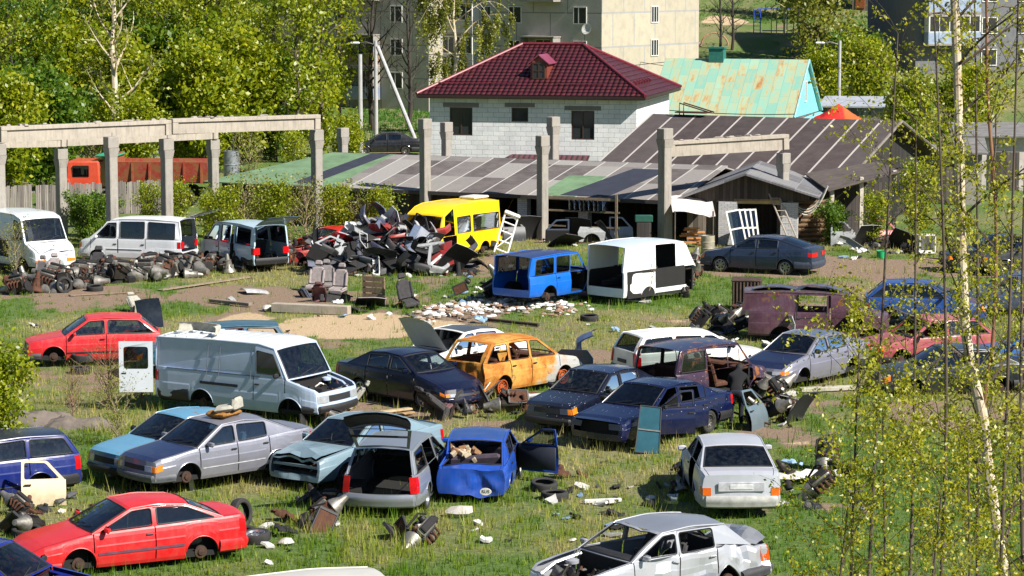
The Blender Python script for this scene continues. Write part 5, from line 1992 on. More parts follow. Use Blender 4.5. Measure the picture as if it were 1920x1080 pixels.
# --- big brown-roofed shed
b0, b1 = Vector((4.4, 123.5, 0)), Vector((14.6, 118.2, 0))
u = b1 - b0
L2 = u.length
bs = empty("brown_shed", "big shed with a dark brown sheet roof crossed by pale battens", "shed", b0, R(math.degrees(math.atan2(u.y, u.x))))
E2, R2, D2 = 2.5, 4.55, 6.3
sl = math.hypot(D2, R2 - E2)
brm = roofsheet(((.044, .030, .029, 1), (.052, .036, .034, 1), (.038, .026, .026, 1), (.06, .047, .046, 1)), 1.17, (.42, .38, .35, 1), .085, "brown_roof_sheets", 9, .12)
roofplane("roof", (-.6, -.5, E2 - .1), (1, 0, 0), (0, D2, R2 - E2), brm, bs, L2 + 1.2, sl + .5)
roofplane("roof", (L2 + .6, 2 * D2 + .5, E2 - .1), (-1, 0, 0), (0, -D2, R2 - E2), brm, bs, L2 + 1.2, sl + .5)
m = MB()
m.box((L2 / 2, D2, E2 / 2 - .1), (L2 - .4, 2 * D2 - .6, E2))
m.add([(L2 - .1, .2, E2 - .2), (L2 - .1, 2 * D2 - .2, E2 - .2), (L2 - .1, D2, R2 - .06)], [[0, 1, 2]])
m.build("wall", wood((.022, .019, .018, 1), .17), bs, smooth=0)  # boards darkened so the gable's shade sits in their colour
m = MB()
for sg in (0, 1):
    y = -.55 if sg == 0 else 2 * D2 + .55
    m.tube([(L2 + .62, y, E2 - .12), (L2 + .62, D2, R2 + .03)], .07, 6)
m.build("barge_board", plain(srgb(120, 112, 104), .8, name="grey_board"), bs)
m = MB()
for k in range(2):
    m.tube([(1.0, D2 + k * .5 - .3, R2 - .0), (1.0, D2 + k * .5 - .3, R2 + .62), (2.6, D2 + k * .5 - .3, R2 + .2)], .035, 5)
m.box((1.6, D2, R2 + .18), (1.6, .8, .06))
m.build("roof_ladder_frame", RUSTY, bs)
# lean-to of posts and log wall on its right
lt = empty("open_lean_to", "open timber lean-to on whitewashed posts at the right end of the brown shed", "shelter", AT(1480, 440, 113.4).to_2d().to_3d(), R(6))
m = MB()
for k in range(9):
    m.tube([(0, .1, .12 + k * .2), (1.75, .12, .12 + k * .2)], .105, 8)
m.build("log_wall", plain(srgb(118, 92, 66), .85, 0, .45, 3, .3, name="weathered_logs"), lt)
for x, y, h in ((1.85, .1, 2.3), (3.2, .4, 2.75), (4.7, .6, 3.0), (.05, .05, 2.0)):
    m = MB()
    m.box((x, y, h / 2 - .1), (.17, .17, h + .2), bev=.02)
    m.build("post", plain(srgb(196, 186, 172), .9, 0, .35, 5, name="whitewashed_post"), lt)
m = MB()
slab(m, [(1.6, -.3, 2.25), (4.9, .3, 3.0), (4.9, 4.5, 3.1), (1.6, 4.5, 2.6)], .06)
m.build("roof", plain(srgb(92, 82, 76), .85, 0, .4, 2, name="old_roofing"), lt, smooth=0)
m = MB()
m.box((3.2, 3.6, 1.1), (3.6, .1, 2.3))
m.build("back_wall", SW, lt, smooth=0)
# shelves of spare windscreens in front of the long shed
rk = empty("storage_rack", "open timber rack of spare windscreens against the long shed", "rack", (1.2, 114.8, 0), R(a3))
m = MB()
for x in (0, 3.6):
    m.box((x, 0, 1.0), (.1, .1, 2.1))
m.box((1.8, 0, 1.28), (3.9, .08, .07))
m.box((1.8, 0, .62), (3.9, .08, .06))
m.box((1.8, .02, 1.82), (3.9, .05, .1))
m.build("rack_frame", plain(srgb(142, 124, 100), .85, 0, .4, 5, name="grey_timber"), rk, smooth=0)
SCRG = glass(.4, 1.0, .5)
for k in range(8):
    m = MB()
    m.poly(roundpoly([(-.55, 0), (.55, 0), (.42, .55), (-.42, .55)], .1), [], lambda a, b: Vector((a, b * .3 + .06 * math.cos(a * 2), b)), 0, .01, Vector((0, 1, 0)))
    o = m.build("spare_windscreen", SCRG, None)
    o.matrix_world = frame((1.2, 114.8, 0), a3) @ T(1.75 + .22 * k, .3, 1.3) @ rot('Z', R(62 + 4 * (k % 3)))
    tag(o, "spare car windscreen stood on the upper shelf of the timber rack", "windscreen", "spare windscreens on the rack")
# pale garages on the right
for (px, py, Y_, w, h, d, lab, col) in ((1760, 335, 132, 4.2, 2.6, 5, "pale plank shed behind the birch, nearer of two", srgb(150, 145, 138)), (1875, 300, 140, 4.6, 2.9, 5, "whitish garage with shadowed doorway behind the birch", srgb(205, 196, 190))):
    p = AT(px, py, Y_)
    g_ = empty("garage", lab, "garage", (p.x, p.y, 0), R(-8))
    m = MB()
    m.box((0, d / 2, h / 2 - .1), (w, d, h))
    m.build("wall", plain(col, .85, 0, .3, 2, name="limewashed_wall"), g_, smooth=0)
    m = MB()
    slab(m, [(-w / 2 - .3, -.4, h - .05), (w / 2 + .3, -.4, h - .05), (w / 2 + .3, d + .3, h + .35), (-w / 2 - .3, d + .3, h + .35)], .08)
    m.build("roof", plain(srgb(120, 118, 116), .85, 0, .4, 2, name="grey_roofing"), g_, smooth=0)
    m = MB()
    m.box((.2, -.02, 1.0), (1.6, .06, 2.0))
    m.build("door", wood((.10, .085, .075, 1)), g_, smooth=0)  # closed door slab of dark boards
p = AT(1610, 195, 176)
g_ = empty("flat_shed", "low grey shed with a pale flat roof beyond the turquoise-roofed house", "shed", (p.x, p.y, 0), R(-12))
m = MB()
m.box((0, 2.5, 1.2), (4.8, 5, 2.6))
m.build("wall", wood((.2, .18, .17, 1)), g_, smooth=0)
m = MB()
slab(m, [(-2.7, -.3, 2.5), (2.7, -.3, 2.5), (2.7, 5.3, 2.9), (-2.7, 5.3, 2.9)], .1)
m.build("roof", plain(srgb(160, 165, 175), .7, 0, .3, 2, name="zinc_sheet"), g_, smooth=0)
# hut on the hill
hy = 262
p = AT(1618, 52, hy)
g_ = empty("plank_hut", "narrow weathered plank hut on the hillside with an orange-brown door", "hut", (p.x, hy, gz(p.x, hy)), R(-20))
m = MB()
m.box((0, 1.5, 2.2), (2.2, 3, 4.6))
m.add([(-1.1, 0, 4.5), (1.1, 0, 4.5), (0, 0, 5.4)], [[0, 1, 2]])
m.build("wall", wood((.24, .2, .17, 1), .22), g_, smooth=0)
m = MB()
m.box((-.3, -.03, 1.6), (.9, .06, 2.6))
m.build("door", plain(srgb(150, 85, 45), .8), g_, smooth=0)
m = MB()
for sg in (-1, 1):
    slab(m, [(sg * 1.5, -.4, 4.3), (0, -.4, 5.6), (0, 3.4, 5.6), (sg * 1.5, 3.4, 4.3)], .08)
m.build("roof", plain(srgb(130, 125, 125), .8), g_, smooth=0)
p = AT(1560, -2, 285)
g_ = empty("barn", "grey-roofed barn at the top edge left of the plank hut", "barn", (p.x, 285, gz(p.x, 285)), R(-10))
m = MB()
m.box((0, 3, 1.3), (7, 6, 3))
m.build("wall", wood((.1, .09, .085, 1)), g_, smooth=0)
m = MB()
slab(m, [(-4, -.6, 2.6), (4, -.6, 2.6), (4, 3, 4.6), (-4, 3, 4.6)], .1)
slab(m, [(-4, 6.6, 2.6), (4, 6.6, 2.6), (4, 3, 4.6), (-4, 3, 4.6)], .1)
m.build("roof", plain(srgb(165, 170, 180), .7), g_, smooth=0)

# --- concrete posts and beams
CONC = concrete((.31, .285, .25, 1), .65)


def column(px, Y_, h, label, w=.37, corbel=True, ang=40, lean=0.0):
    x = (px - 960) / F * (Y_ + .0) * (1 / math.cos(0))
    # depth correction for the camera tilt
    g = AT(px, 540, Y_)
    c = empty("concrete_post", label, "post", (g.x, Y_, gz(g.x, Y_)), R(ang), "bare concrete posts of the unfinished hall")
    m = MB()
    m.box((0, 0, h / 2 - .2), (w, w, h + .4), bev=.02)
    if corbel:
        m.box((0, 0, h - .62), (w + .004, w + .012, .34), 0, Matrix.Identity(4), 1.28)
        m.box((0, 0, h - .22), (w + .12, w + .03, .46), bev=.02)
    m.build("shaft", CONC, c, smooth=0)
    m = MB()
    m.tube([(w * .25, w * .2, h - .05), (w * .3, w * .25, h + .16)], .012, 4)
    m.build("rebar_stub", RUSTY, c)
    c.rotation_euler.y = R(lean)
    return c


column(3, 104, 4.9, "bare concrete post cut by the left edge of the picture")
column(213, 106.3, 5.0, "tall concrete post standing before the white minivan")
column(316, 109, 4.75, "concrete post under the joint of the front beam, behind the white minivan")
column(119, 115, 3.95, "concrete post beside the orange truck cab under the rear beam")
column(403, 120.2, 3.95, "concrete post at the right end of the rear beam")
column(596, 113.3, 4.85, "concrete post carrying the right end of the long front beam")
column(645, 130, 3.9, "short concrete post poking up beside the lamp poles")
column(798, 117.6, 5.05, "tall concrete post through the long shed roof, before the block house corner")
column(838, 125, 4.45, "slimmer concrete post against the block house left corner", .36)
column(1017, 114.6, 4.5, "concrete post through the shed eave in front of the small porch roof")
column(1037, 123.5, 4.8, "concrete post before the block house between its small and right windows", .38)
column(1245, 112.2, 4.95, "concrete post by the white brick pillars carrying the short beam's left end", .42)
column(1466, 114.6, 3.75, "concrete post under the right end of the short beam")


def beam(a, b, label, h=.62, w=.3):
    a, b = Vector(a), Vector(b)
    u = b - a
    L = u.length
    o = empty("concrete_beam", label, "beam", a, 0, "concrete beams of the unfinished hall")
    m = MB()
    m.box((L / 2, 0, h - .08), (L, w + .12, .16), bev=.015)
    m.box((L / 2, 0, (h - .16) / 2), (L - .5, w - .04, h - .16))
    for x in (.13, L - .13):
        m.box((x, 0, (h - .16) / 2), (.26, w + .1, h - .165), bev=.01)
    rr = random.Random(int(L * 100))
    m.build("girder", concrete((.40, .355, .295, 1), .65), o, smooth=0)
    m = MB()
    for k in range(int(L * 1.5)):
        x = rr.uniform(.2, L - .2)
        m.box((x, rr.uniform(-.1, .1), h + .03), (rr.uniform(.1, .5), rr.uniform(.08, .25), rr.uniform(.03, .1)), 0, rot('Z', rr.uniform(0, 3)), .7, .02)
    m.build("mortar_lumps", concrete((.33, .29, .25, 1), .4), o, smooth=0)
    o.rotation_mode = 'QUATERNION'
    o.rotation_quaternion = u.to_track_quat('X', 'Z')
    return o


A_ = lambda px, py, Y_: AT(px, py, Y_)
beam(A_(-2, 267, 104), A_(317, 253, 108.9), "weathered front concrete beam, left span under its loose mortar lumps")
beam(A_(320, 251, 109), A_(597, 242, 112.9), "weathered front concrete beam, right span ending above the green roof")
beam(A_(-150, 280, 110), A_(120, 275, 115), "rear concrete beam, left span, half behind the front beam", .5)
beam(A_(122, 274, 115), A_(405, 260, 120.2), "rear concrete beam, right span over the orange truck", .5)
beam(A_(1252, 294, 112.4), A_(1476, 280, 114.6), "short concrete beam in front of the brown roof", .66)

# --- poles
def pole(px, pytop, pybase, Y_, label, r=.13, lamp=0, name="utility_pole"):
    g = AT(px, 540, Y_)
    h = AT(px, pytop, Y_).z
    o = empty(name, label, "pole", (g.x, Y_, 0))
    m = MB()
    m.tube([(0, 0, -.2), (0, 0, h)], [r * 1.2, r], 10)
    m.build("shaft", concrete((.42, .42, .42, 1), .3), o)
    if lamp:
        m = MB()
        m.tube([(0, 0, h - .3), (lamp * .6, 0, h - .1), (lamp * 1.1, 0, h - .15)], .035, 6)
        m.build("arm", STEEL, o)
        m = MB()
        m.box((lamp * 1.35, 0, h - .16), (.62, .26, .16), bev=.06)
        m.build("lamp_head", plain(srgb(225, 228, 230), .4), o)
    return o, h


pole(678, 102, 290, 165, "plain grey concrete pole left of the lamp pole")
_, ph = pole(707, 76, 265, 176, "grey street lamp pole with a slanted brace pole against it", .12, -1)
o = empty("brace_pole", "slanted concrete brace pole leaning on the street lamp pole", "pole", AT(790, 262, 170).to_2d().to_3d())
m = MB()
m.tube([(0, 0, -.3), AT(708, 88, 175.6) - o.location], .13, 10)
m.build("shaft", concrete((.42, .42, .42, 1), .3), o)
pole(1568, 76, 195, 182, "thin street lamp pole beyond the turquoise-roofed house", .1, -1)
# overhead cables
for a, b, lab in ((AT(707, 82, 176), AT(1290, 110, 205), "thin black cable from the lamp pole to the apartment block"), (AT(1568, 82, 182), AT(1180, 112, 215), "thin black cable from the right lamp pole leftwards"), (AT(1216, 203, 166), AT(1490, 214, 158), "black cable slung along the turquoise roof eave")):
    m = MB()
    m.tube([a + (b - a) * t + Vector((0, 0, -1.2 * 4 * t * (1 - t) * (.9 if 'eave' not in lab else .12))) for t in np.linspace(0, 1, 12)], .025, 5)
    tag(m.build("cable", BLACK, None), lab, "cable")
# fence
f0, f1 = AT(-40, 540, 124), AT(330, 540, 128)
u = Vector((f1.x - f0.x, f1.y - f0.y, 0))
fn_ = empty("board_fence", "grey weathered board fence in front of the orange truck", "fence", (f0.x, f0.y, 0), math.atan2(u.y, u.x))
m = MB()
rr = random.Random(4)
x = 0
while x < u.length:
    if rr.random() > .06:
        m.box((x, 0, .72 + rr.uniform(-.06, .06)), (.15, .025, 1.55), 0, rot('Y', rr.uniform(-.03, .03)))
    x += .17
m.build("boards", wood((.22, .195, .175, 1), .17), fn_, smooth=0)
m = MB()
for z in (.35, 1.15):
    m.box((u.length / 2, .05, z), (u.length, .06, .09))
m.build("rail", wood((.18, .16, .15, 1), .3), fn_, smooth=0)
# dump truck
tk = empty("dump_truck", "orange-red dump truck with an open tipper body behind the concrete posts", "truck", (AT(262, 540, 131).x, 131, 0), R(176))
OR = paint(srgb(205, 62, 22), .35, .5, 0, 0, .15)
m = MB()
m.box((2.5, 0, 1.5), (1.7, 2.2, 1.5), 0, Matrix.Identity(4), .92, .08)
m.box((3.5, 0, .95), (.7, 2.2, .9), bev=.06)
cb = m.build("cab", OR, tk)
for sg in (1, -1):
    m = MB()
    m.box((2.6, sg * 1.06, 1.75), (.8, .06, .55), bev=.02)
    m.build("window", GLASS_D, tk)
m = MB()
m.box((3.28, 0, 1.78), (.06, 1.8, .6), bev=.02)
m.build("windscreen", GLASS_D, tk)
m = MB()
RDK = paint(srgb(150, 46, 24), .5, .7, 0, 0, .5)
for sg in (1, -1):
    m.box((-1.35, sg * 1.2, 1.75), (4.7, .08, 1.0), 0, rot('X', sg * -.12))
    for k in range(6):
        m.box((-3.4 + k * .85, sg * 1.27, 1.7), (.1, .1, 1.0))
m.box((.95, 0, 1.95), (.1, 2.4, 1.3))
m.box((-3.7, 0, 1.65), (.1, 2.4, .8))
m.box((-1.35, 0, 1.25), (4.7, 2.3, .1))
m.build("tipper_body", RDK, tk, smooth=0)
m = MB()
m.box((1.35, 0, 2.5), (1.1, 2.0, .08), bev=.03)
m.build("green_tarpaulin", plain(srgb(35, 150, 110), .7), tk)
m = MB()
m.box((0, 0, .75), (6.5, .9, .3))
m.build("chassis", DARK, tk)
for x in (2.6, -1.2, -2.5):
    for sg in (1, -1):
        make_tyre("wheel", tk, T(x, sg * .95, .5) @ rot('X', R(-90 * sg)), .5, .28, RUSTY)
# metal barrels behind
for px, lab in ((287, "grey metal barrel between the posts behind the orange truck"), (437, "pale metal drum left of the green shed roof")):
    g = AT(px, 540, 140)
    h = AT(px, 283, 140).z
    o = empty("metal_drum", lab, "drum", (g.x, 140, 0))
    m = MB()
    m.lathe([(.42, 0), (.42, h), (.36, h), (.36, h - .03), (0, h - .04)], 18)
    for z in (.33, .66):
        m.lathe([(.42, h * z - .03), (.445, h * z), (.42, h * z + .03)], 18)
    m.build("barrel", plain(srgb(150, 155, 158), .5, .5), o)
    m = MB()
    m.tube([(.1, 0, h), (.1, 0, h + .7)], .04, 6)
    m.build("pipe", STEEL, o)
# red tarpaulin heap
p = AT(1565, 214, 160)
m = MB()
rows = []
for i in range(13):
    row = []
    for k in range(20):
        r_, a_ = i / 12, 2 * math.pi * k / 19
        row.append(Vector((1.5 * r_ * math.cos(a_), 1.3 * r_ * math.sin(a_), 2.6 + .0 - r_ * 1.0 + .25 * noise.noise(Vector((r_ * 3 * math.cos(a_), r_ * 3 * math.sin(a_), 1))) * r_)))
    rows.append(row)
m.grid(rows)
m.lathe([(1.48, 1.62), (1.6, .0)], 19)
M = NT("red_tarpaulin")
co = M.coord()
M.pr(Base_Color=M.mix(M.ramp(M.coord() and M.n("ShaderNodeSeparateXYZ", i0=co).outputs[0], .15, .3), (.65, .02, .012, 1), (.4, .1, .02, 1)), Roughness=.6, Normal=M.bump(M.noise(co, 3, 5), .6, .1))
o = m.build("tarpaulin_heap", M.m, None, smooth=25)
o.location = (p.x, 158, 1.0)
tag(o, "red and orange tarpaulin over a heap behind the brown shed", "tarpaulin")
# playground frame
Yp = 243
g = AT(1450, 90, Yp)
z0 = gz(g.x, Yp)
pg = empty("climbing_bars", "yellow and blue metal climbing frame on the hillside playground", "climbing frame", (g.x, Yp, z0), R(-8))
BLU_ = plain(srgb(40, 80, 190), .5)
YEL_ = plain(srgb(205, 190, 120), .5)
m = MB()
for x in (-1.8, -1.2):
    m.tube([(x, 0, 0), (x, 0, 2.3)], .05, 6)
for z in np.linspace(.4, 2.2, 6):
    m.tube([(-1.8, 0, z), (-1.2, 0, z)], .03, 6)
m.tube([(-1.5, 0, 2.3), (.5, 0, 2.35)], .045, 6)
for x in (1.2, 1.8, 2.2):
    m.tube([(x, .3, 0), (x, .3, 2.3)], .05, 6)
m.tube([(1.2, .3, 2.3), (2.2, .3, 2.3)], .045, 6)
m.build("blue_bars", BLU_, pg)
m = MB()
for x, y in ((-.2, 0), (.3, -.9), (1.0, 0), (.95, -.9)):
    m.tube([(x, y, 0), (x, y, 2.1), (x + .1, y, 2.5)], .05, 6)
for y in (0, -.9):
    m.tube([(-.2 + (1.2) * t, y, 2.4 + .35 * math.sin(math.pi * t)) for t in np.linspace(0, 1, 8)], .05, 6)
for t in np.linspace(0, 1, 7):
    m.tube([(-.2 + 1.2 * t, 0, 2.4 + .35 * math.sin(math.pi * t)), (-.2 + 1.2 * t, -.9, 2.4 + .35 * math.sin(math.pi * t))], .03, 5)
m.build("yellow_bars", YEL_, pg)
m = MB()
m.box((.8, -.4, .35), (3.6, .5, .1))
m.build("plank_bench", plain(srgb(180, 176, 165), .8), pg)
Yp = 236
g = AT(1340, 88, Yp)
ar = empty("climbing_arch", "small faded pink and yellow arch ladder left of the climbing frame", "climbing arch", (g.x, Yp, gz(g.x, Yp)))
m = MB()
for y in (0, .6):
    m.tube([(-1.2 * math.cos(a), y, 1.15 * math.sin(a)) for a in np.linspace(0, math.pi, 12)], .045, 6)
for a in np.linspace(.2, math.pi - .2, 8):
    m.tube([(-1.2 * math.cos(a), 0, 1.15 * math.sin(a)), (-1.2 * math.cos(a), .6, 1.15 * math.sin(a))], .03, 5)
m.build("bars", plain(srgb(205, 140, 120), .6), ar)
# ---------------------------------------------------------------- trees and plants
LEAF_Y = leafmat("spring_leaf", [(.09, .155, .004, 1), (.20, .27, .005, 1), (.36, .40, .008, 1), (.48, .45, .02, 1)], .5)
LEAF_N = leafmat("birch_leaf", [(.14, .19, .005, 1), (.28, .31, .008, 1), (.44, .43, .015, 1), (.55, .49, .04, 1)], .5)
LEAF_G = leafmat("green_leaf", [(.04, .11, .008, 1), (.08, .17, .01, 1), (.15, .24, .012, 1), (.26, .32, .02, 1)], .45)
LEAF_O = leafmat("olive_leaf", [(.09, .12, .012, 1), (.17, .20, .02, 1), (.28, .29, .03, 1), (.34, .30, .06, 1)], .45)
BARKD = plain((.055, .045, .036, 1), .95, 0, .5, 3, .3, name="dark_bark")
TWIG = plain((.10, .075, .055, 1), .95, 0, .4, 3, name="brown_twig")
DRY = plain((.33, .26, .16, 1), .95, 0, .4, 3, name="dry_stem")


def birchbark():
    M = NT("birch_bark")
    co = M.coord()
    n = M.noise(M.coord('Object', (3, 3, 11)), 1.6, 6, .75)
    n2 = M.noise(co, 2.0, 5)
    c = M.mix(M.ramp(n2, .35, .7), (.58, .52, .41, 1), (.46, .34, .2, 1))
    c = M.mix(M.ramp(n, .6, .66), c, (.04, .035, .03, 1))
    M.pr(Base_Color=c, Roughness=.75, Normal=M.bump(n, .3, .02))
    return M.m


BIRCH = birchbark()


def skeleton(rs, h, spread, n1, r0, up=.6, bare=.25, droop=0.0, lean=(0, 0), sub=(5, 4), wob=.08, trunkfrac=.95, crown0=None):
    """list of tubes [(pts, radii, level)] and twig end points (pos, dir)"""
    tubes, ends = [], []
    k = 9
    pts, rad = [], []
    p = np.zeros(3)
    for i in range(k):
        t = i / (k - 1)
        p = np.array([lean[0] * t * t * h, lean[1] * t * t * h, t * h * trunkfrac]) + (rs.rand(3) - .5) * wob * h * .25 * (t > .05)
        pts.append(p)
        rad.append(r0 * (1 - t) ** .8 + .012)
    pts[0][2] = -.2
    tubes.append((pts, rad, 0))
    P = np.array(pts)
    for j in range(n1):
        t = bare + (1 - bare) * ((j + rs.rand()) / n1) * .98
        f = t * (k - 1)
        i = min(int(f), k - 2)
        b = P[i] + (P[i + 1] - P[i]) * (f - i)
        a = j * 2.4 + rs.rand() * 1.2
        env = spread * (.35 + .65 * math.sin(math.pi * min(1, max(.08, (1 - t) / (1 - bare) * .8 + .12))))
        L = env * (.75 + .5 * rs.rand())
        d = np.array([math.cos(a), math.sin(a), up * (.6 + .8 * rs.rand())])
        d /= np.linalg.norm(d)
        br = [b]
        q = b.copy()
        n_ = 6
        for s_ in range(n_):
            d = d + (rs.rand(3) - .5) * .35 + np.array([0, 0, .07 - droop * s_ / n_])
            d /= np.linalg.norm(d)
            q = q + d * L / n_
            br.append(q.copy())
        rb = max(.012, r0 * .42 * (1 - t) ** .7 + .012)
        tubes.append((br, [rb * (1 - .85 * s_ / n_) for s_ in range(n_ + 1)], 1))
        for m_ in range(sub[0]):
            u = .25 + .75 * (m_ + rs.rand()) / sub[0]
            f2 = u * n_
            i2 = min(int(f2), n_ - 1)
            b2 = br[i2] + (br[i2 + 1] - br[i2]) * (f2 - i2)
            d2 = d * .5 + (rs.rand(3) - .5) * 1.5 + np.array([0, 0, .2 - droop * 1.3])
            d2 /= np.linalg.norm(d2)
            L2 = L * (.28 + .3 * rs.rand())
            tw = [b2, b2 + d2 * L2 * .5 + (rs.rand(3) - .5) * .08 * L2, b2 + d2 * L2 + np.array([0, 0, -droop * L2 * .6])]
            tubes.append((tw, [rb * .32, rb * .22, rb * .1], 2))
            for s_ in range(sub[1]):
                v = .3 + .7 * (s_ + rs.rand()) / sub[1]
                e = tw[0] + (tw[2] - tw[0]) * v
                ends.append(e + (rs.rand(3) - .5) * .25 * L2)
            ends.append(tw[2])
        ends.append(br[-1])
    ends.append(P[-1])
    return tubes, np.array(ends)


def leaf_cloud(rs, ends, per, size, rad, flat=.0, ragged=.75, hang=0.0):
    """small rhombic leaves round the twig ends; some ends are left nearly bare"""
    k = (per * (1 - ragged + 2 * ragged * rs.rand(len(ends)))).astype(int)
    c = np.repeat(ends, k, axis=0)
    m = len(c)
    off = rs.randn(m, 3) * rad * .55
    if hang:
        off[:, 2] = -np.abs(rs.randn(m)) * hang
        off[:, :2] *= .45
    c = c + off
    a = rs.randn(m, 3)
    a /= np.linalg.norm(a, axis=1, keepdims=True)
    b = np.cross(a, rs.randn(m, 3))
    b /= np.linalg.norm(b, axis=1, keepdims=True) + 1e-9
    s = size * (.6 + .8 * rs.rand(m, 1))
    P = np.stack([c + a * s, c + b * s * .62, c - a * s, c - b * s * .62], 1)
    hue = np.clip(np.repeat(rs.rand(len(ends)), k) * .45 + rs.rand(m) * .55, 0, 1)
    return P, hue


def tree_mesh(seed, h, spread, n1, r0, per, size, rad, leaf, bark, maxlev=2, **kw):
    rs = np.random.RandomState(seed)
    lk = {k: kw.pop(k) for k in ('ragged', 'hang') if k in kw}
    tubes, ends = skeleton(rs, h, spread, n1, r0, **kw)
    m = MB()
    for pts, rad_, lev in tubes:
        if lev <= maxlev:
            m.tube(pts, rad_, (8, 5, 3)[lev], cap=False)
    tr = m.build("trunk", bark, None)
    cr = None
    if per:
        P, hue = leaf_cloud(rs, ends, per, size, rad, **lk)
        me = tri_mesh("crown", P, hue, leaf, 4)
        cr = bpy.data.objects.new("crown", me)
        COL.objects.link(cr)
    return tr, cr


def place_tree(proto, name, label, cat, loc, s=1.0, rz=0.0, group=None, sz=None):
    tr, cr = proto
    e = empty(name, label, cat, loc, rz, group)
    e.scale = (s, s, sz or s)
    for o in (tr, cr):
        if o is None:
            continue
        if o.parent is None and not o.get('used'):
            o['used'] = 1
            c = o
        else:
            c = o.copy()
            COL.objects.link(c)
        c.parent = e
    return e


def finish_protos():
    for o in bpy.data.objects:
        if 'used' in o:
            del o['used']


p1 = tree_mesh(11, 15, 5.0, 26, .2, 17, .112, .5, LEAF_Y, BARKD, bare=.12, sub=(5, 3))
p2 = tree_mesh(12, 13, 4.6, 24, .18, 17, .112, .5, LEAF_G, BARKD, bare=.1, sub=(5, 3))
p3 = tree_mesh(13, 14, 4.2, 22, .17, 13, .12, .6, LEAF_O, BARKD, bare=.15, sub=(5, 3), up=.9)
TREES = [(-60, 150, 0, 1.0), (30, 158, 1, .9), (95, 172, 0, 1.05), (150, 186, 2, 1.0), (330, 172, 0, .95), (395, 166, 0, .9), (450, 180, 1, 1.0), (280, 196, 2, 1.1), (40, 196, 2, 1.1), (115, 205, 0, 1.1), (355, 202, 1, 1.1), (180, 214, 1, 1.05), (-20, 176, 0, 1.0),
         (470, 205, 0, 1.0), (240, 225, 0, 1.2), (90, 235, 2, 1.3), (380, 228, 2, 1.1), (415, 198, 0, .95)]
KIN = ("bright yellow-green broadleaf tree", "mid green broadleaf tree", "thin olive-leaved tree")
WHERE = ["at the left edge, nearest the posts", "above the left end of the front beam", "over the middle of the left front beam", "left of the big white birch", "right of the big white birch, lowest crown", "between the white birch and the cream wall strip", "just left of the cream wall strip",
         "directly behind the big white birch", "far back at the upper left corner", "far back between the left trees", "tall one behind the low crown right of the birch", "far back left of the birch", "second from the left edge", "in front of the cream wall strip", "farthest one behind the birch fork",
         "farthest one at the upper left", "farthest one beside the hidden apartment block", "slender one before the hidden apartment block"]
rr = random.Random(5)
for (px, Y_, k, s), wh in zip(TREES, WHERE):
    g = AT(px, 540, Y_)
    place_tree((p1, p2, p3)[k], "broadleaf_tree", KIN[k] + " " + wh, "tree", (g.x, Y_, gz(g.x, Y_)), s, rr.uniform(0, 6.28), "spring trees on the left")
# thin trees with sparse leaves by the lamp poles and before the blocks
p4 = tree_mesh(21, 12, 2.4, 20, .12, 7, .13, .5, LEAF_Y, TWIG, bare=.12, up=1.2, sub=(4, 3))
for px, Y_, s, lab in ((560, 150, .95, "slender sparse tree at the right end of the long front beam"), (605, 158, 1.05, "slender sparse tree left of the short post and lamp poles"), (520, 160, .9, "slender sparse tree between the beam end and the cream wall strip"), (640, 190, 1.0, "thin young tree beside the plain pole")):
    g = AT(px, 540, Y_)
    place_tree(p4, "young_tree", lab, "tree", (g.x, Y_, 0), s, rr.uniform(0, 6), "slender trees by the beam end")
p5 = tree_mesh(31, 13, 4.0, 26, .2, 0, .1, .5, LEAF_Y, plain((.05, .04, .033, 1), .95, 0, .3, name="bare_bark"), bare=.12, up=1.0, sub=(6, 3))
for px, Y_, s, lab in ((700, 190, 1.0, "bare dark tree in front of the apartment balconies, behind the lamp pole"), (768, 194, .9, "bare dark tree beside the block end wall, right of the brace pole"), (560, 196, 1.0, "bare dark tree in front of the block right of the cream wall strip")):
    g = AT(px, 540, Y_)
    place_tree(p5, "bare_tree", lab, "tree", (g.x, Y_, 0), s, rr.uniform(0, 6), "bare trees before the apartment blocks")
# big birch on the left
p6 = tree_mesh(41, 15, 3.6, 15, .3, 9, .11, .6, LEAF_O, BIRCH, bare=.22, up=1.5, sub=(5, 2))
g = AT(216, 225, 143)
place_tree(p6, "birch_tree", "big white-barked birch with forking trunk rising above the left front beam", "tree", (g.x, 143, 0), .85, 1.0)
# weeping birch before the block
p7 = tree_mesh(42, 13.5, 4.0, 13, .17, 60, .085, .35, LEAF_O, BIRCH, bare=.35, up=1.0, droop=.5, sub=(5, 3), hang=.9)
g = AT(852, 215, 186)
place_tree(p7, "birch_tree", "weeping birch with hanging yellowish twigs above the maroon roof", "tree", (g.x, 186, 0), 1.0, .4)
# right side background
for px, Y_, s, lab in ((1345, 232, .62, "bare dark tree on the hillside right of the cream end wall, left stem"), (1368, 234, .66, "bare dark tree on the hillside right of the cream end wall, right stem")):
    g = AT(px, 540, Y_)
    place_tree(p5, "bare_tree", lab, "tree", (g.x, Y_, gz(g.x, Y_)), s, rr.uniform(0, 6))
b1 = tree_mesh(51, 3.2, 1.7, 16, .05, 10, .09, .4, LEAF_O, TWIG, bare=.02, up=1.0, sub=(5, 3))
b2 = tree_mesh(52, 2.6, 1.5, 16, .05, 34, .075, .32, LEAF_G, TWIG, bare=.02, up=1.0, sub=(5, 3))
b3 = tree_mesh(53, 3.0, 1.5, 16, .05, 26, .07, .35, LEAF_Y, TWIG, bare=.02, up=1.2, sub=(5, 3))
b4 = tree_mesh(55, 2.8, 1.6, 22, .035, 2, .05, .3, LEAF_O, DRY, bare=.0, up=1.3, sub=(6, 3))
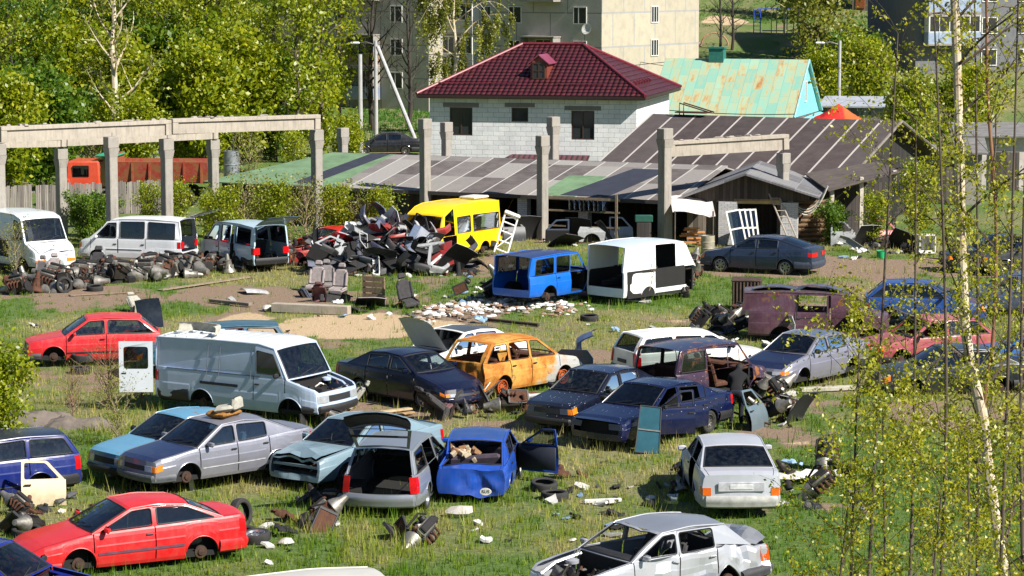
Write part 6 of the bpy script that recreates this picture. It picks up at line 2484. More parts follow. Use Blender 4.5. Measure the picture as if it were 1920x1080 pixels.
b5 = tree_mesh(56, 3.0, 1.3, 22, .04, 9, .065, .3, LEAF_Y, TWIG, bare=.05, up=1.4, sub=(5, 3))
b6 = tree_mesh(57, 2.2, 1.5, 34, .03, 1, .03, .2, LEAF_O, plain((.26, .16, .11, 1), .95, 0, .5, 3, name="dry_reddish_twig"), bare=.0, up=1.2, sub=(7, 2))
BUSH = [(b5, 425, 108.5, .75, "upright twiggy shrub right of the pale minivan"), (b4, 460, 109, .95, "tall bare-twigged shrub before the green hipped roof"), (b5, 520, 109.2, .8, "twiggy yellow-green shrub before the shed's left part"), (b4, 575, 109, .9, "tall dry shrub at the beam-end post's foot"), (b5, 630, 110, .75, "leafy upright shrub before the dark shed wall"), (b4, 680, 109.5, .7, "dry twiggy shrub left behind the scrap heap"), (b6, 200, 70.5, .62, "dry reddish leafless bush above the light blue saloon, left one"), (b6, 262, 71, .55, "dry reddish leafless bush by the panel van's open rear door"), (b6, 132, 69.5, .45, "low dry bush beside the crumpled grey tarpaulin"), (b1, 1525, 226, 2.2, "grey-green twiggy bush below the plank hut"), (b1, 1480, 258, 2.0, "olive bush high on the slope behind the climbing frame"), (b1, 1440, 275, 2.4, "dark olive bush on top of the slope"), (b3, 1545, 195, 1.5, "yellow-green bush left of the thin lamp pole"), (b3, 1620, 185, 1.8, "yellow-green bush right of the thin lamp pole"),
        (b2, 1600, 215, 1.4, "dark green bush under the plank hut"), (b3, 1700, 150, 1.5, "bright yellow bush right of the brown shed"), (b2, 1740, 136, 1.0, "green bush in front of the pale plank shed"), (b3, 1800, 160, 1.6, "tall yellow-green bush behind the birch"), (b2, 1560, 112.5, .5, "green bush at the foot of the log wall"), (b5, 1640, 112.0, .6, "green bush among the rubbish by the lean-to"),
        (b5, 1715, 114, .9, "yellow-green bush right of the lean-to posts"), (b4, 440, 112, .62, "olive shrub below the green hipped roof"), (b5, 490, 111, .62, "yellow-green shrub before the shed left of the beam-end post"), (b4, 545, 110.5, .6, "twiggy shrub under the beam-end post"), (b5, 400, 112, .6, "yellow-green shrub behind the pale minivan"),
        (b4, 600, 110.8, .6, "sparse shrub between the beam-end post and the red wrecks"), (b5, 715, 109.5, .72, "thin shrub behind the scrap heap against the dark shed wall"), (b2, 165, 114, .6, "green bush between the two white vans"), (b2, 195, 116, .55, "low green bush under the board fence"), (b5, 280, 117, .6, "yellow-green bush in front of the orange truck"),
        (b5, 335, 116, .65, "yellow-green bush behind the raised tailgate"), (b5, 60, 142, .9, "yellow-green bush behind the board fence left"), (b4, 180, 143, .9, "olive bush behind the orange truck cab"), (b5, 330, 150, .9, "green bush behind the tipper body"), (b4, 470, 140, .9, "brown twiggy bush above the green roof end"), (b5, 550, 142, .8, "yellow bush behind the shed ridge"),
        (b3, 655, 150, .9, "yellow-green bush at the foot of the plain pole"), (b4, 30, 101, .6, "twiggy shrub growing through the open side of the far-left van"), (b4, 215, 65, .5, "brown dry-looking shrub between the vans and the light blue saloon"), (b4, 20, 150, 1.2, "olive bush at the left edge behind the fence")]
UND = [(b3, 20, 135, 1.7, "yellow-green thicket bush far left under the beam"), (b2, 90, 140, 1.8, "green thicket bush left of the orange truck cab"), (b3, 230, 150, 2.1, "yellow-green thicket bush over the green tarpaulin"), (b3, 140, 160, 2.3, "yellow thicket bush under the forest edge, left"), (b2, 300, 165, 2.4, "green thicket bush below the front beam joint"), (b3, 385, 150, 2.0, "bright thicket bush over the rear beam's right end"),
       (b3, 450, 158, 2.2, "yellow-green thicket bush above the green hipped roof"), (b2, 510, 162, 2.0, "green thicket bush behind the right beam span"), (b3, 50, 165, 2.6, "tall yellow thicket bush behind the left beam span"), (b2, 190, 175, 2.6, "green thicket bush at the foot of the white birch"), (b3, 345, 180, 2.6, "tall yellow thicket bush among the left trunks"), (b3, 260, 140, 1.3, "yellow-green thicket bush right behind the tipper body"), (b3, 590, 165, 1.7, "yellow thicket bush right of the beam end")]
for pr_, px, Y_, s, lab in BUSH + UND:
    g = AT(px, 540, Y_)
    place_tree(pr_, "bush", lab, "bush", (g.x, Y_, gz(g.x, Y_)), s, rr.uniform(0, 6.28), "bushes around the yard")
# near left bush, its crown in view
g = AT(-22, 640, 60)
place_tree(tree_mesh(54, 4.6, 1.3, 26, .05, 60, .05, .3, LEAF_Y, TWIG, bare=.1, up=1.0, sub=(5, 3)), "bush", "bright yellow-green bush at the left edge beside the red hatchback", "bush", (g.x - .3, 60, -1.75), 1.0)

# ---- the near birch on the right, and the saplings under it
def near_tree(seed, path, r0, r1, nb, blen, per, size, rad, label, bark=BIRCH, leaf=LEAF_N, name="birch_tree", z0=4.6, updir=.75, nsub=5, twr=.006, ball=.0):
    rs = np.random.RandomState(seed)
    base = Vector(path[0])
    e = empty(name, label, "tree" if name == "birch_tree" else "sapling", base)
    P = np.array([Vector(p) - base for p in path])
    # smooth
    seg = np.linspace(0, len(P) - 1, 26)
    Q = []
    for s in seg:
        i = min(int(s), len(P) - 2)
        f = s - i
        p0, p1_, p2_, p3_ = P[max(i - 1, 0)], P[i], P[i + 1], P[min(i + 2, len(P) - 1)]
        Q.append(.5 * ((2 * p1_) + (-p0 + p2_) * f + (2 * p0 - 5 * p1_ + 4 * p2_ - p3_) * f * f + (-p0 + 3 * p1_ - 3 * p2_ + p3_) * f ** 3))
    Q = np.array(Q)
    n = len(Q)
    R_ = [r0 + (r1 - r0) * (i / (n - 1)) for i in range(n)]
    m = MB()
    m.tube(Q, [r * (1 + .09 * math.sin(i * 2.3)) for i, r in enumerate(R_)], 10)
    tr = m.build("trunk", bark, e)
    tw = MB()
    ends = []
    ok = [i for i in range(n) if Q[i][2] > z0]
    for j in range(nb):
        i = ok[int((j + rs.rand()) / nb * len(ok)) % len(ok)]
        b = Q[i]
        a = rs.rand() * 6.283
        d = np.array([math.cos(a), .6 * math.sin(a), updir + .5 * rs.rand()])
        d /= np.linalg.norm(d)
        L = blen * (.45 + .75 * rs.rand())
        br = [b]
        q = b.copy()
        for s in range(7):
            d = d + (rs.rand(3) - .5) * .28 + np.array([0, 0, -.03])
            d /= np.linalg.norm(d)
            q = q + d * L / 7
            br.append(q.copy())
        rb = min(R_[i] * .4, twr * 2.6)
        tw.tube(br, [rb * (1 - .8 * s / 7) for s in range(8)], 5, cap=False)
        for s in range(nsub):
            u = .15 + .85 * (s + rs.rand()) / nsub
            f2 = u * 7
            i2 = min(int(f2), 6)
            b2 = br[i2] + (br[i2 + 1] - br[i2]) * (f2 - i2)
            d2 = d * .6 + (rs.rand(3) - .5) * 1.5
            d2 /= np.linalg.norm(d2)
            L2 = L * (.15 + .3 * rs.rand())
            t2 = [b2, b2 + d2 * L2 * .5 + (rs.rand(3) - .5) * .05, b2 + d2 * L2 + np.array([0, 0, -.05])]
            tw.tube(t2, [rb * .4, rb * .3, rb * .15], 4, cap=False)
            for v in (.25, .5, .75, 1.0):
                ends.append(t2[0] + (t2[2] - t2[0]) * v)
        ends += br[4:]
    tw.build("branches", TWIG, e)
    P_, hue = leaf_cloud(rs, np.array(ends), per, size, rad, ragged=.7)
    me = tri_mesh("crown", P_, hue, leaf, 4)
    c = bpy.data.objects.new("crown", me)
    COL.objects.link(c)
    c.parent = e
    return e


YB = 26.0
A2 = lambda px, py, Y_=YB: AT(px, py, Y_)
gx = A2(1905, 1080).x
near_tree(61, [(gx + .25, YB, 0), (gx + .2, YB, 2.5), (gx + .08, YB, 4.6), A2(1880, 1060), A2(1855, 900), A2(1845, 790), A2(1812, 640), A2(1802, 420), A2(1797, 200), A2(1790, 0), A2(1780, -200), A2(1770, -420)], .068, .036, 44, 1.25, 5, .019, .05, "near birch with pale peeling trunk, tallest on the right side", z0=5.0)
near_tree(62, [(gx + .2, YB + .8, 0), (gx + .15, YB + .6, 3.0), (gx, YB + .3, 5.3), A2(1846, 800), A2(1862, 640), A2(1868, 420), A2(1852, 180), A2(1850, 0), A2(1845, -300)], .026, .013, 34, 1.1, 6, .019, .05, "thin reddish birch stem just right of the pale near trunk", bark=plain((.24, .12, .06, 1), .8, 0, .4, 4, name="red_bark"), z0=5.2)
SAP = [(1560, 20.5, 7.6, 63, "near sapling at the lower right with dense small leaves, leftmost crown"), (1660, 21.5, 8.2, 64, "near sapling second from the left in the lower right thicket"), (1740, 20.5, 7.7, 65, "near sapling in the middle of the lower right thicket"), (1830, 22.0, 7.9, 66, "near sapling under the pale birch trunk"), (1905, 21.0, 8.4, 67, "near sapling in the lower right corner"),
       (1690, 24.0, 10.4, 68, "tall thin near sapling with sparse leaves left of the pale trunk"), (1930, 24.0, 11.4, 69, "tall leafy near sapling at the right edge"), (1765, 22.5, 11.6, 71, "tall leafy near sapling just left of the pale birch trunk"), (1640, 25.0, 11.2, 72, "tall near sapling nearest the brown shed's right end"), (1885, 23.0, 11.9, 73, "tall leafy near sapling between the red stem and the right edge"), (1825, 27.0, 12.2, 74, "farthest tall sapling directly behind the pale birch trunk"), (1610, 23.0, 8.6, 70, "thin near sapling reaching up before the silver grey saloon")]
for px, Y_, h, sd_, lab in SAP:
    x = AT(px, 900, Y_).x
    rs_ = random.Random(sd_)
    low = h < 9
    near_tree(sd_, [(x, Y_, 0), (x + rs_.uniform(-.1, .1), Y_, h * .35), (x + rs_.uniform(-.12, .12), Y_, h * .7), (x + rs_.uniform(-.15, .15), Y_, h)], .03, .006, 30 if low else 22, .95 if low else 1.05, 5 if low else 4, .017, .05, lab, bark=TWIG, name="sapling", z0=4.2 if low else 5.5, nsub=6, updir=1.0)
finish_protos()
# ---------------------------------------------------------------- scrap, parts and small things
sr = random.Random(21)


def put(src, loc, rotv=(0, 0, 0), s=1.0, label=None, cat=None, group=None, mat=None, name=None):
    """a copy of a one-mesh thing or of a thing with parts"""
    o = copy_tree(src)
    if name:
        o.name = name
    o.location = loc
    o.rotation_euler = rotv
    o.scale = (s, s, s) if not hasattr(s, '__len__') else s
    if mat is not None and o.type == 'MESH':
        o.material_slots[0].link = 'OBJECT'
        o.material_slots[0].material = mat
    return tag(o, label, cat, group)


PROTOS = []


def proto(m, name, mats, smooth=35):
    o = m.build(name, mats, None, smooth=smooth)
    PROTOS.append(o)
    return o


def drop(o):
    """remove a model that only served for copying"""
    for c in list(o.children):
        drop(c)
    bpy.data.objects.remove(o)


# engines and gearboxes
def engine_proto(seed):
    rr = random.Random(seed)
    m = MB()
    m.box((0, 0, .24), (.5, .3, .34), 0, bev=.03)
    m.box((0, 0, .46), (.48, .2, .12), 1, bev=.03)
    m.box((0, 0, .55), (.44, .15, .07), 2, bev=.02)
    m.lathe([(.13, 0), (.15, .02), (.15, .05), (.06, .06), (0, .06)], 14, 2, T(.26, 0, .2) @ rot('Y', R(90)))
    for k in range(4):
        m.tube([(-.18 + k * .12, -.15, .42), (-.18 + k * .12, -.27, .4), (-.1 + k * .08, -.3, .26)], .028, 6, 3)
    m.lathe([(.2, 0), (.21, .02), (.17, .14), (.1, .26), (.07, .42), (.0, .43)], 14, 1, T(-.25, 0, .22) @ rot('Y', R(-90)))
    for k in range(8):
        m.box((rr.uniform(-.3, .3), rr.uniform(-.2, .2), rr.uniform(.1, .55)), (rr.uniform(.05, .14),) * 2 + (rr.uniform(.05, .12),), rr.choice((0, 1, 2, 3)), rot('Z', rr.uniform(0, 3)), .8, .012)
    m.tube([(.2, .16, .5), (.1, .28, .45), (-.2, .25, .3)], .025, 6, 2)
    o = proto(m, "engine", [GREASE, ALUM, DARK, RUSTY])
    return o


def gearbox_proto(seed):
    m = MB()
    m.lathe([(0, 0), (.2, 0), (.22, .03), (.19, .1), (.13, .2), (.11, .38), (.12, .4), (.08, .42), (.05, .6), (0, .6)], 16, 0)
    for k in range(6):
        a = k * 1.047
        m.box((.15 * math.cos(a), .15 * math.sin(a), .14), (.02, .09, .22), 0, rot('Z', a))
    m.box((.12, 0, .3), (.12, .1, .16), 1, bev=.02)
    m.tube([(0, .1, .3), (.05, .3, .3)], .02, 6, 1)
    return proto(m, "gearbox", [ALUM, GREASE])


def axle_proto():
    m = MB()
    m.lathe([(0, -.03), (.17, -.03), (.17, .03), (.12, .05), (.05, .07), (.05, .12), (0, .12)], 18, 0)
    m.tube([(0, 0, -.03), (.05, .1, -.35), (.3, .2, -.4)], .035, 6, 1)
    m.box((.14, .05, -.02), (.1, .16, .12), 1, bev=.02)
    return proto(m, "brake_hub", [RUSTY, GREASE])


def radiator_proto():
    m = MB()
    m.box((0, 0, .2), (.6, .05, .36), 0)
    for z in (.01, .39):
        m.box((0, 0, z), (.64, .07, .06), 1, bev=.02)
    for x in (-.3, .3):
        m.box((x, 0, .2), (.05, .08, .4), 1)
    return proto(m, "radiator", [plain(srgb(70, 66, 60), .7, .3, .4, 40, .5, name="radiator_core"), BLACK])


def alternator_proto():
    m = MB()
    m.lathe([(0, -.1), (.08, -.1), (.1, -.07), (.1, .07), (.08, .1), (.03, .1), (.05, .12), (.05, .15), (0, .15)], 14, 0)
    m.box((.1, 0, 0), (.06, .03, .16), 1)
    return proto(m, "alternator", [ALUM, GREASE])


ENG = [engine_proto(1), engine_proto(2), engine_proto(3)]
GBX, HUB, RAD, ALT = gearbox_proto(1), axle_proto(), radiator_proto(), alternator_proto()
KINDS_ = [(ENG[0], "engine", "greasy piped engine block"), (ENG[1], "engine", "dark oily engine block"), (ENG[2], "engine", "dusty engine block"), (GBX, "gearbox", "dull cast gearbox housing"), (HUB, "brake hub", "rusty brake hub"), (RAD, "radiator", "grey car radiator"), (ALT, "alternator", "small alternator")]
SEG = [((22, 548), (105, 535), 14, "at the left end of the engine row"), ((95, 542), (215, 520), 22, "in the engine row before the tall post"), ((205, 528), (330, 514), 34, "in the engine row right of the tall post"), ((320, 518), (450, 502), 26, "in the engine row before the pale minivan"), ((440, 504), (590, 484), 34, "at the engine row's right end")]
for (a, b, n, where) in SEG:
    for k in range(n):
        t = (k + sr.random()) / n
        px = lerp(a[0], b[0], t)
        py = lerp(a[1], b[1], t) + sr.uniform(-9, 7)
        p = G(px, py)
        src, cat, lab = sr.choice(KINDS_[:3] * 2 + KINDS_[3:4] * 2 + KINDS_)
        mat = sr.choice((None, None, RUSTY, ALUM, GREASE, DARK, STEEL))
        up = sr.random()
        put(src, (p.x, p.y, gz(p.x, p.y) + (.02 if up < .7 else .12)), (sr.uniform(-.3, .3) if up < .7 else R(90) + sr.uniform(-.3, .3), sr.uniform(-.3, .3), sr.uniform(0, 6.28)), sr.uniform(1.05, 1.5) * (1.0 if src is not ALT else 1.5), lab + " " + where, cat, "engines and gearboxes in the long row", mat)


# seats
def seat_proto():
    e = bpy.data.objects.new("car_seat", None)
    COL.objects.link(e)
    m = MB()
    m.box((.02, 0, .16), (.5, .5, .15), bev=.05)
    for sg in (-1, 1):
        m.box((.02, sg * .22, .21), (.44, .09, .1), bev=.04)
    m.build("seat", FABRIC_G, e)
    m = MB()
    m.box((0, 0, 0), (.13, .48, .6), 0, T(-.28, 0, .5) @ rot('Y', R(-18)), .82, .05)
    for sg in (-1, 1):
        m.box((0, 0, 0), (.1, .09, .5), 0, T(-.22, sg * .22, .48) @ rot('Y', R(-18)), .9, .04)
    m.build("backrest", FABRIC_G, e)
    m = MB()
    m.box((0, 0, 0), (.09, .26, .17), 0, T(-.42, 0, .9) @ rot('Y', R(-18)), .9, .04)
    m.build("headrest", FABRIC_G, e)
    m = MB()
    for sg in (-1, 1):
        m.box((0, sg * .2, .04), (.5, .04, .07))
    m.build("seat_rail", GREASE, e)
    PROTOS.append(e)
    return e


SEATP = seat_proto()


def put_seat(px, py, rz, label, mat, rx=0, ry=0, s=1.0, z=0):
    p = G(px, py)
    o = put(SEATP, (p.x, p.y, gz(p.x, p.y) + z), (R(rx), R(ry), R(rz)), s, label, "seat", "loose car seats")
    for c in o.children:
        if c.name.split('.')[0] != 'seat_rail':
            c.material_slots[0].link = 'OBJECT'
            c.material_slots[0].material = mat
    return o


FABRIC_P = plain(srgb(150, 140, 138), .95, 0, .3, 12, name="faded_fabric")
FABRIC_B = plain(srgb(70, 78, 92), .95, 0, .3, 12, name="blue_grey_fabric")
for a in ((566, 556, 200, "dark bluish car seat lying at the left of the seat group", FABRIC_B, 0, -60, 1.0), (590, 548, 255, "pale grey car seat standing upright in the middle of the seat group", FABRIC_P, 0, 0, 1.15), (613, 543, 275, "faded car seat with reddish headrest in the seat group", FABRIC_G, 0, 0, 1.1), (634, 552, 250, "pale grey car seat at the right of the seat group", FABRIC_P, 0, 5, 1.1),
          (600, 562, 270, "car seat tipped forward before the seat group", plain(srgb(130, 92, 96), .95, name="pinkish_fabric"), 0, 70, 1.0), (655, 565, 300, "dark car seat lying beside the wooden crate", FABRIC_D, 80, 0, 1.0), (767, 577, 300, "single dark grey car seat standing alone by the white rubble", FABRIC_D, 8, 10, 1.15), (75, 530, 250, "grey car seat back near the left end of the engine row", FABRIC_G, 0, 10, 1.0), (103, 524, 280, "black and grey seat standing in the engine row, second from left", FABRIC_P, 0, 0, 1.0),
          (180, 520, 265, "dark seat with pale piping in the engine row left of the tall post", FABRIC_D, 0, 0, 1.2), (572, 774, 160, "pale cushion seat in the row behind the light blue-green saloon, left one", FABRIC_L, 0, -40, 1.0), (605, 770, 200, "pale car seat in the row before the panel van's front wheel", FABRIC_L, 0, -30, 1.0), (640, 768, 190, "pale car seat at the right of the row before the panel van", FABRIC_L, 0, -20, 1.0),
          (836, 782, 215, "black seat stood on end in the junk behind the bright blue saloon", FABRIC_D, 0, 70, 1.2), (852, 778, 240, "black seat with pinkish side in the junk before the navy saloon", plain(srgb(96, 66, 68), .95, name="pink_grey_fabric"), 90, 20, 1.0), (820, 770, 170, "dark seat lying behind the stood-up black seats", FABRIC_D, 30, 60, 1.1), (262, 585, 120, "pale rolled seat cushion behind the red hatchback", FABRIC_L, 0, 80, 1.0)):
    put_seat(*a)


# body panels
def bumper_p():
    m = MB()
    rows = []
    for k in range(13):
        t = k / 12 * 2 - 1
        a = t * t
        y = t * .8
        x = -.42 * max(0, (abs(t) - .62) / .38) ** 1.5 - .06 * a
        c = Vector((x, y, 0))
        rows.append([c + Vector((-.05, 0, -.13)), c + Vector((.0, 0, -.12)), c + Vector((.035, 0, -.02)), c + Vector((.05, 0, .02)), c + Vector((.05, 0, .09)), c + Vector((.0, 0, .13)), c + Vector((-.06, 0, .135))])
    m.grid(rows)
    m.grid([[p + Vector((-.012, 0, 0)) for p in r] for r in rows], 0, True)
    m.box((.052, 0, .0), (.006, .52, .1), 1)
    return proto(m, "bumper", [BLACK, DARK])


def bonnet_p():
    m = MB()
    f = lambda x, y, o: Vector((x * .55, y * .68 * (1 - .08 * (x > 0) * x), .09 * (1 - y * y) - .06 * (max(0, x) ** 2) + o))
    g = np.linspace(-1, 1, 9)
    m.grid([[f(x, y, 0) for y in g] for x in g], 0, True)
    m.grid([[f(x, y, -.025) for y in g] for x in g], 1)
    for e_ in (-1, 1):
        m.grid([[f(x, e_, o) for x in g] for o in (0, -.025)], 0)
        m.grid([[f(e_, y, o) for y in g] for o in (0, -.025)], 0)
    return proto(m, "bonnet", [BLACK, DARK])


def fender_p():
    m = MB()
    out = [(-.55, 0), (-.38, 0)] + [(.0 - .36 * math.cos(a), .36 * math.sin(a)) for a in np.linspace(.15, math.pi - .15, 9)] + [(.38, 0), (.52, .05), (.58, .4), (.3, .62), (-.5, .66), (-.6, .4)]
    m.poly(out, [], lambda a, b: Vector((a, .22 * max(0, b - .45) ** 1 * 1.5 - .05 * a * a, b)), 0, .015, Vector((0, 1, 0)))
    return proto(m, "wing_panel", [BLACK])


def door_p(cut=.0):
    m = MB()
    fr = roundpoly([(-.5, .58), (.52, .58), (.1, 1.05), (-.48, 1.08)], .05)
    wn = roundpoly([(-.43, .63), (.38, .63), (.06, 1.0), (-.42, 1.02)], .05)
    m.poly(fr, [wn], lambda a, b: Vector((a, .07 * (b - .58), b)), 0, .04, Vector((0, 1, 0)))
    g = np.linspace(0, .6, 6)
    m.grid([[Vector((x, -.06 * math.sin(math.pi * min(1, z / .62)) + .0, z)) for z in g] for x in np.linspace(-.5, .52, 4)])
    m.box((.01, .06, .3), (1.0, .05, .58), 1, bev=.02)
    m.box((-.35, -.07, .5), (.16, .03, .03), 1)
    return proto(m, "loose_door", [BLACK, DARK])


def sill_p():
    m = MB()
    m.grid([[Vector((x, .09 * math.cos(a), .09 * math.sin(a) + .03 * math.sin(x * 2))) for a in np.linspace(-.4, 3.4, 7)] for x in np.linspace(-.7, .7, 5)])
    return proto(m, "trim_strip", [BLACK])


def frame_p():
    m = MB()
    for x in (-.25, .25):
        m.tube([(x, 0, 0), (x, 0, 1.5), (x * .8, -.1, 1.6)], .035, 6)
    for z in (.15, .5, .85, 1.2, 1.5):
        m.tube([(-.25, 0, z), (.25, 0, z)], .028, 6)
    m.tube([(-.25, 0, .15), (.25, 0, .85)], .02, 6)
    m.box((0, -.05, 1.55), (.6, .12, .14), bev=.03)
    return proto(m, "metal_stand", [WHITEP])  # open frame of white metal tubes with rungs


BMP, BON, FEN, DOR, SIL, FRM = bumper_p(), bonnet_p(), fender_p(), door_p(), sill_p(), frame_p()
pm = lambda c, d=.3, r=.4: paint(c, d, r)
PCOL = [("black", BLACK), ("black", BLACK), ("dark grey", plain(srgb(62, 64, 68), .5, name="grey_plastic")), ("silver", pm(srgb(150, 155, 160))), ("pale grey", plain(srgb(148, 150, 150), .5, name="pale_plastic")), ("dark blue", pm(srgb(22, 34, 74))), ("navy", pm(srgb(20, 24, 44))), ("red", pm(srgb(160, 14, 28))), ("dark", DARK), ("slate blue", pm(srgb(80, 96, 122))), ("white", pm(srgb(205, 208, 210)))]
# mound of small dark debris inside the heap
hc = G(745, 511)
HX, HY = hc.x, hc.y
hsh = lambda u, v: 1.65 * max(0, 1 - ((u + .75) / 3.0) ** 2) ** 1.1 * max(0, 1 - (v / 1.9) ** 2)
m = MB()
for k in range(700):
    u_, v_ = sr.uniform(-3.5, 3.0), sr.uniform(-2.0, 1.9)
    z = hsh(u_, v_) * sr.uniform(.2, .85)
    m.box((HX + u_, HY + 1.0 + v_, z), (sr.uniform(.08, .5), sr.uniform(.05, .3), sr.uniform(.03, .22)), sr.choice((0, 0, 0, 1, 2, 3, 4)), rot('Z', sr.uniform(0, 6)) @ rot('X', sr.uniform(-1, 1)), sr.uniform(.6, 1))
o = m.build("debris", [DARK, BLACK, GREASE, plain(srgb(110, 112, 115), .6, name="grey_scrap"), RUSTY], None, smooth=0)
tag(o, None, None, None, "stuff")
PIECES = [(BMP, "bumper", 40), (BON, "bonnet", 9), (FEN, "wing panel", 18), (DOR, "door", 8), (SIL, "trim strip", 26)]
for src, cat, n in PIECES:
    for k in range(n):
        u_, v_ = sr.gauss(-.3, 1.35), sr.uniform(-1.9, .8)
        u_ = max(-3.3, min(2.9, u_))
        z = hsh(u_, v_) * sr.uniform(.75, 1.0) + .12
        cn, mt = sr.choice(PCOL)
        lvl = "high on the scrap heap" if z > 1.1 else ("on the front slope of the scrap heap" if v_ < -.8 else "in the middle of the scrap heap") if z > .4 else ("at the left foot of the scrap heap" if u_ < 0 else "at the right foot of the scrap heap")
        put(src, (HX + u_, HY + 1.0 + v_, z), (sr.uniform(-1.2, 1.2), sr.uniform(-.9, .9), sr.uniform(0, 6.28)), sr.uniform(.8, 1.15), cn + " loose " + cat + " lying " + lvl, cat, "panels and bumpers of the scrap heap", mt)
# chosen pieces that read in the photograph: (source, px, py, height, rot xyz deg, scale, colour, label, category)
C_ = dict((k, v) for k, v in PCOL)
GLZ = glass(.5, 1.05, .2)


def fixed(src, px, py, z, r_, s, mt, label, cat, group=None):
    p = G(px, py)
    return put(src, (p.x, p.y, gz(p.x, p.y) + z), tuple(R(a) for a in r_), s, label, cat, group, mt)


fixed(BMP, 800, 505, 1.0, (20, 25, -30), 1.35, C_["silver"], "long silver bumper curving down the right front of the scrap heap", "bumper")
fixed(BMP, 808, 500, 1.3, (10, 8, -80), 1.1, C_["red"], "dark red bumper lying across the upper right of the scrap heap", "bumper")
fixed(BMP, 725, 492, 1.55, (75, 0, 60), 1.2, C_["slate blue"], "slate blue bumper arched over the top of the scrap heap", "bumper")
fixed(BON, 785, 490, 1.6, (30, -35, 20), 1.0, C_["dark blue"], "dark blue bonnet on top of the scrap heap beside the yellow minibus", "bonnet")
fixed(BON, 855, 512, .55, (-50, 20, 40), 1.05, C_["pale grey"], "pale grey bonnet folded like a tent at the right end of the scrap heap", "bonnet")
fixed(BMP, 700, 508, .3, (60, 10, 20), 1.3, C_["slate blue"], "blue-grey bumper low at the left front of the scrap heap", "bumper")
fixed(BMP, 880, 500, .6, (10, 30, -20), 1.3, C_["dark grey"], "grey bumper sloping off the right end of the scrap heap", "bumper")
fixed(FEN, 750, 500, .8, (-30, 10, 20), 1.3, C_["silver"], "silver wing panel in the centre of the scrap heap", "wing panel")
fixed(FRM, 938, 480, .1, (-18, 22, 15), 1.15, plain(srgb(225, 225, 222), .5, name="white_metal"), "white metal frame leaning in front of the yellow minibus rear", "metal frame")
fixed(BON, 910, 470, .5, (-55, 0, 10), 1.0, pm(srgb(60, 110, 120)), "teal bonnet leaning right of the scrap heap", "bonnet")
fixed(BON, 965, 430, .8, (-70, 0, 60), 1.0, pm(srgb(225, 190, 20)), "yellow panel standing behind the white metal frame", "panel")
fixed(DOR, 82, 950, .02, (-12, 0, 12), .95, pm(srgb(222, 205, 170)), "cream door panel propped against the blue estate at the left edge", "door")
fixed(BON, 552, 905, .3, (-65, 0, 25), .62, plain(srgb(150, 150, 152), .5, name="grey_moulding"), "grey moulded panel standing under the crumpled saloon's nose", "panel")
fixed(BON, 478, 548, .08, (0, 4, 20), .8, C_["white"], "white panel lying flat on the bare earth before the engine row", "panel")
fixed(BON, 660, 583, .1, (5, 10, 60), .85, C_["navy"], "navy bonnet lying on the ground below the wooden crate", "bonnet")
fixed(BON, 695, 580, .3, (-20, 0, 10), .9, plain(srgb(140, 132, 138), .6, name="mauve_panel"), "mauve-grey panel in front of the wooden crate", "panel")
fixed(BON, 1185, 562, .1, (0, 4, 5), 1.15, C_["white"], "white panel lying in the grass in front of the white van shell", "panel")
fixed(BON, 1150, 556, .25, (-35, 10, 30), .75, C_["pale grey"], "grey dented panel leaning under the white van shell", "panel")
fixed(BON, 1105, 553, .08, (0, 0, 15), .8, plain(srgb(150, 85, 85), .7, name="faded_red_panel"), "faded red panel lying between the blue off-roader and the van shell", "panel")
fixed(FEN, 1255, 548, .05, (0, 70, 70), 1.15, pm(srgb(40, 70, 120)), "narrow blue wing panel leaning on the open side of the van shell", "wing panel")
fixed(BMP, 1085, 690, .35, (60, 0, 165), 1.15, pm(srgb(88, 118, 170)), "light blue bumper leaning on the nose of the burnt hatchback", "bumper")
fixed(FEN, 1078, 697, .05, (-15, 0, 150), 1.1, pm(srgb(46, 72, 120)), "blue wing panel against the burnt hatchback's front", "wing panel")
fixed(BMP, 905, 745, .25, (10, 6, -75), 1.15, C_["dark grey"], "dark bumper lying in the junk behind the bright blue saloon", "bumper")
fixed(BMP, 1010, 752, .12, (5, 3, -85), .9, C_["white"], "white bumper strip left of the black saloon's nose", "bumper")
fixed(BMP, 1150, 790, .2, (0, 0, 222), .0001 + .8, C_["pale grey"], "loose pale bumper under the dark blue saloon's nose", "bumper")
fixed(DOR, 1425, 800, .0, (-15, 0, 60), 1.0, pm(srgb(84, 104, 116)), "grey-green door leaning right of the person in black", "door")
fixed(BON, 1462, 772, .3, (-20, 15, 30), .85, pm(srgb(96, 100, 112)), "grey dented bonnet beyond the person in black", "bonnet")
fixed(BON, 1500, 790, .3, (-60, 0, 60), .9, C_["dark grey"], "dark bonnet standing in the weeds right of the person in black", "bonnet")
fixed(FEN, 1480, 640, .25, (0, 0, 100), 1.0, C_["white"], "white wing panel with amber lamp beside the silver grey saloon's bonnet", "wing panel")
BR_ = fixed(BMP, 395, 640, 2.12, (70, 0, -75), .9, plain(srgb(176, 172, 158), .6, name="cream_plastic"), "cream bumper resting on the roof of the white panel van", "bumper")
def on_top(o, car_, lx, ly, z, rv):
    c_, s_ = math.cos(car_.rotation_euler.z), math.sin(car_.rotation_euler.z)
    o.location = (car_.location.x + lx * c_ - ly * s_, car_.location.y + lx * s_ + ly * c_, car_.location.z + z)
    o.rotation_euler = (R(rv[0]), R(rv[1]), R(rv[2]) + car_.rotation_euler.z)


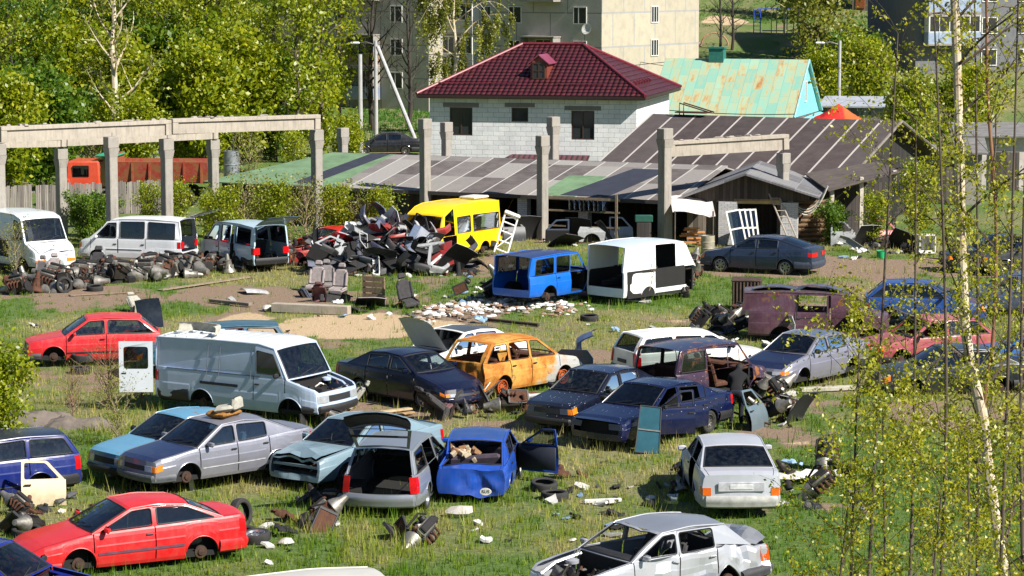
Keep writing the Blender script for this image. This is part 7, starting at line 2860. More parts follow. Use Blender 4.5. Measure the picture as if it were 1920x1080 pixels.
on_top(BR_, LTV, -1.7, -.2, 2.24, (0, 0, 80))
P1_ = fixed(BON, 1468, 548, 1.62, (0, 0, 0), 1.0, C_["dark blue"], "dark blue bonnet lying on the left of the purple van roof", "bonnet")
P2_ = fixed(BON, 1570, 548, 1.6, (0, 4, 10), 1.0, pm(srgb(58, 72, 110)), "slate blue bonnet lying on the middle of the purple van roof", "bonnet")
fixed(BON, 1750, 560, .3, (10, -10, 30), 1.1, pm(srgb(60, 30, 66)), "purple bonnet among the wrecks behind the birch", "bonnet")
fixed(BON, 280, 616, .55, (-62, 0, 205), .75, GLZ, "greenish glass pane leaning behind the red hatchback", "glass pane")
on_top(P1_, PURP, -1.4, 0, 1.82, (0, 0, 90))
on_top(P2_, PURP, .1, 0, 1.84, (3, 2, 80))
# glass pane leaning on the dark blue saloon
m = MB()
m.poly(roundpoly([(-.3, 0), (.3, 0), (.26, 1.15), (-.26, 1.15)], .06), [], lambda a, b: Vector((a, .05 * b, b)), 0, .03, Vector((0, 1, 0)))
o = m.build("glass_pane", plain(srgb(44, 84, 96), .12, 0, .3, 2, name="teal_glass"), None)
m = MB()
m.box((0, .025, .57), (.56, .05, .03))
m.build("middle_bar", STEEL, o)
m = MB()
for a, b in (((-.3, 0, 0), (-.26, .05, 1.15)), ((.3, 0, 0), (.26, .05, 1.15)), ((-.3, 0, 0), (.3, 0, 0)), ((-.26, .06, 1.15), (.26, .06, 1.15))):
    m.tube([a, b], .018, 5)
m.build("rubber_frame", BLACK, o)
p = G(1213, 850)
o.location = (p.x, p.y, 0)
o.rotation_euler = (R(-14), R(8), R(8))
tag(o, "tall teal glass pane leaning in front of the dark blue saloon", "glass pane")
# white slat standing by the silver saloon
p = G(360, 918)
m = MB()
m.box((0, 0, .38), (.1, .03, .8))
o = m.build("slat", plain(srgb(185, 178, 165), .8, name="whitened_slat"), None, smooth=0)
o.location = (p.x, p.y, -.02)
o.rotation_euler = (.06, -.1, .2)
tag(o, "whitish slat standing upright by the silver saloon's front wheel arch", "slat")
# cushion on its roof
cu_ = empty("seat_cushion", "dirty yellow and grey foam cushions piled on the silver saloon's roof", "cushion")
m = MB()
m.box((0, 0, .07), (.75, .55, .15), bev=.06)
m.build("foam_pad", plain(srgb(150, 105, 50), .95, 0, .6, 5, .3, name="dirty_yellow_foam"), cu_)
m = MB()
m.box((.12, .1, .2), (.5, .45, .13), 0, rot('Z', .4) @ rot('X', .15), 1, .06)
m.box((-.1, .3, .3), (.5, .14, .3), 0, rot('Z', .2), .9, .05)
m.build("grey_pad", FABRIC_L, cu_)
on_top(cu_, TOL, -.25, .1, 1.43, (0, 0, 20))


# tyres
def tyre_thing(px, py, z, r_, label, rim=None, s=1.0):
    p = G(px, py)
    o = make_tyre("tyre", None, None, .31 * s, .19 * s, rim, 'steel', hollow=rim is None)
    o.location = (p.x, p.y, gz(p.x, p.y) + z)
    o.rotation_euler = tuple(R(a) for a in r_)
    return tag(o, label, "tyre", "loose tyres")


for a in ((152, 697, .1, (0, 0, 0), "lower tyre of the two stacked beside the red hatchback"), (154, 688, .3, (4, 3, 40), "upper tyre of the two stacked beside the red hatchback"), (479, 1016, .12, (6, -5, 0), "tyre with pale wheel lying behind the red coupe's tail", ALLOY), (1020, 918, .12, (8, 3, 0), "tyre lying flat in the grass below the open blue door"), (178, 545, .1, (5, 0, 0), "dark tyre at the foot of the engine row"),
          (452, 985, .3, (80, 0, 60), "tyre standing behind the red coupe's rear corner"), (1335, 506, .1, (0, 0, 0), "tyre lying in front of the blue-grey parked saloon"), (455, 1012, .1, (20, 0, 0), "grey tyre half under the red coupe's tail"), (50, 1005, .1, (6, 0, 0), "tyre lying above the red coupe's bonnet"), (700, 560, .1, (10, 10, 0), "tyre lying by the wooden crate"), (1105, 600, .1, (4, 0, 0), "tyre lying in the grass right of the white rubble"),
          (1345, 630, .15, (30, 0, 0), "tyre in the black scrap left of the purple van"), (120, 548, .28, (85, 0, 30), "tyre standing in the engine row"), (305, 522, .28, (88, 0, -20), "tyre standing among the gearboxes right of the tall post"), (865, 772, .3, (80, 20, 40), "tyre standing in the junk before the navy saloon"), (1040, 935, .08, (0, 0, 0), "flattened tyre beside the tyre below the open blue door")):
    tyre_thing(*a)


for k, (src, px, py, z, r_, cn, lab, cat) in enumerate(((DOR, 965, 452, 0, (-14, 0, 20), "dark grey", "dark grey door leaning on the shed wall left of the rack", "door"), (BON, 990, 450, .45, (-70, 0, 20), "silver", "silver bonnet standing against the shed left of the rack", "bonnet"), (DOR, 1045, 455, 0, (-12, 0, 185), "slate blue", "slate blue door leaning below the timber rack", "door"), (BON, 1085, 455, .45, (-72, 0, -10), "black", "black bonnet standing below the timber rack", "bonnet"),
                                             (FEN, 1110, 458, .1, (-15, 0, 0), "pale grey", "pale grey wing panel below the timber rack's right half", "wing panel"), (BMP, 1140, 456, .3, (60, 0, 80), "dark grey", "dark grey bumper lying below the rack's right end", "bumper"), (DOR, 1165, 452, 0, (-12, 0, 10), "white", "white door standing at the shed beside the green box", "door"), (BON, 1060, 462, .2, (-30, 10, 40), "navy", "navy bonnet lying in front of the timber rack", "bonnet"),
                                             (DOR, 1580, 462, 0, (-14, 0, -5), "pale grey", "pale grey door leaning at the log wall's right end", "door"), (BON, 1625, 462, .35, (-60, 0, 30), "white", "white bonnet propped under the lean-to", "bonnet"), (DOR, 1665, 458, 0, (-14, 0, 15), "red", "red door leaning on the last lean-to post", "door"), (BON, 1690, 466, .3, (-50, 20, 0), "dark grey", "dark bonnet lying right of the lean-to", "bonnet"), (BMP, 1610, 472, .2, (30, 0, 60), "silver", "silver bumper in the rubbish before the lean-to", "bumper"))):
    fixed(src, px, py, z, r_, 1.0, C_[cn], lab, cat)
# scattered litter: small pieces that share a look
def litter_p(seed, n=5, flat=.35):
    rr = random.Random(seed)
    m = MB()
    pts = []
    k = 9
    for i in range(k):
        a = 6.283 * i / k
        r_ = .5 + rr.random() * .5
        pts.append((r_ * math.cos(a), r_ * .7 * math.sin(a)))
    g = MB()
    g.poly(pts, [], lambda a, b: Vector((a * .16, b * .16, .04 + .05 * noise.noise(Vector((a * 2, b * 2, seed))))), 0, .02 + flat * .04, Vector((0, 0, -1)))
    m.add(g.v, g.f)
    return proto(m, "scrap_piece", [WHITEP], 30)


LIT = [litter_p(k) for k in range(4)]
m = MB()
for k in range(5):
    m.box((sr.uniform(-.12, .12), sr.uniform(-.12, .12), .05 + sr.uniform(0, .08)), (sr.uniform(.08, .25), sr.uniform(.06, .2), sr.uniform(.03, .1)), 0, rot('Z', sr.uniform(0, 6)) @ rot('X', sr.uniform(-.6, .6)), .8, .012)
LIT.append(proto(m, "scrap_piece", [WHITEP]))
LC = [("white", WHITEP), ("white", WHITEP), ("pale grey", plain(srgb(160, 160, 158), .6, name="pale_plastic")), ("black", BLACK), ("black", DARK), ("dark grey", plain(srgb(70, 70, 72), .6, name="grey_plastic")), ("rusty brown", RUSTY), ("pale blue", plain(srgb(130, 160, 190), .6, name="blue_plastic"))]
ZONES = [((470, 930, 640, 1060), 26, "in the grass right of the red coupe"), ((860, 960, 1270, 1060), 26, "in the open grass before the silver wreck"), ((1000, 860, 1280, 950), 28, "in the grass right of the open blue door"), ((20, 930, 200, 1000), 14, "in the grass above the red coupe"), ((400, 560, 560, 660), 12, "on the earth around the panel van's roof line"), ((1100, 600, 1330, 700), 20, "in the meadow before the white estate"),
         ((760, 540, 940, 620), 40, "around the white rubble"), ((1460, 860, 1620, 960), 30, "in the heap of rubbish beside the dull silver saloon"), ((560, 560, 760, 600), 24, "around the seats and crate"), ((880, 740, 1020, 790), 34, "in the junk between the navy and black saloons"), ((20, 600, 140, 660), 12, "in the grass left of the red hatchback"), ((1560, 440, 1740, 490), 36, "in the rubbish before the lean-to"),
         ((1290, 590, 1440, 650), 34, "in the dark scrap left of the purple van"), ((1400, 740, 1520, 800), 30, "in the wreckage beyond the person in black"), ((640, 500, 930, 530), 26, "at the foot of the scrap heap"), ((860, 530, 1100, 570), 26, "before the blue off-roader"), ((60, 860, 520, 920), 10, "in the grass under the silver saloon"), ((1000, 420, 1240, 470), 24, "along the foot of the long shed")]
for (x0, y0, x1, y1), n, wh in ZONES:
    for k in range(int(n * .66)):
        p = G(sr.uniform(x0, x1), sr.uniform(y0, y1))
        cn, mt = sr.choice(LC)
        put(sr.choice(LIT), (p.x, p.y, gz(p.x, p.y) + .03), (sr.uniform(-.4, .4), sr.uniform(-.4, .4), sr.uniform(0, 6.28)), sr.uniform(.5, 1.7), "small " + cn + " scrap piece " + wh, "scrap", "scrap pieces littering the yard", mt)
# white rubble
def rock(m, c, s, mi=0):
    v, f = [], []
    n_ = 7
    prof = [(.0, -.4), (.6, -.35), (1, 0), (.7, .45), (0, .6)]
    q = MB()
    q.lathe(prof, n_)
    sd_ = Vector((sr.random() * 90, sr.random() * 90, 0))
    m.add([Vector(c) + Vector(((p := Vector(w_)).x * s, p.y * s * .8, p.z * s * .8)) * (1 + .5 * noise.noise(p * 1.3 + sd_)) for w_ in q.v], q.f, mi)


m = MB()
for k in range(420):
    a = sr.random()
    px = lerp(790, 1085, a) + sr.gauss(0, 14)
    py = 592 - 26 * math.sin(a * 2.2) * .8 + sr.gauss(0, 9)
    p = G(px, py)
    rock(m, (p.x, p.y, gz(p.x, p.y) + sr.uniform(0, .14)), sr.uniform(.04, .17), sr.choice((0, 0, 0, 1, 2)))
tag(m.build("rubble", [plain(srgb(214, 212, 206), .9, 0, .2, 5, name="white_plaster_rubble"), plain(srgb(150, 140, 128), .9, 0, .3, name="grey_rubble"), plain(srgb(150, 118, 98), .9, 0, .3, name="brick_rubble")], None, smooth=0), kind="stuff")
for px, py, s, lab in ((862, 968, .3, "pale round stone in the grass right of the silver estate"), (537, 1022, .18, "pale stone beside the tyre behind the red coupe"), (500, 582, .25, "pale boulder at the end of the concrete slab"), (1145, 945, .14, "small pale stone near the white tube")):
    m = MB()
    rock(m, (0, 0, .3 * s), s)
    o = m.build("stone", concrete((.5, .47, .42, 1), .2, 3.0), None, smooth=40)
    p = G(px, py)
    o.location = (p.x, p.y, 0)
    tag(o, lab, "stone")
# long concrete slabs and planks
for (a, b, w_, h_, mt, lab, cat, nm) in (((512, 584), (655, 590), .35, .3, concrete((.38, .33, .27, 1), .4), "long low concrete slab on the ground before the seat group", "slab", "concrete_slab"), ((395, 566), (470, 574), .2, .12, concrete((.22, .18, .15, 1), .4), "dark beam lying on the earth left of the boulder", "beam", "timber_beam"), ((1095, 944), (1165, 941), .09, .09, WHITEP, "white tube lying in the grass before the dull silver saloon", "tube", "white_tube"),
                                          ((640, 785), (770, 768), .2, .06, plain(srgb(175, 155, 120), .9, name="pale_plank"), "pale plank lying right of the panel van's nose", "plank", "plank"), ((660, 792), (775, 775), .16, .06, plain(srgb(160, 130, 90), .9, name="tan_plank"), "tan plank beside the pale plank right of the panel van", "plank", "plank"), ((900, 600), (1010, 612), .12, .1, plain(srgb(70, 56, 46), .9, name="dark_plank"), "dark plank across the white rubble", "plank", "plank"),
                                          ((130, 555), (260, 548), .3, .04, plain(srgb(130, 110, 92), .9, name="old_board"), "old board lying under the left half of the engine row", "board", "board"), ((300, 545), (470, 520), .3, .04, plain(srgb(140, 124, 104), .9, name="old_board"), "old board lying under the right half of the engine row", "board", "board"), ((1500, 735), (1610, 730), .25, .12, plain(srgb(170, 165, 150), .9, name="pale_timber"), "pale timber lying behind the lower birch leaves", "timber", "timber")):
    pa, pb = G(*a), G(*b)
    u = pb - pa
    m = MB()
    m.box((0, 0, h_ / 2), (u.length, w_, h_), bev=.015)
    o = m.build(nm, mt, None, smooth=0)
    o.location = (pa + pb) / 2
    o.rotation_euler.z = math.atan2(u.y, u.x)
    tag(o, lab, cat)
# wooden crate
p = G(700, 572)
cr_ = empty("wooden_crate", "broken wooden crate standing on edge beside the seat group", "crate", (p.x, p.y, 0), R(-25))
m = MB()
for k in range(5):
    m.box((0, 0, .12 + k * .2), (.85, .03, .17), 0, rot('Z', sr.uniform(-.03, .03)))
for x in (-.38, .38):
    m.box((x, .05, .5), (.08, .06, 1.0))
m.box((-.42, .35, .5), (.03, .6, 1.0))
m.build("boards", plain(srgb(128, 108, 86), .9, 0, .5, 8, name="old_crate_wood"), cr_, smooth=0)
# grey plank heap, rusty box, drums
p = G(1402, 582)
rb = empty("rusty_container", "rusty ribbed metal box left of the purple van", "container", (p.x, p.y + .5, 0), R(-8))
m = MB()
m.box((0, 0, .5), (.95, 1.0, 1.0))
for k in range(8):
    m.box((-.42 + k * .12, -.51, .5), (.05, .05, .96), 1)
    m.box((.49, -.42 + k * .12, .5), (.05, .05, .96), 1)
m.build("ribbed_shell", [DARK, plain(srgb(96, 78, 66), .8, .2, .5, 5, name="rusty_grey_metal")], rb, smooth=0)
m = MB()
m.box((0, 0, 1.02), (1.02, 1.06, .06), bev=.02)
m.build("lid", plain(srgb(80, 62, 54), .8, .2, .5, 5, name="rusty_lid"), rb, smooth=0)
p = G(1327, 478)
o = empty("metal_drum", "pale dented drum before the workshop's left pillar", "drum", (p.x, p.y, 0))
m = MB()
m.lathe([(0, 0), (.28, 0), (.28, .8), (.25, .8), (.25, .75), (0, .75)], 16)
for z in (.28, .54):
    m.lathe([(.28, z - .02), (.3, z), (.28, z + .02)], 16)
m.build("barrel", plain(srgb(165, 160, 140), .6, .3, .4, 4, name="pale_drum_paint"), o)
# white canopy, ladder, window frames, hoses by the workshop
p = AT(1298, 398, 111.5)
o = empty("canopy", "whitish sagging canopy sheet left of the workshop door", "canopy", (p.x, 111.5, 0))
m = MB()
m.grid([[Vector((x, y, 1.62 + .25 * (y - .2) - .08 * math.sin(x * 3) - .1 * (x > .6))) for x in np.linspace(-.85, .95, 8)] for y in np.linspace(-.4, 1.6, 5)])
m.build("sheet", plain(srgb(215, 205, 198), .8, 0, .3, 3, name="pale_tarp"), o)
m = MB()
for x, y in ((-.75, -.35), (.85, -.35)):
    m.tube([(x, y, 0), (x, y, 1.55)], .04, 6)
m.build("pole", TWIG, o)
for k in range(9):
    q = MB()
    L = sr.uniform(.5, .9)
    q.box((0, 0, 0), (L, .16, .07), 0, rot('Z', sr.uniform(-.3, .3)))
    b = q.build("firewood_board", plain(srgb(185, 130, 80), .9, 0, .4, 5, name="fresh_offcuts"), None, smooth=0)
    b.location = (p.x + sr.uniform(-.2, .4), 111.8 + sr.uniform(-.3, .3), .1 + k * .085)
    tag(b, "orange-brown offcut board in the pile under the whitish canopy", "board", "offcut boards under the canopy")
p = G(1478, 462)
o = empty("ladder", "grey wooden ladder leaning on the workshop roof", "ladder", (p.x + .3, p.y - .2, 0))
m = MB()
for sg in (-.19, .19):
    m.tube([(sg, 0, 0), (sg - .95, 1.1, 2.35)], .035, 6)
m.build("rails", plain(srgb(160, 150, 138), .85, 0, .3, name="grey_ladder_wood"), o)
m = MB()
for t in np.linspace(.08, .95, 9):
    m = MB()
    m.tube([(-.19 - .95 * t, 1.1 * t, 2.35 * t), (.19 - .95 * t, 1.1 * t, 2.35 * t)], .022, 5)
    m.build("rung", plain(srgb(160, 150, 138), .85, 0, .3, name="grey_ladder_wood"), o)
for k in range(4):
    p = G(1388 + k * 8, 463)
    o = empty("window_sash", ("frontmost", "second", "third", "rearmost")[k] + " of four white window sashes leaning in the workshop doorway", "window frame", (p.x, p.y + k * .06 - .15, 0), 0, "white window sashes in the doorway")
    m = MB()
    for x in (-.28, .28):
        m.box((x, 0, .8), (.07, .05, 1.6))
    for z in (.03, .8, 1.57):
        m.box((0, 0, z), (.49, .05, .07))
    m.build("sash", WHITEF, o, smooth=0)
    g_ = MB()
    g_.box((0, .01, .8), (.49, .012, 1.48))
    g_.build("pane", GLZ, o, smooth=0)
    o.rotation_euler = (R(-14), R(-10 + 2 * k), R(8))
p0, p1 = AT(1476, 362, 113), AT(1552, 348, 113)
for k in range(3):
    m = MB()
    m.tube([p0 + (p1 - p0) * t + Vector((0, -.05 * k, -(.95 + .12 * k) * 4 * t * (1 - t) * .9)) for t in np.linspace(0, 1, 16)], .03, 6)
    tag(m.build("hose", plain(srgb(205, 200, 190), .6, name="white_hose"), None), ("upper", "middle", "lower")[k] + " white hose loop hanging before the log wall", "hose", "hoses on the log wall")
# bucket, white box, green box
p = G(1652, 484)
o = empty("bucket", "green plastic bucket on the earth path right of the lean-to", "bucket", (p.x, p.y, 0))
m = MB()
m.lathe([(0, 0), (.16, 0), (.2, .3), (.21, .3), (.185, .29), (.15, .03), (0, .03)], 16)
m.build("pail", plain(srgb(30, 165, 105), .5, name="green_plastic"), o)
m = MB()
m.tube([(.2 * math.cos(a), 0, .3 + .16 * math.sin(a)) for a in np.linspace(0, math.pi, 9)], .01, 5)
m.build("handle", STEEL, o)
p = G(1735, 475)
o = empty("cooker", "small white cabinet with an open dark front by the black saloon", "cabinet", (p.x, p.y, 0), R(10))
m = MB()
for a, d in (((0, 0, .76), (.7, .55, .05)), ((0, 0, .03), (.7, .55, .05)), ((-.33, 0, .4), (.05, .55, .7)), ((.33, 0, .4), (.05, .55, .7)), ((0, .26, .4), (.6, .03, .7))):
    m.box(a, d, bev=.01)
m.build("cabinet", WHITEP, o, smooth=0)
m = MB()
m.box((-.1, -.42, .1), (.6, .35, .04), 0, rot('X', .2))
m.build("fallen_door", WHITEP, o, smooth=0)
m = MB()
m.box((0, 0, .16), (.75, .35, .3), bev=.03)
o = m.build("plastic_box", plain(srgb(28, 82, 70), .6, name="dark_green_plastic"), None)
p = AT(1207, 440, 112)
o.location = (p.x, 112, 1.0)
tag(o, "dark green plastic box behind the van shell roof at the brick pillar", "box")
m = MB()
m.box((0, 0, .5), (.6, .5, 1.0), bev=.01)
o = m.build("wooden_stand", SW, None, smooth=0)
o.location = (p.x, 112, 0)
tag(o, "dark wooden stand under the green plastic box", "stand")
# crumpled white bumper skin near the dull silver saloon
m = MB()
m.grid([[Vector((x * .8, y * .22 + .12 * math.sin(x * 4), .12 + .13 * abs(noise.noise(Vector((x * 2, y * 2, 3)))) + .1 * math.cos(y * 1.4))) for x in np.linspace(-1, 1, 12)] for y in np.linspace(-1, 1, 6)])
o = m.build("bumper_skin", plain(srgb(200, 198, 192), .6, 0, .35, 6, name="dirty_white_plastic"), None)
p = G(1508, 905)
o.location = (p.x, p.y, .02)
o.rotation_euler = (0, 0, R(15))
tag(o, "crumpled whitish bumper skin in the rubbish right of the dull silver saloon", "bumper")
# cloth or tarp heap near the dry bush
for px, py, s, lab in ((60, 792, 1.0, "grey tarpaulin crumpled in the dry weeds above the blue estate"), (150, 800, .8, "brown-grey cloth sheet draped over the bank behind the light blue saloon")):
    m = MB()
    m.grid([[Vector((x * .9, y * .5, .2 + .22 * noise.noise(Vector((x * 1.6, y * 1.6, px))) + .1 * noise.noise(Vector((x * 5, y * 5, px))) - .25 * max(abs(x), abs(y)) ** 4)) for x in np.linspace(-1, 1, 18)] for y in np.linspace(-1, 1, 12)])
    o = m.build("tarpaulin", plain(srgb(110, 100, 92), .85, 0, .4, 3, name="dirty_cloth"), None)
    p = G(px, py)
    o.location = (p.x, p.y, .02)
    o.scale = (s * 1.3, s * 1.3, s)
    tag(o, lab, "tarpaulin")
# lamp cluster and stakes
p = G(965, 763)
o = empty("lamp_bar", "red and white rear lamp bar lying on the junk left of the black saloon", "lamp", (p.x, p.y, .2), R(-12))
m = MB()
m.box((0, 0, 0), (.6, .14, .12), bev=.03)
m.build("red_lens", REDLENS, o)
m = MB()
m.box((.1, -.02, .02), (.22, .12, .1), bev=.02)
m.build("clear_lens", LENS, o)
m = MB()
m.box((-.38, 0, .02), (.18, .13, .12), bev=.03)
m.build("amber_lens", AMBER, o)
for k, (px, py, L, a, b) in enumerate(((900, 760, .9, .3, 1.2), (925, 770, 1.0, .15, .4), (985, 775, .7, .4, 2.0), (870, 768, 1.1, .9, .9), (885, 752, .8, 1.1, .2), (1355, 632, .9, .4, .7), (1375, 640, 1.0, .2, 2.2), (1420, 790, 1.0, .5, .4), (1445, 798, 1.1, .3, 2.6))):
    p = G(px, py)
    m = MB()
    m.tube([(0, 0, .03), (L * .5, 0, .1 + .1 * a), (L, 0, .1 + L * .5 * a)], .028, 6)
    o = m.build("metal_bar", sr.choice((RUSTY, STEEL, GREASE)), None)
    o.location = (p.x, p.y, 0)
    o.rotation_euler.z = b
    tag(o, "bent metal bar sticking out of the " + ("junk between the navy and black saloons" if k < 5 else "dark scrap left of the purple van" if k < 7 else "wreckage beyond the person in black"), "bar", "bent bars in the junk")
# stripped engines and black scrap left of the purple van and beyond the person
for (x0, y0, x1, y1), n, wh in (((1320, 596, 1440, 640), 16, "in the dark scrap left of the purple van"), ((1395, 745, 1500, 795), 14, "in the wreckage beyond the person in black"), ((870, 752, 990, 785), 9, "in the junk left of the black saloon"), ((860, 535, 940, 565), 9, "left of the blue off-roader"), ((1180, 545, 1300, 558), 8, "under the hollow white van shell"), ((1590, 455, 1700, 475), 8, "in the rubbish before the lean-to"), ((590, 945, 645, 1000), 6, "in the grass left of the silver estate"), ((20, 955, 90, 1000), 6, "in the grass above the red coupe's bonnet"), ((1250, 880, 1290, 950), 6, "in the dull silver saloon's shadow"), ((1470, 870, 1590, 930), 9, "in the rubbish right of the dull silver saloon"), ((560, 800, 660, 815), 5, "behind the crumpled blue-green saloon"), ((220, 900, 330, 925), 5, "under the silver saloon's nose"), ((690, 1000, 830, 1015), 5, "half buried below the silver estate"), ((1275, 498, 1310, 540), 8, "by the van shell's torn nose")):
    for k in range(n):
        p = G(sr.uniform(x0, x1), sr.uniform(y0, y1))
        src, cat, lab = sr.choice(KINDS_)
        put(src, (p.x, p.y, gz(p.x, p.y) + .05 + (.25 * sr.random() if n > 8 else 0)), (sr.uniform(-1, 1), sr.uniform(-1, 1), sr.uniform(0, 6.28)), sr.uniform(.7, 1.1), lab + " " + wh, cat, "mechanical parts dumped about the yard", sr.choice((None, DARK, BLACK, GREASE, RUSTY)))
# rubble in the blue saloon's broken rear window
for k in range(26):
    q = MB()
    q.box((0, 0, 0), (sr.uniform(.1, .3), sr.uniform(.06, .16), sr.uniform(.05, .12)), bev=.01)
    b = q.build("wooden_block", sr.choice((plain(srgb(180, 165, 140), .9, name="pale_offcut"), plain(srgb(130, 95, 65), .9, name="brown_offcut"))), None, smooth=0)
    c_, s_ = math.cos(BLU.rotation_euler.z), math.sin(BLU.rotation_euler.z)
    lx, ly = sr.uniform(-1.5, -1.0), sr.uniform(-.1, .6)
    b.location = (BLU.location.x + lx * c_ - ly * s_, BLU.location.y + lx * s_ + ly * c_, .88 + sr.uniform(0, .2))
    b.rotation_euler = (sr.uniform(-1, 1), sr.uniform(-1, 1), sr.uniform(0, 6))
    tag(b, "small broken wooden piece heaped in the bright blue saloon's rear window", "offcut", "offcuts in the blue saloon")
# oval country plate hanging at its tail
ov_ = empty("oval_plate", "white oval plate lettered RUS hanging at the bright blue saloon's crushed tail", "plate")
m = MB()
m.lathe([(0, .012), (.1, .012), (.105, 0), (0, 0)], 20, 0, Matrix.Diagonal((1.25, .8, 1, 1)))
m.build("oval", WHITEP, ov_)
cu = bpy.data.curves.new("letters", 'FONT')
cu.body = "RUS"
cu.size = .1
cu.align_x, cu.align_y = 'CENTER', 'CENTER'
cu.extrude = .003
lt0 = bpy.data.objects.new("letters", cu)
COL.objects.link(lt0)
bpy.context.view_layer.update()
lm_ = bpy.data.meshes.new_from_object(lt0)
bpy.data.objects.remove(lt0)
lm_.materials.clear()
lm_.materials.append(BLACK)
lt_ = bpy.data.objects.new("lettering", lm_)
COL.objects.link(lt_)
lt_.parent = ov_
lt_.location = (0, 0, .014)
on_top(ov_, BLU, -2.16, -.35, .36, (90, 0, -90))
# bare branch sapling inside the van shell
m = MB()
bb = G(1205, 565)
for k in range(5):
    a = -2.2 + .55 * k
    q = Vector((0, 0, 0))
    pts = [q.copy()]
    d = Vector((math.cos(a) * .7 - .3, -.1, .8))
    for s in range(6):
        d = (d + Vector((sr.uniform(-.3, .3), sr.uniform(-.2, .2), sr.uniform(-.1, .3)))).normalized()
        q = q + d * .27
        pts.append(q.copy())
    m.tube(pts, [.022 - .003 * s for s in range(7)], 5)
    for s in (2, 3, 4, 5):
        m.tube([pts[s], pts[s] + Vector((sr.uniform(-.3, .3), 0, sr.uniform(.05, .35)))], .007, 4)
o = m.build("bare_shrub", plain(srgb(165, 145, 125), .9, name="pale_twig"), None)
o.location = (bb.x, bb.y - .2, 0)
tag(o, "bare pale-twigged shrub growing before the hollow back of the white van shell", "shrub")
for o in PROTOS:
    drop(o)


# ---------------------------------------------------------------- the person bending into the wreck
def skinned(name, chains, mat, parent, sub=2):
    """chains: list of [(point, radius), ...]; the first point of a later chain is joined to the nearest earlier point"""
    vs, es, rs = [], [], []
    for ch in chains:
        prev = None
        for i, (p, r) in enumerate(ch):
            p = Vector(p)
            if i == 0 and vs:
                j = min(range(len(vs)), key=lambda k: (vs[k] - p).length)
                if (vs[j] - p).length < .02:
                    prev = j
                    continue
                prev = j
            vs.append(p)
            rs.append(r)
            if prev is not None:
                es.append((prev, len(vs) - 1))
            prev = len(vs) - 1
    me = bpy.data.meshes.new(name)
    me.from_pydata(vs, es, [])
    me.materials.append(mat)
    o = bpy.data.objects.new(name, me)
    COL.objects.link(o)
    o.parent = parent
    md = o.modifiers.new("skin", 'SKIN')
    for i, r in enumerate(rs):
        sv = me.skin_vertices[0].data[i]
        sv.radius = (r, r) if not hasattr(r, '__len__') else r
        sv.use_root = i == 0
    ss = o.modifiers.new("smooth", 'SUBSURF')
    ss.levels = ss.render_levels = sub
    md.use_smooth_shade = True
    return o


p = G(1381, 796)
SKIN = plain(srgb(190, 135, 105), .6, 0, .1, name="skin")
CLOTH = plain(srgb(20, 20, 24), .95, 0, .3, 9, name="black_clothing")
JEAN = plain(srgb(24, 27, 40), .95, 0, .3, 9, name="dark_trousers")
HAIR = plain(srgb(32, 24, 20), .8, 0, .3, 20, name="dark_hair")
pe = empty("person", "person in black jacket and dark trousers bending into the stripped wreck", "person", (p.x, p.y + .15, 0), R(78))
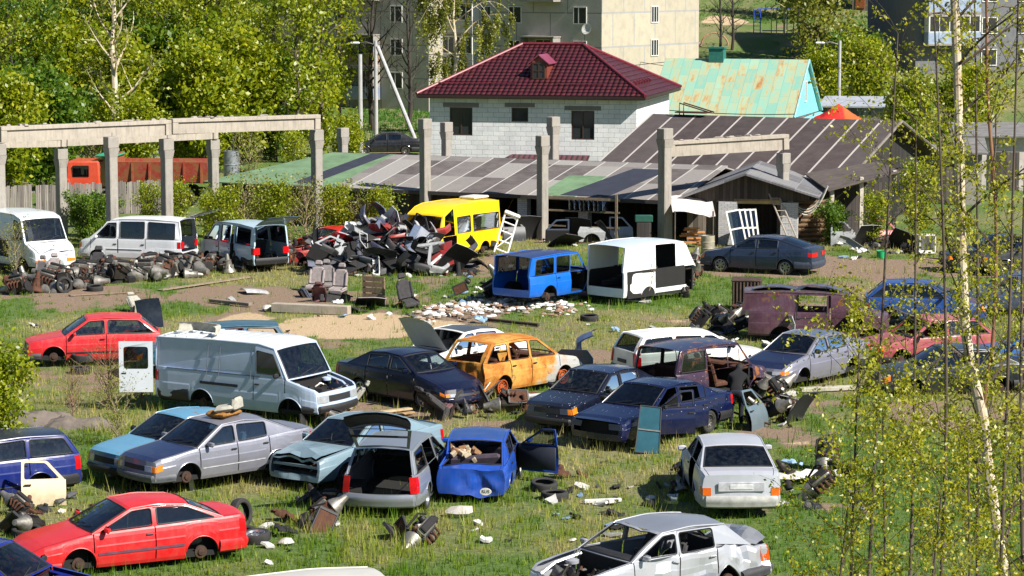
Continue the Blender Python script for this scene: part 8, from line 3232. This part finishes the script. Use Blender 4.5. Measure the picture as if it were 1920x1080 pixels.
# local: +x faces into the wreck
hip, chest, neck = (0, 0, .88), (.30, 0, 1.2), (.45, 0, 1.33)
L_ = (-.05, .1, .88)
skinned("body", [[(hip, (.15, .12)), ((.1, 0, 1.0), (.15, .12)), ((.2, 0, 1.1), (.17, .13)), (chest, (.17, .13)), (neck, .06), ((.54, 0, 1.37), .075), ((.6, 0, 1.37), .085), ((.66, 0, 1.33), .07)],
                 [(chest, .1), ((.33, .2, 1.2), .07), ((.5, .25, 1.0), .052), ((.7, .16, .92), .04), ((.78, .13, .9), .03)],
                 [(chest, .1), ((.33, -.2, 1.2), .07), ((.5, -.24, .98), .052), ((.7, -.14, .88), .04), ((.78, -.11, .86), .03)],
                 [(hip, .13), ((-.02, .1, .8), .1), ((.02, .12, .47), .068), ((-.05, .13, .1), .048), ((-.03, .13, .05), .045), ((.12, .14, .04), .042)],
                 [(hip, .13), ((-.02, -.1, .8), .1), ((.1, -.12, .47), .068), ((.04, -.12, .1), .048), ((.06, -.12, .05), .045), ((.21, -.13, .04), .042)]], CLOTH, pe)
skinned("trousers", [[((-.01, 0, .92), (.16, .125)), ((-.01, 0, .86), (.155, .12))], [((-.01, 0, .86), .12), ((-.025, .1, .78), .108), ((.02, .12, .47), .078), ((-.045, .13, .12), .062)], [((-.01, 0, .86), .12), ((-.025, -.1, .78), .108), ((.1, -.12, .47), .078), ((.045, -.12, .12), .062)]], JEAN, pe)
m = MB()
m.lathe([(0, -.115), (.07, -.1), (.1, -.04), (.108, .02), (.09, .08), (.05, .11), (0, .118)], 16, 0, T(.6, 0, 1.385) @ rot('Y', R(60)))
m.build("hair", HAIR, pe)
m = MB()
m.lathe([(0, -.11), (.05, -.1), (.078, -.04), (.082, .03), (.06, .09), (0, .11)], 16, 0, T(.645, 0, 1.36) @ rot('Y', R(60)))
m.box((.73, 0, 1.33), (.03, .03, .04), bev=.01)
m.build("face", SKIN, pe)
for sg in (1, -1):
    b0_ = Vector((.78, sg * .12, .88))
    ch = [[(b0_, .026), (b0_ + Vector((.07, 0, -.02)), .03)]]
    for k, (yy, LL) in enumerate(((-.03, .065), (-.01, .075), (.01, .072), (.03, .058))):
        ch.append([(b0_ + Vector((.07, 0, -.02)), .03), (b0_ + Vector((.09, yy, -.025)), .0095), (b0_ + Vector((.09 + LL * .6, yy * 1.1, -.04)), .009), (b0_ + Vector((.09 + LL * .9, yy * 1.1, -.075)), .008)])
    ch.append([(b0_, .026), (b0_ + Vector((.03, sg * -.035, -.01)), .011), (b0_ + Vector((.07, sg * -.055, -.03)), .009)])
    skinned("hand", ch, SKIN, pe, 1)
for sg, xx in ((1, 0), (-1, .09)):
    m = MB()
    m.box((xx + .03, sg * .13, .05), (.27, .1, .1), bev=.04, taper=.8)
    m.build("shoe", BLACK, pe)
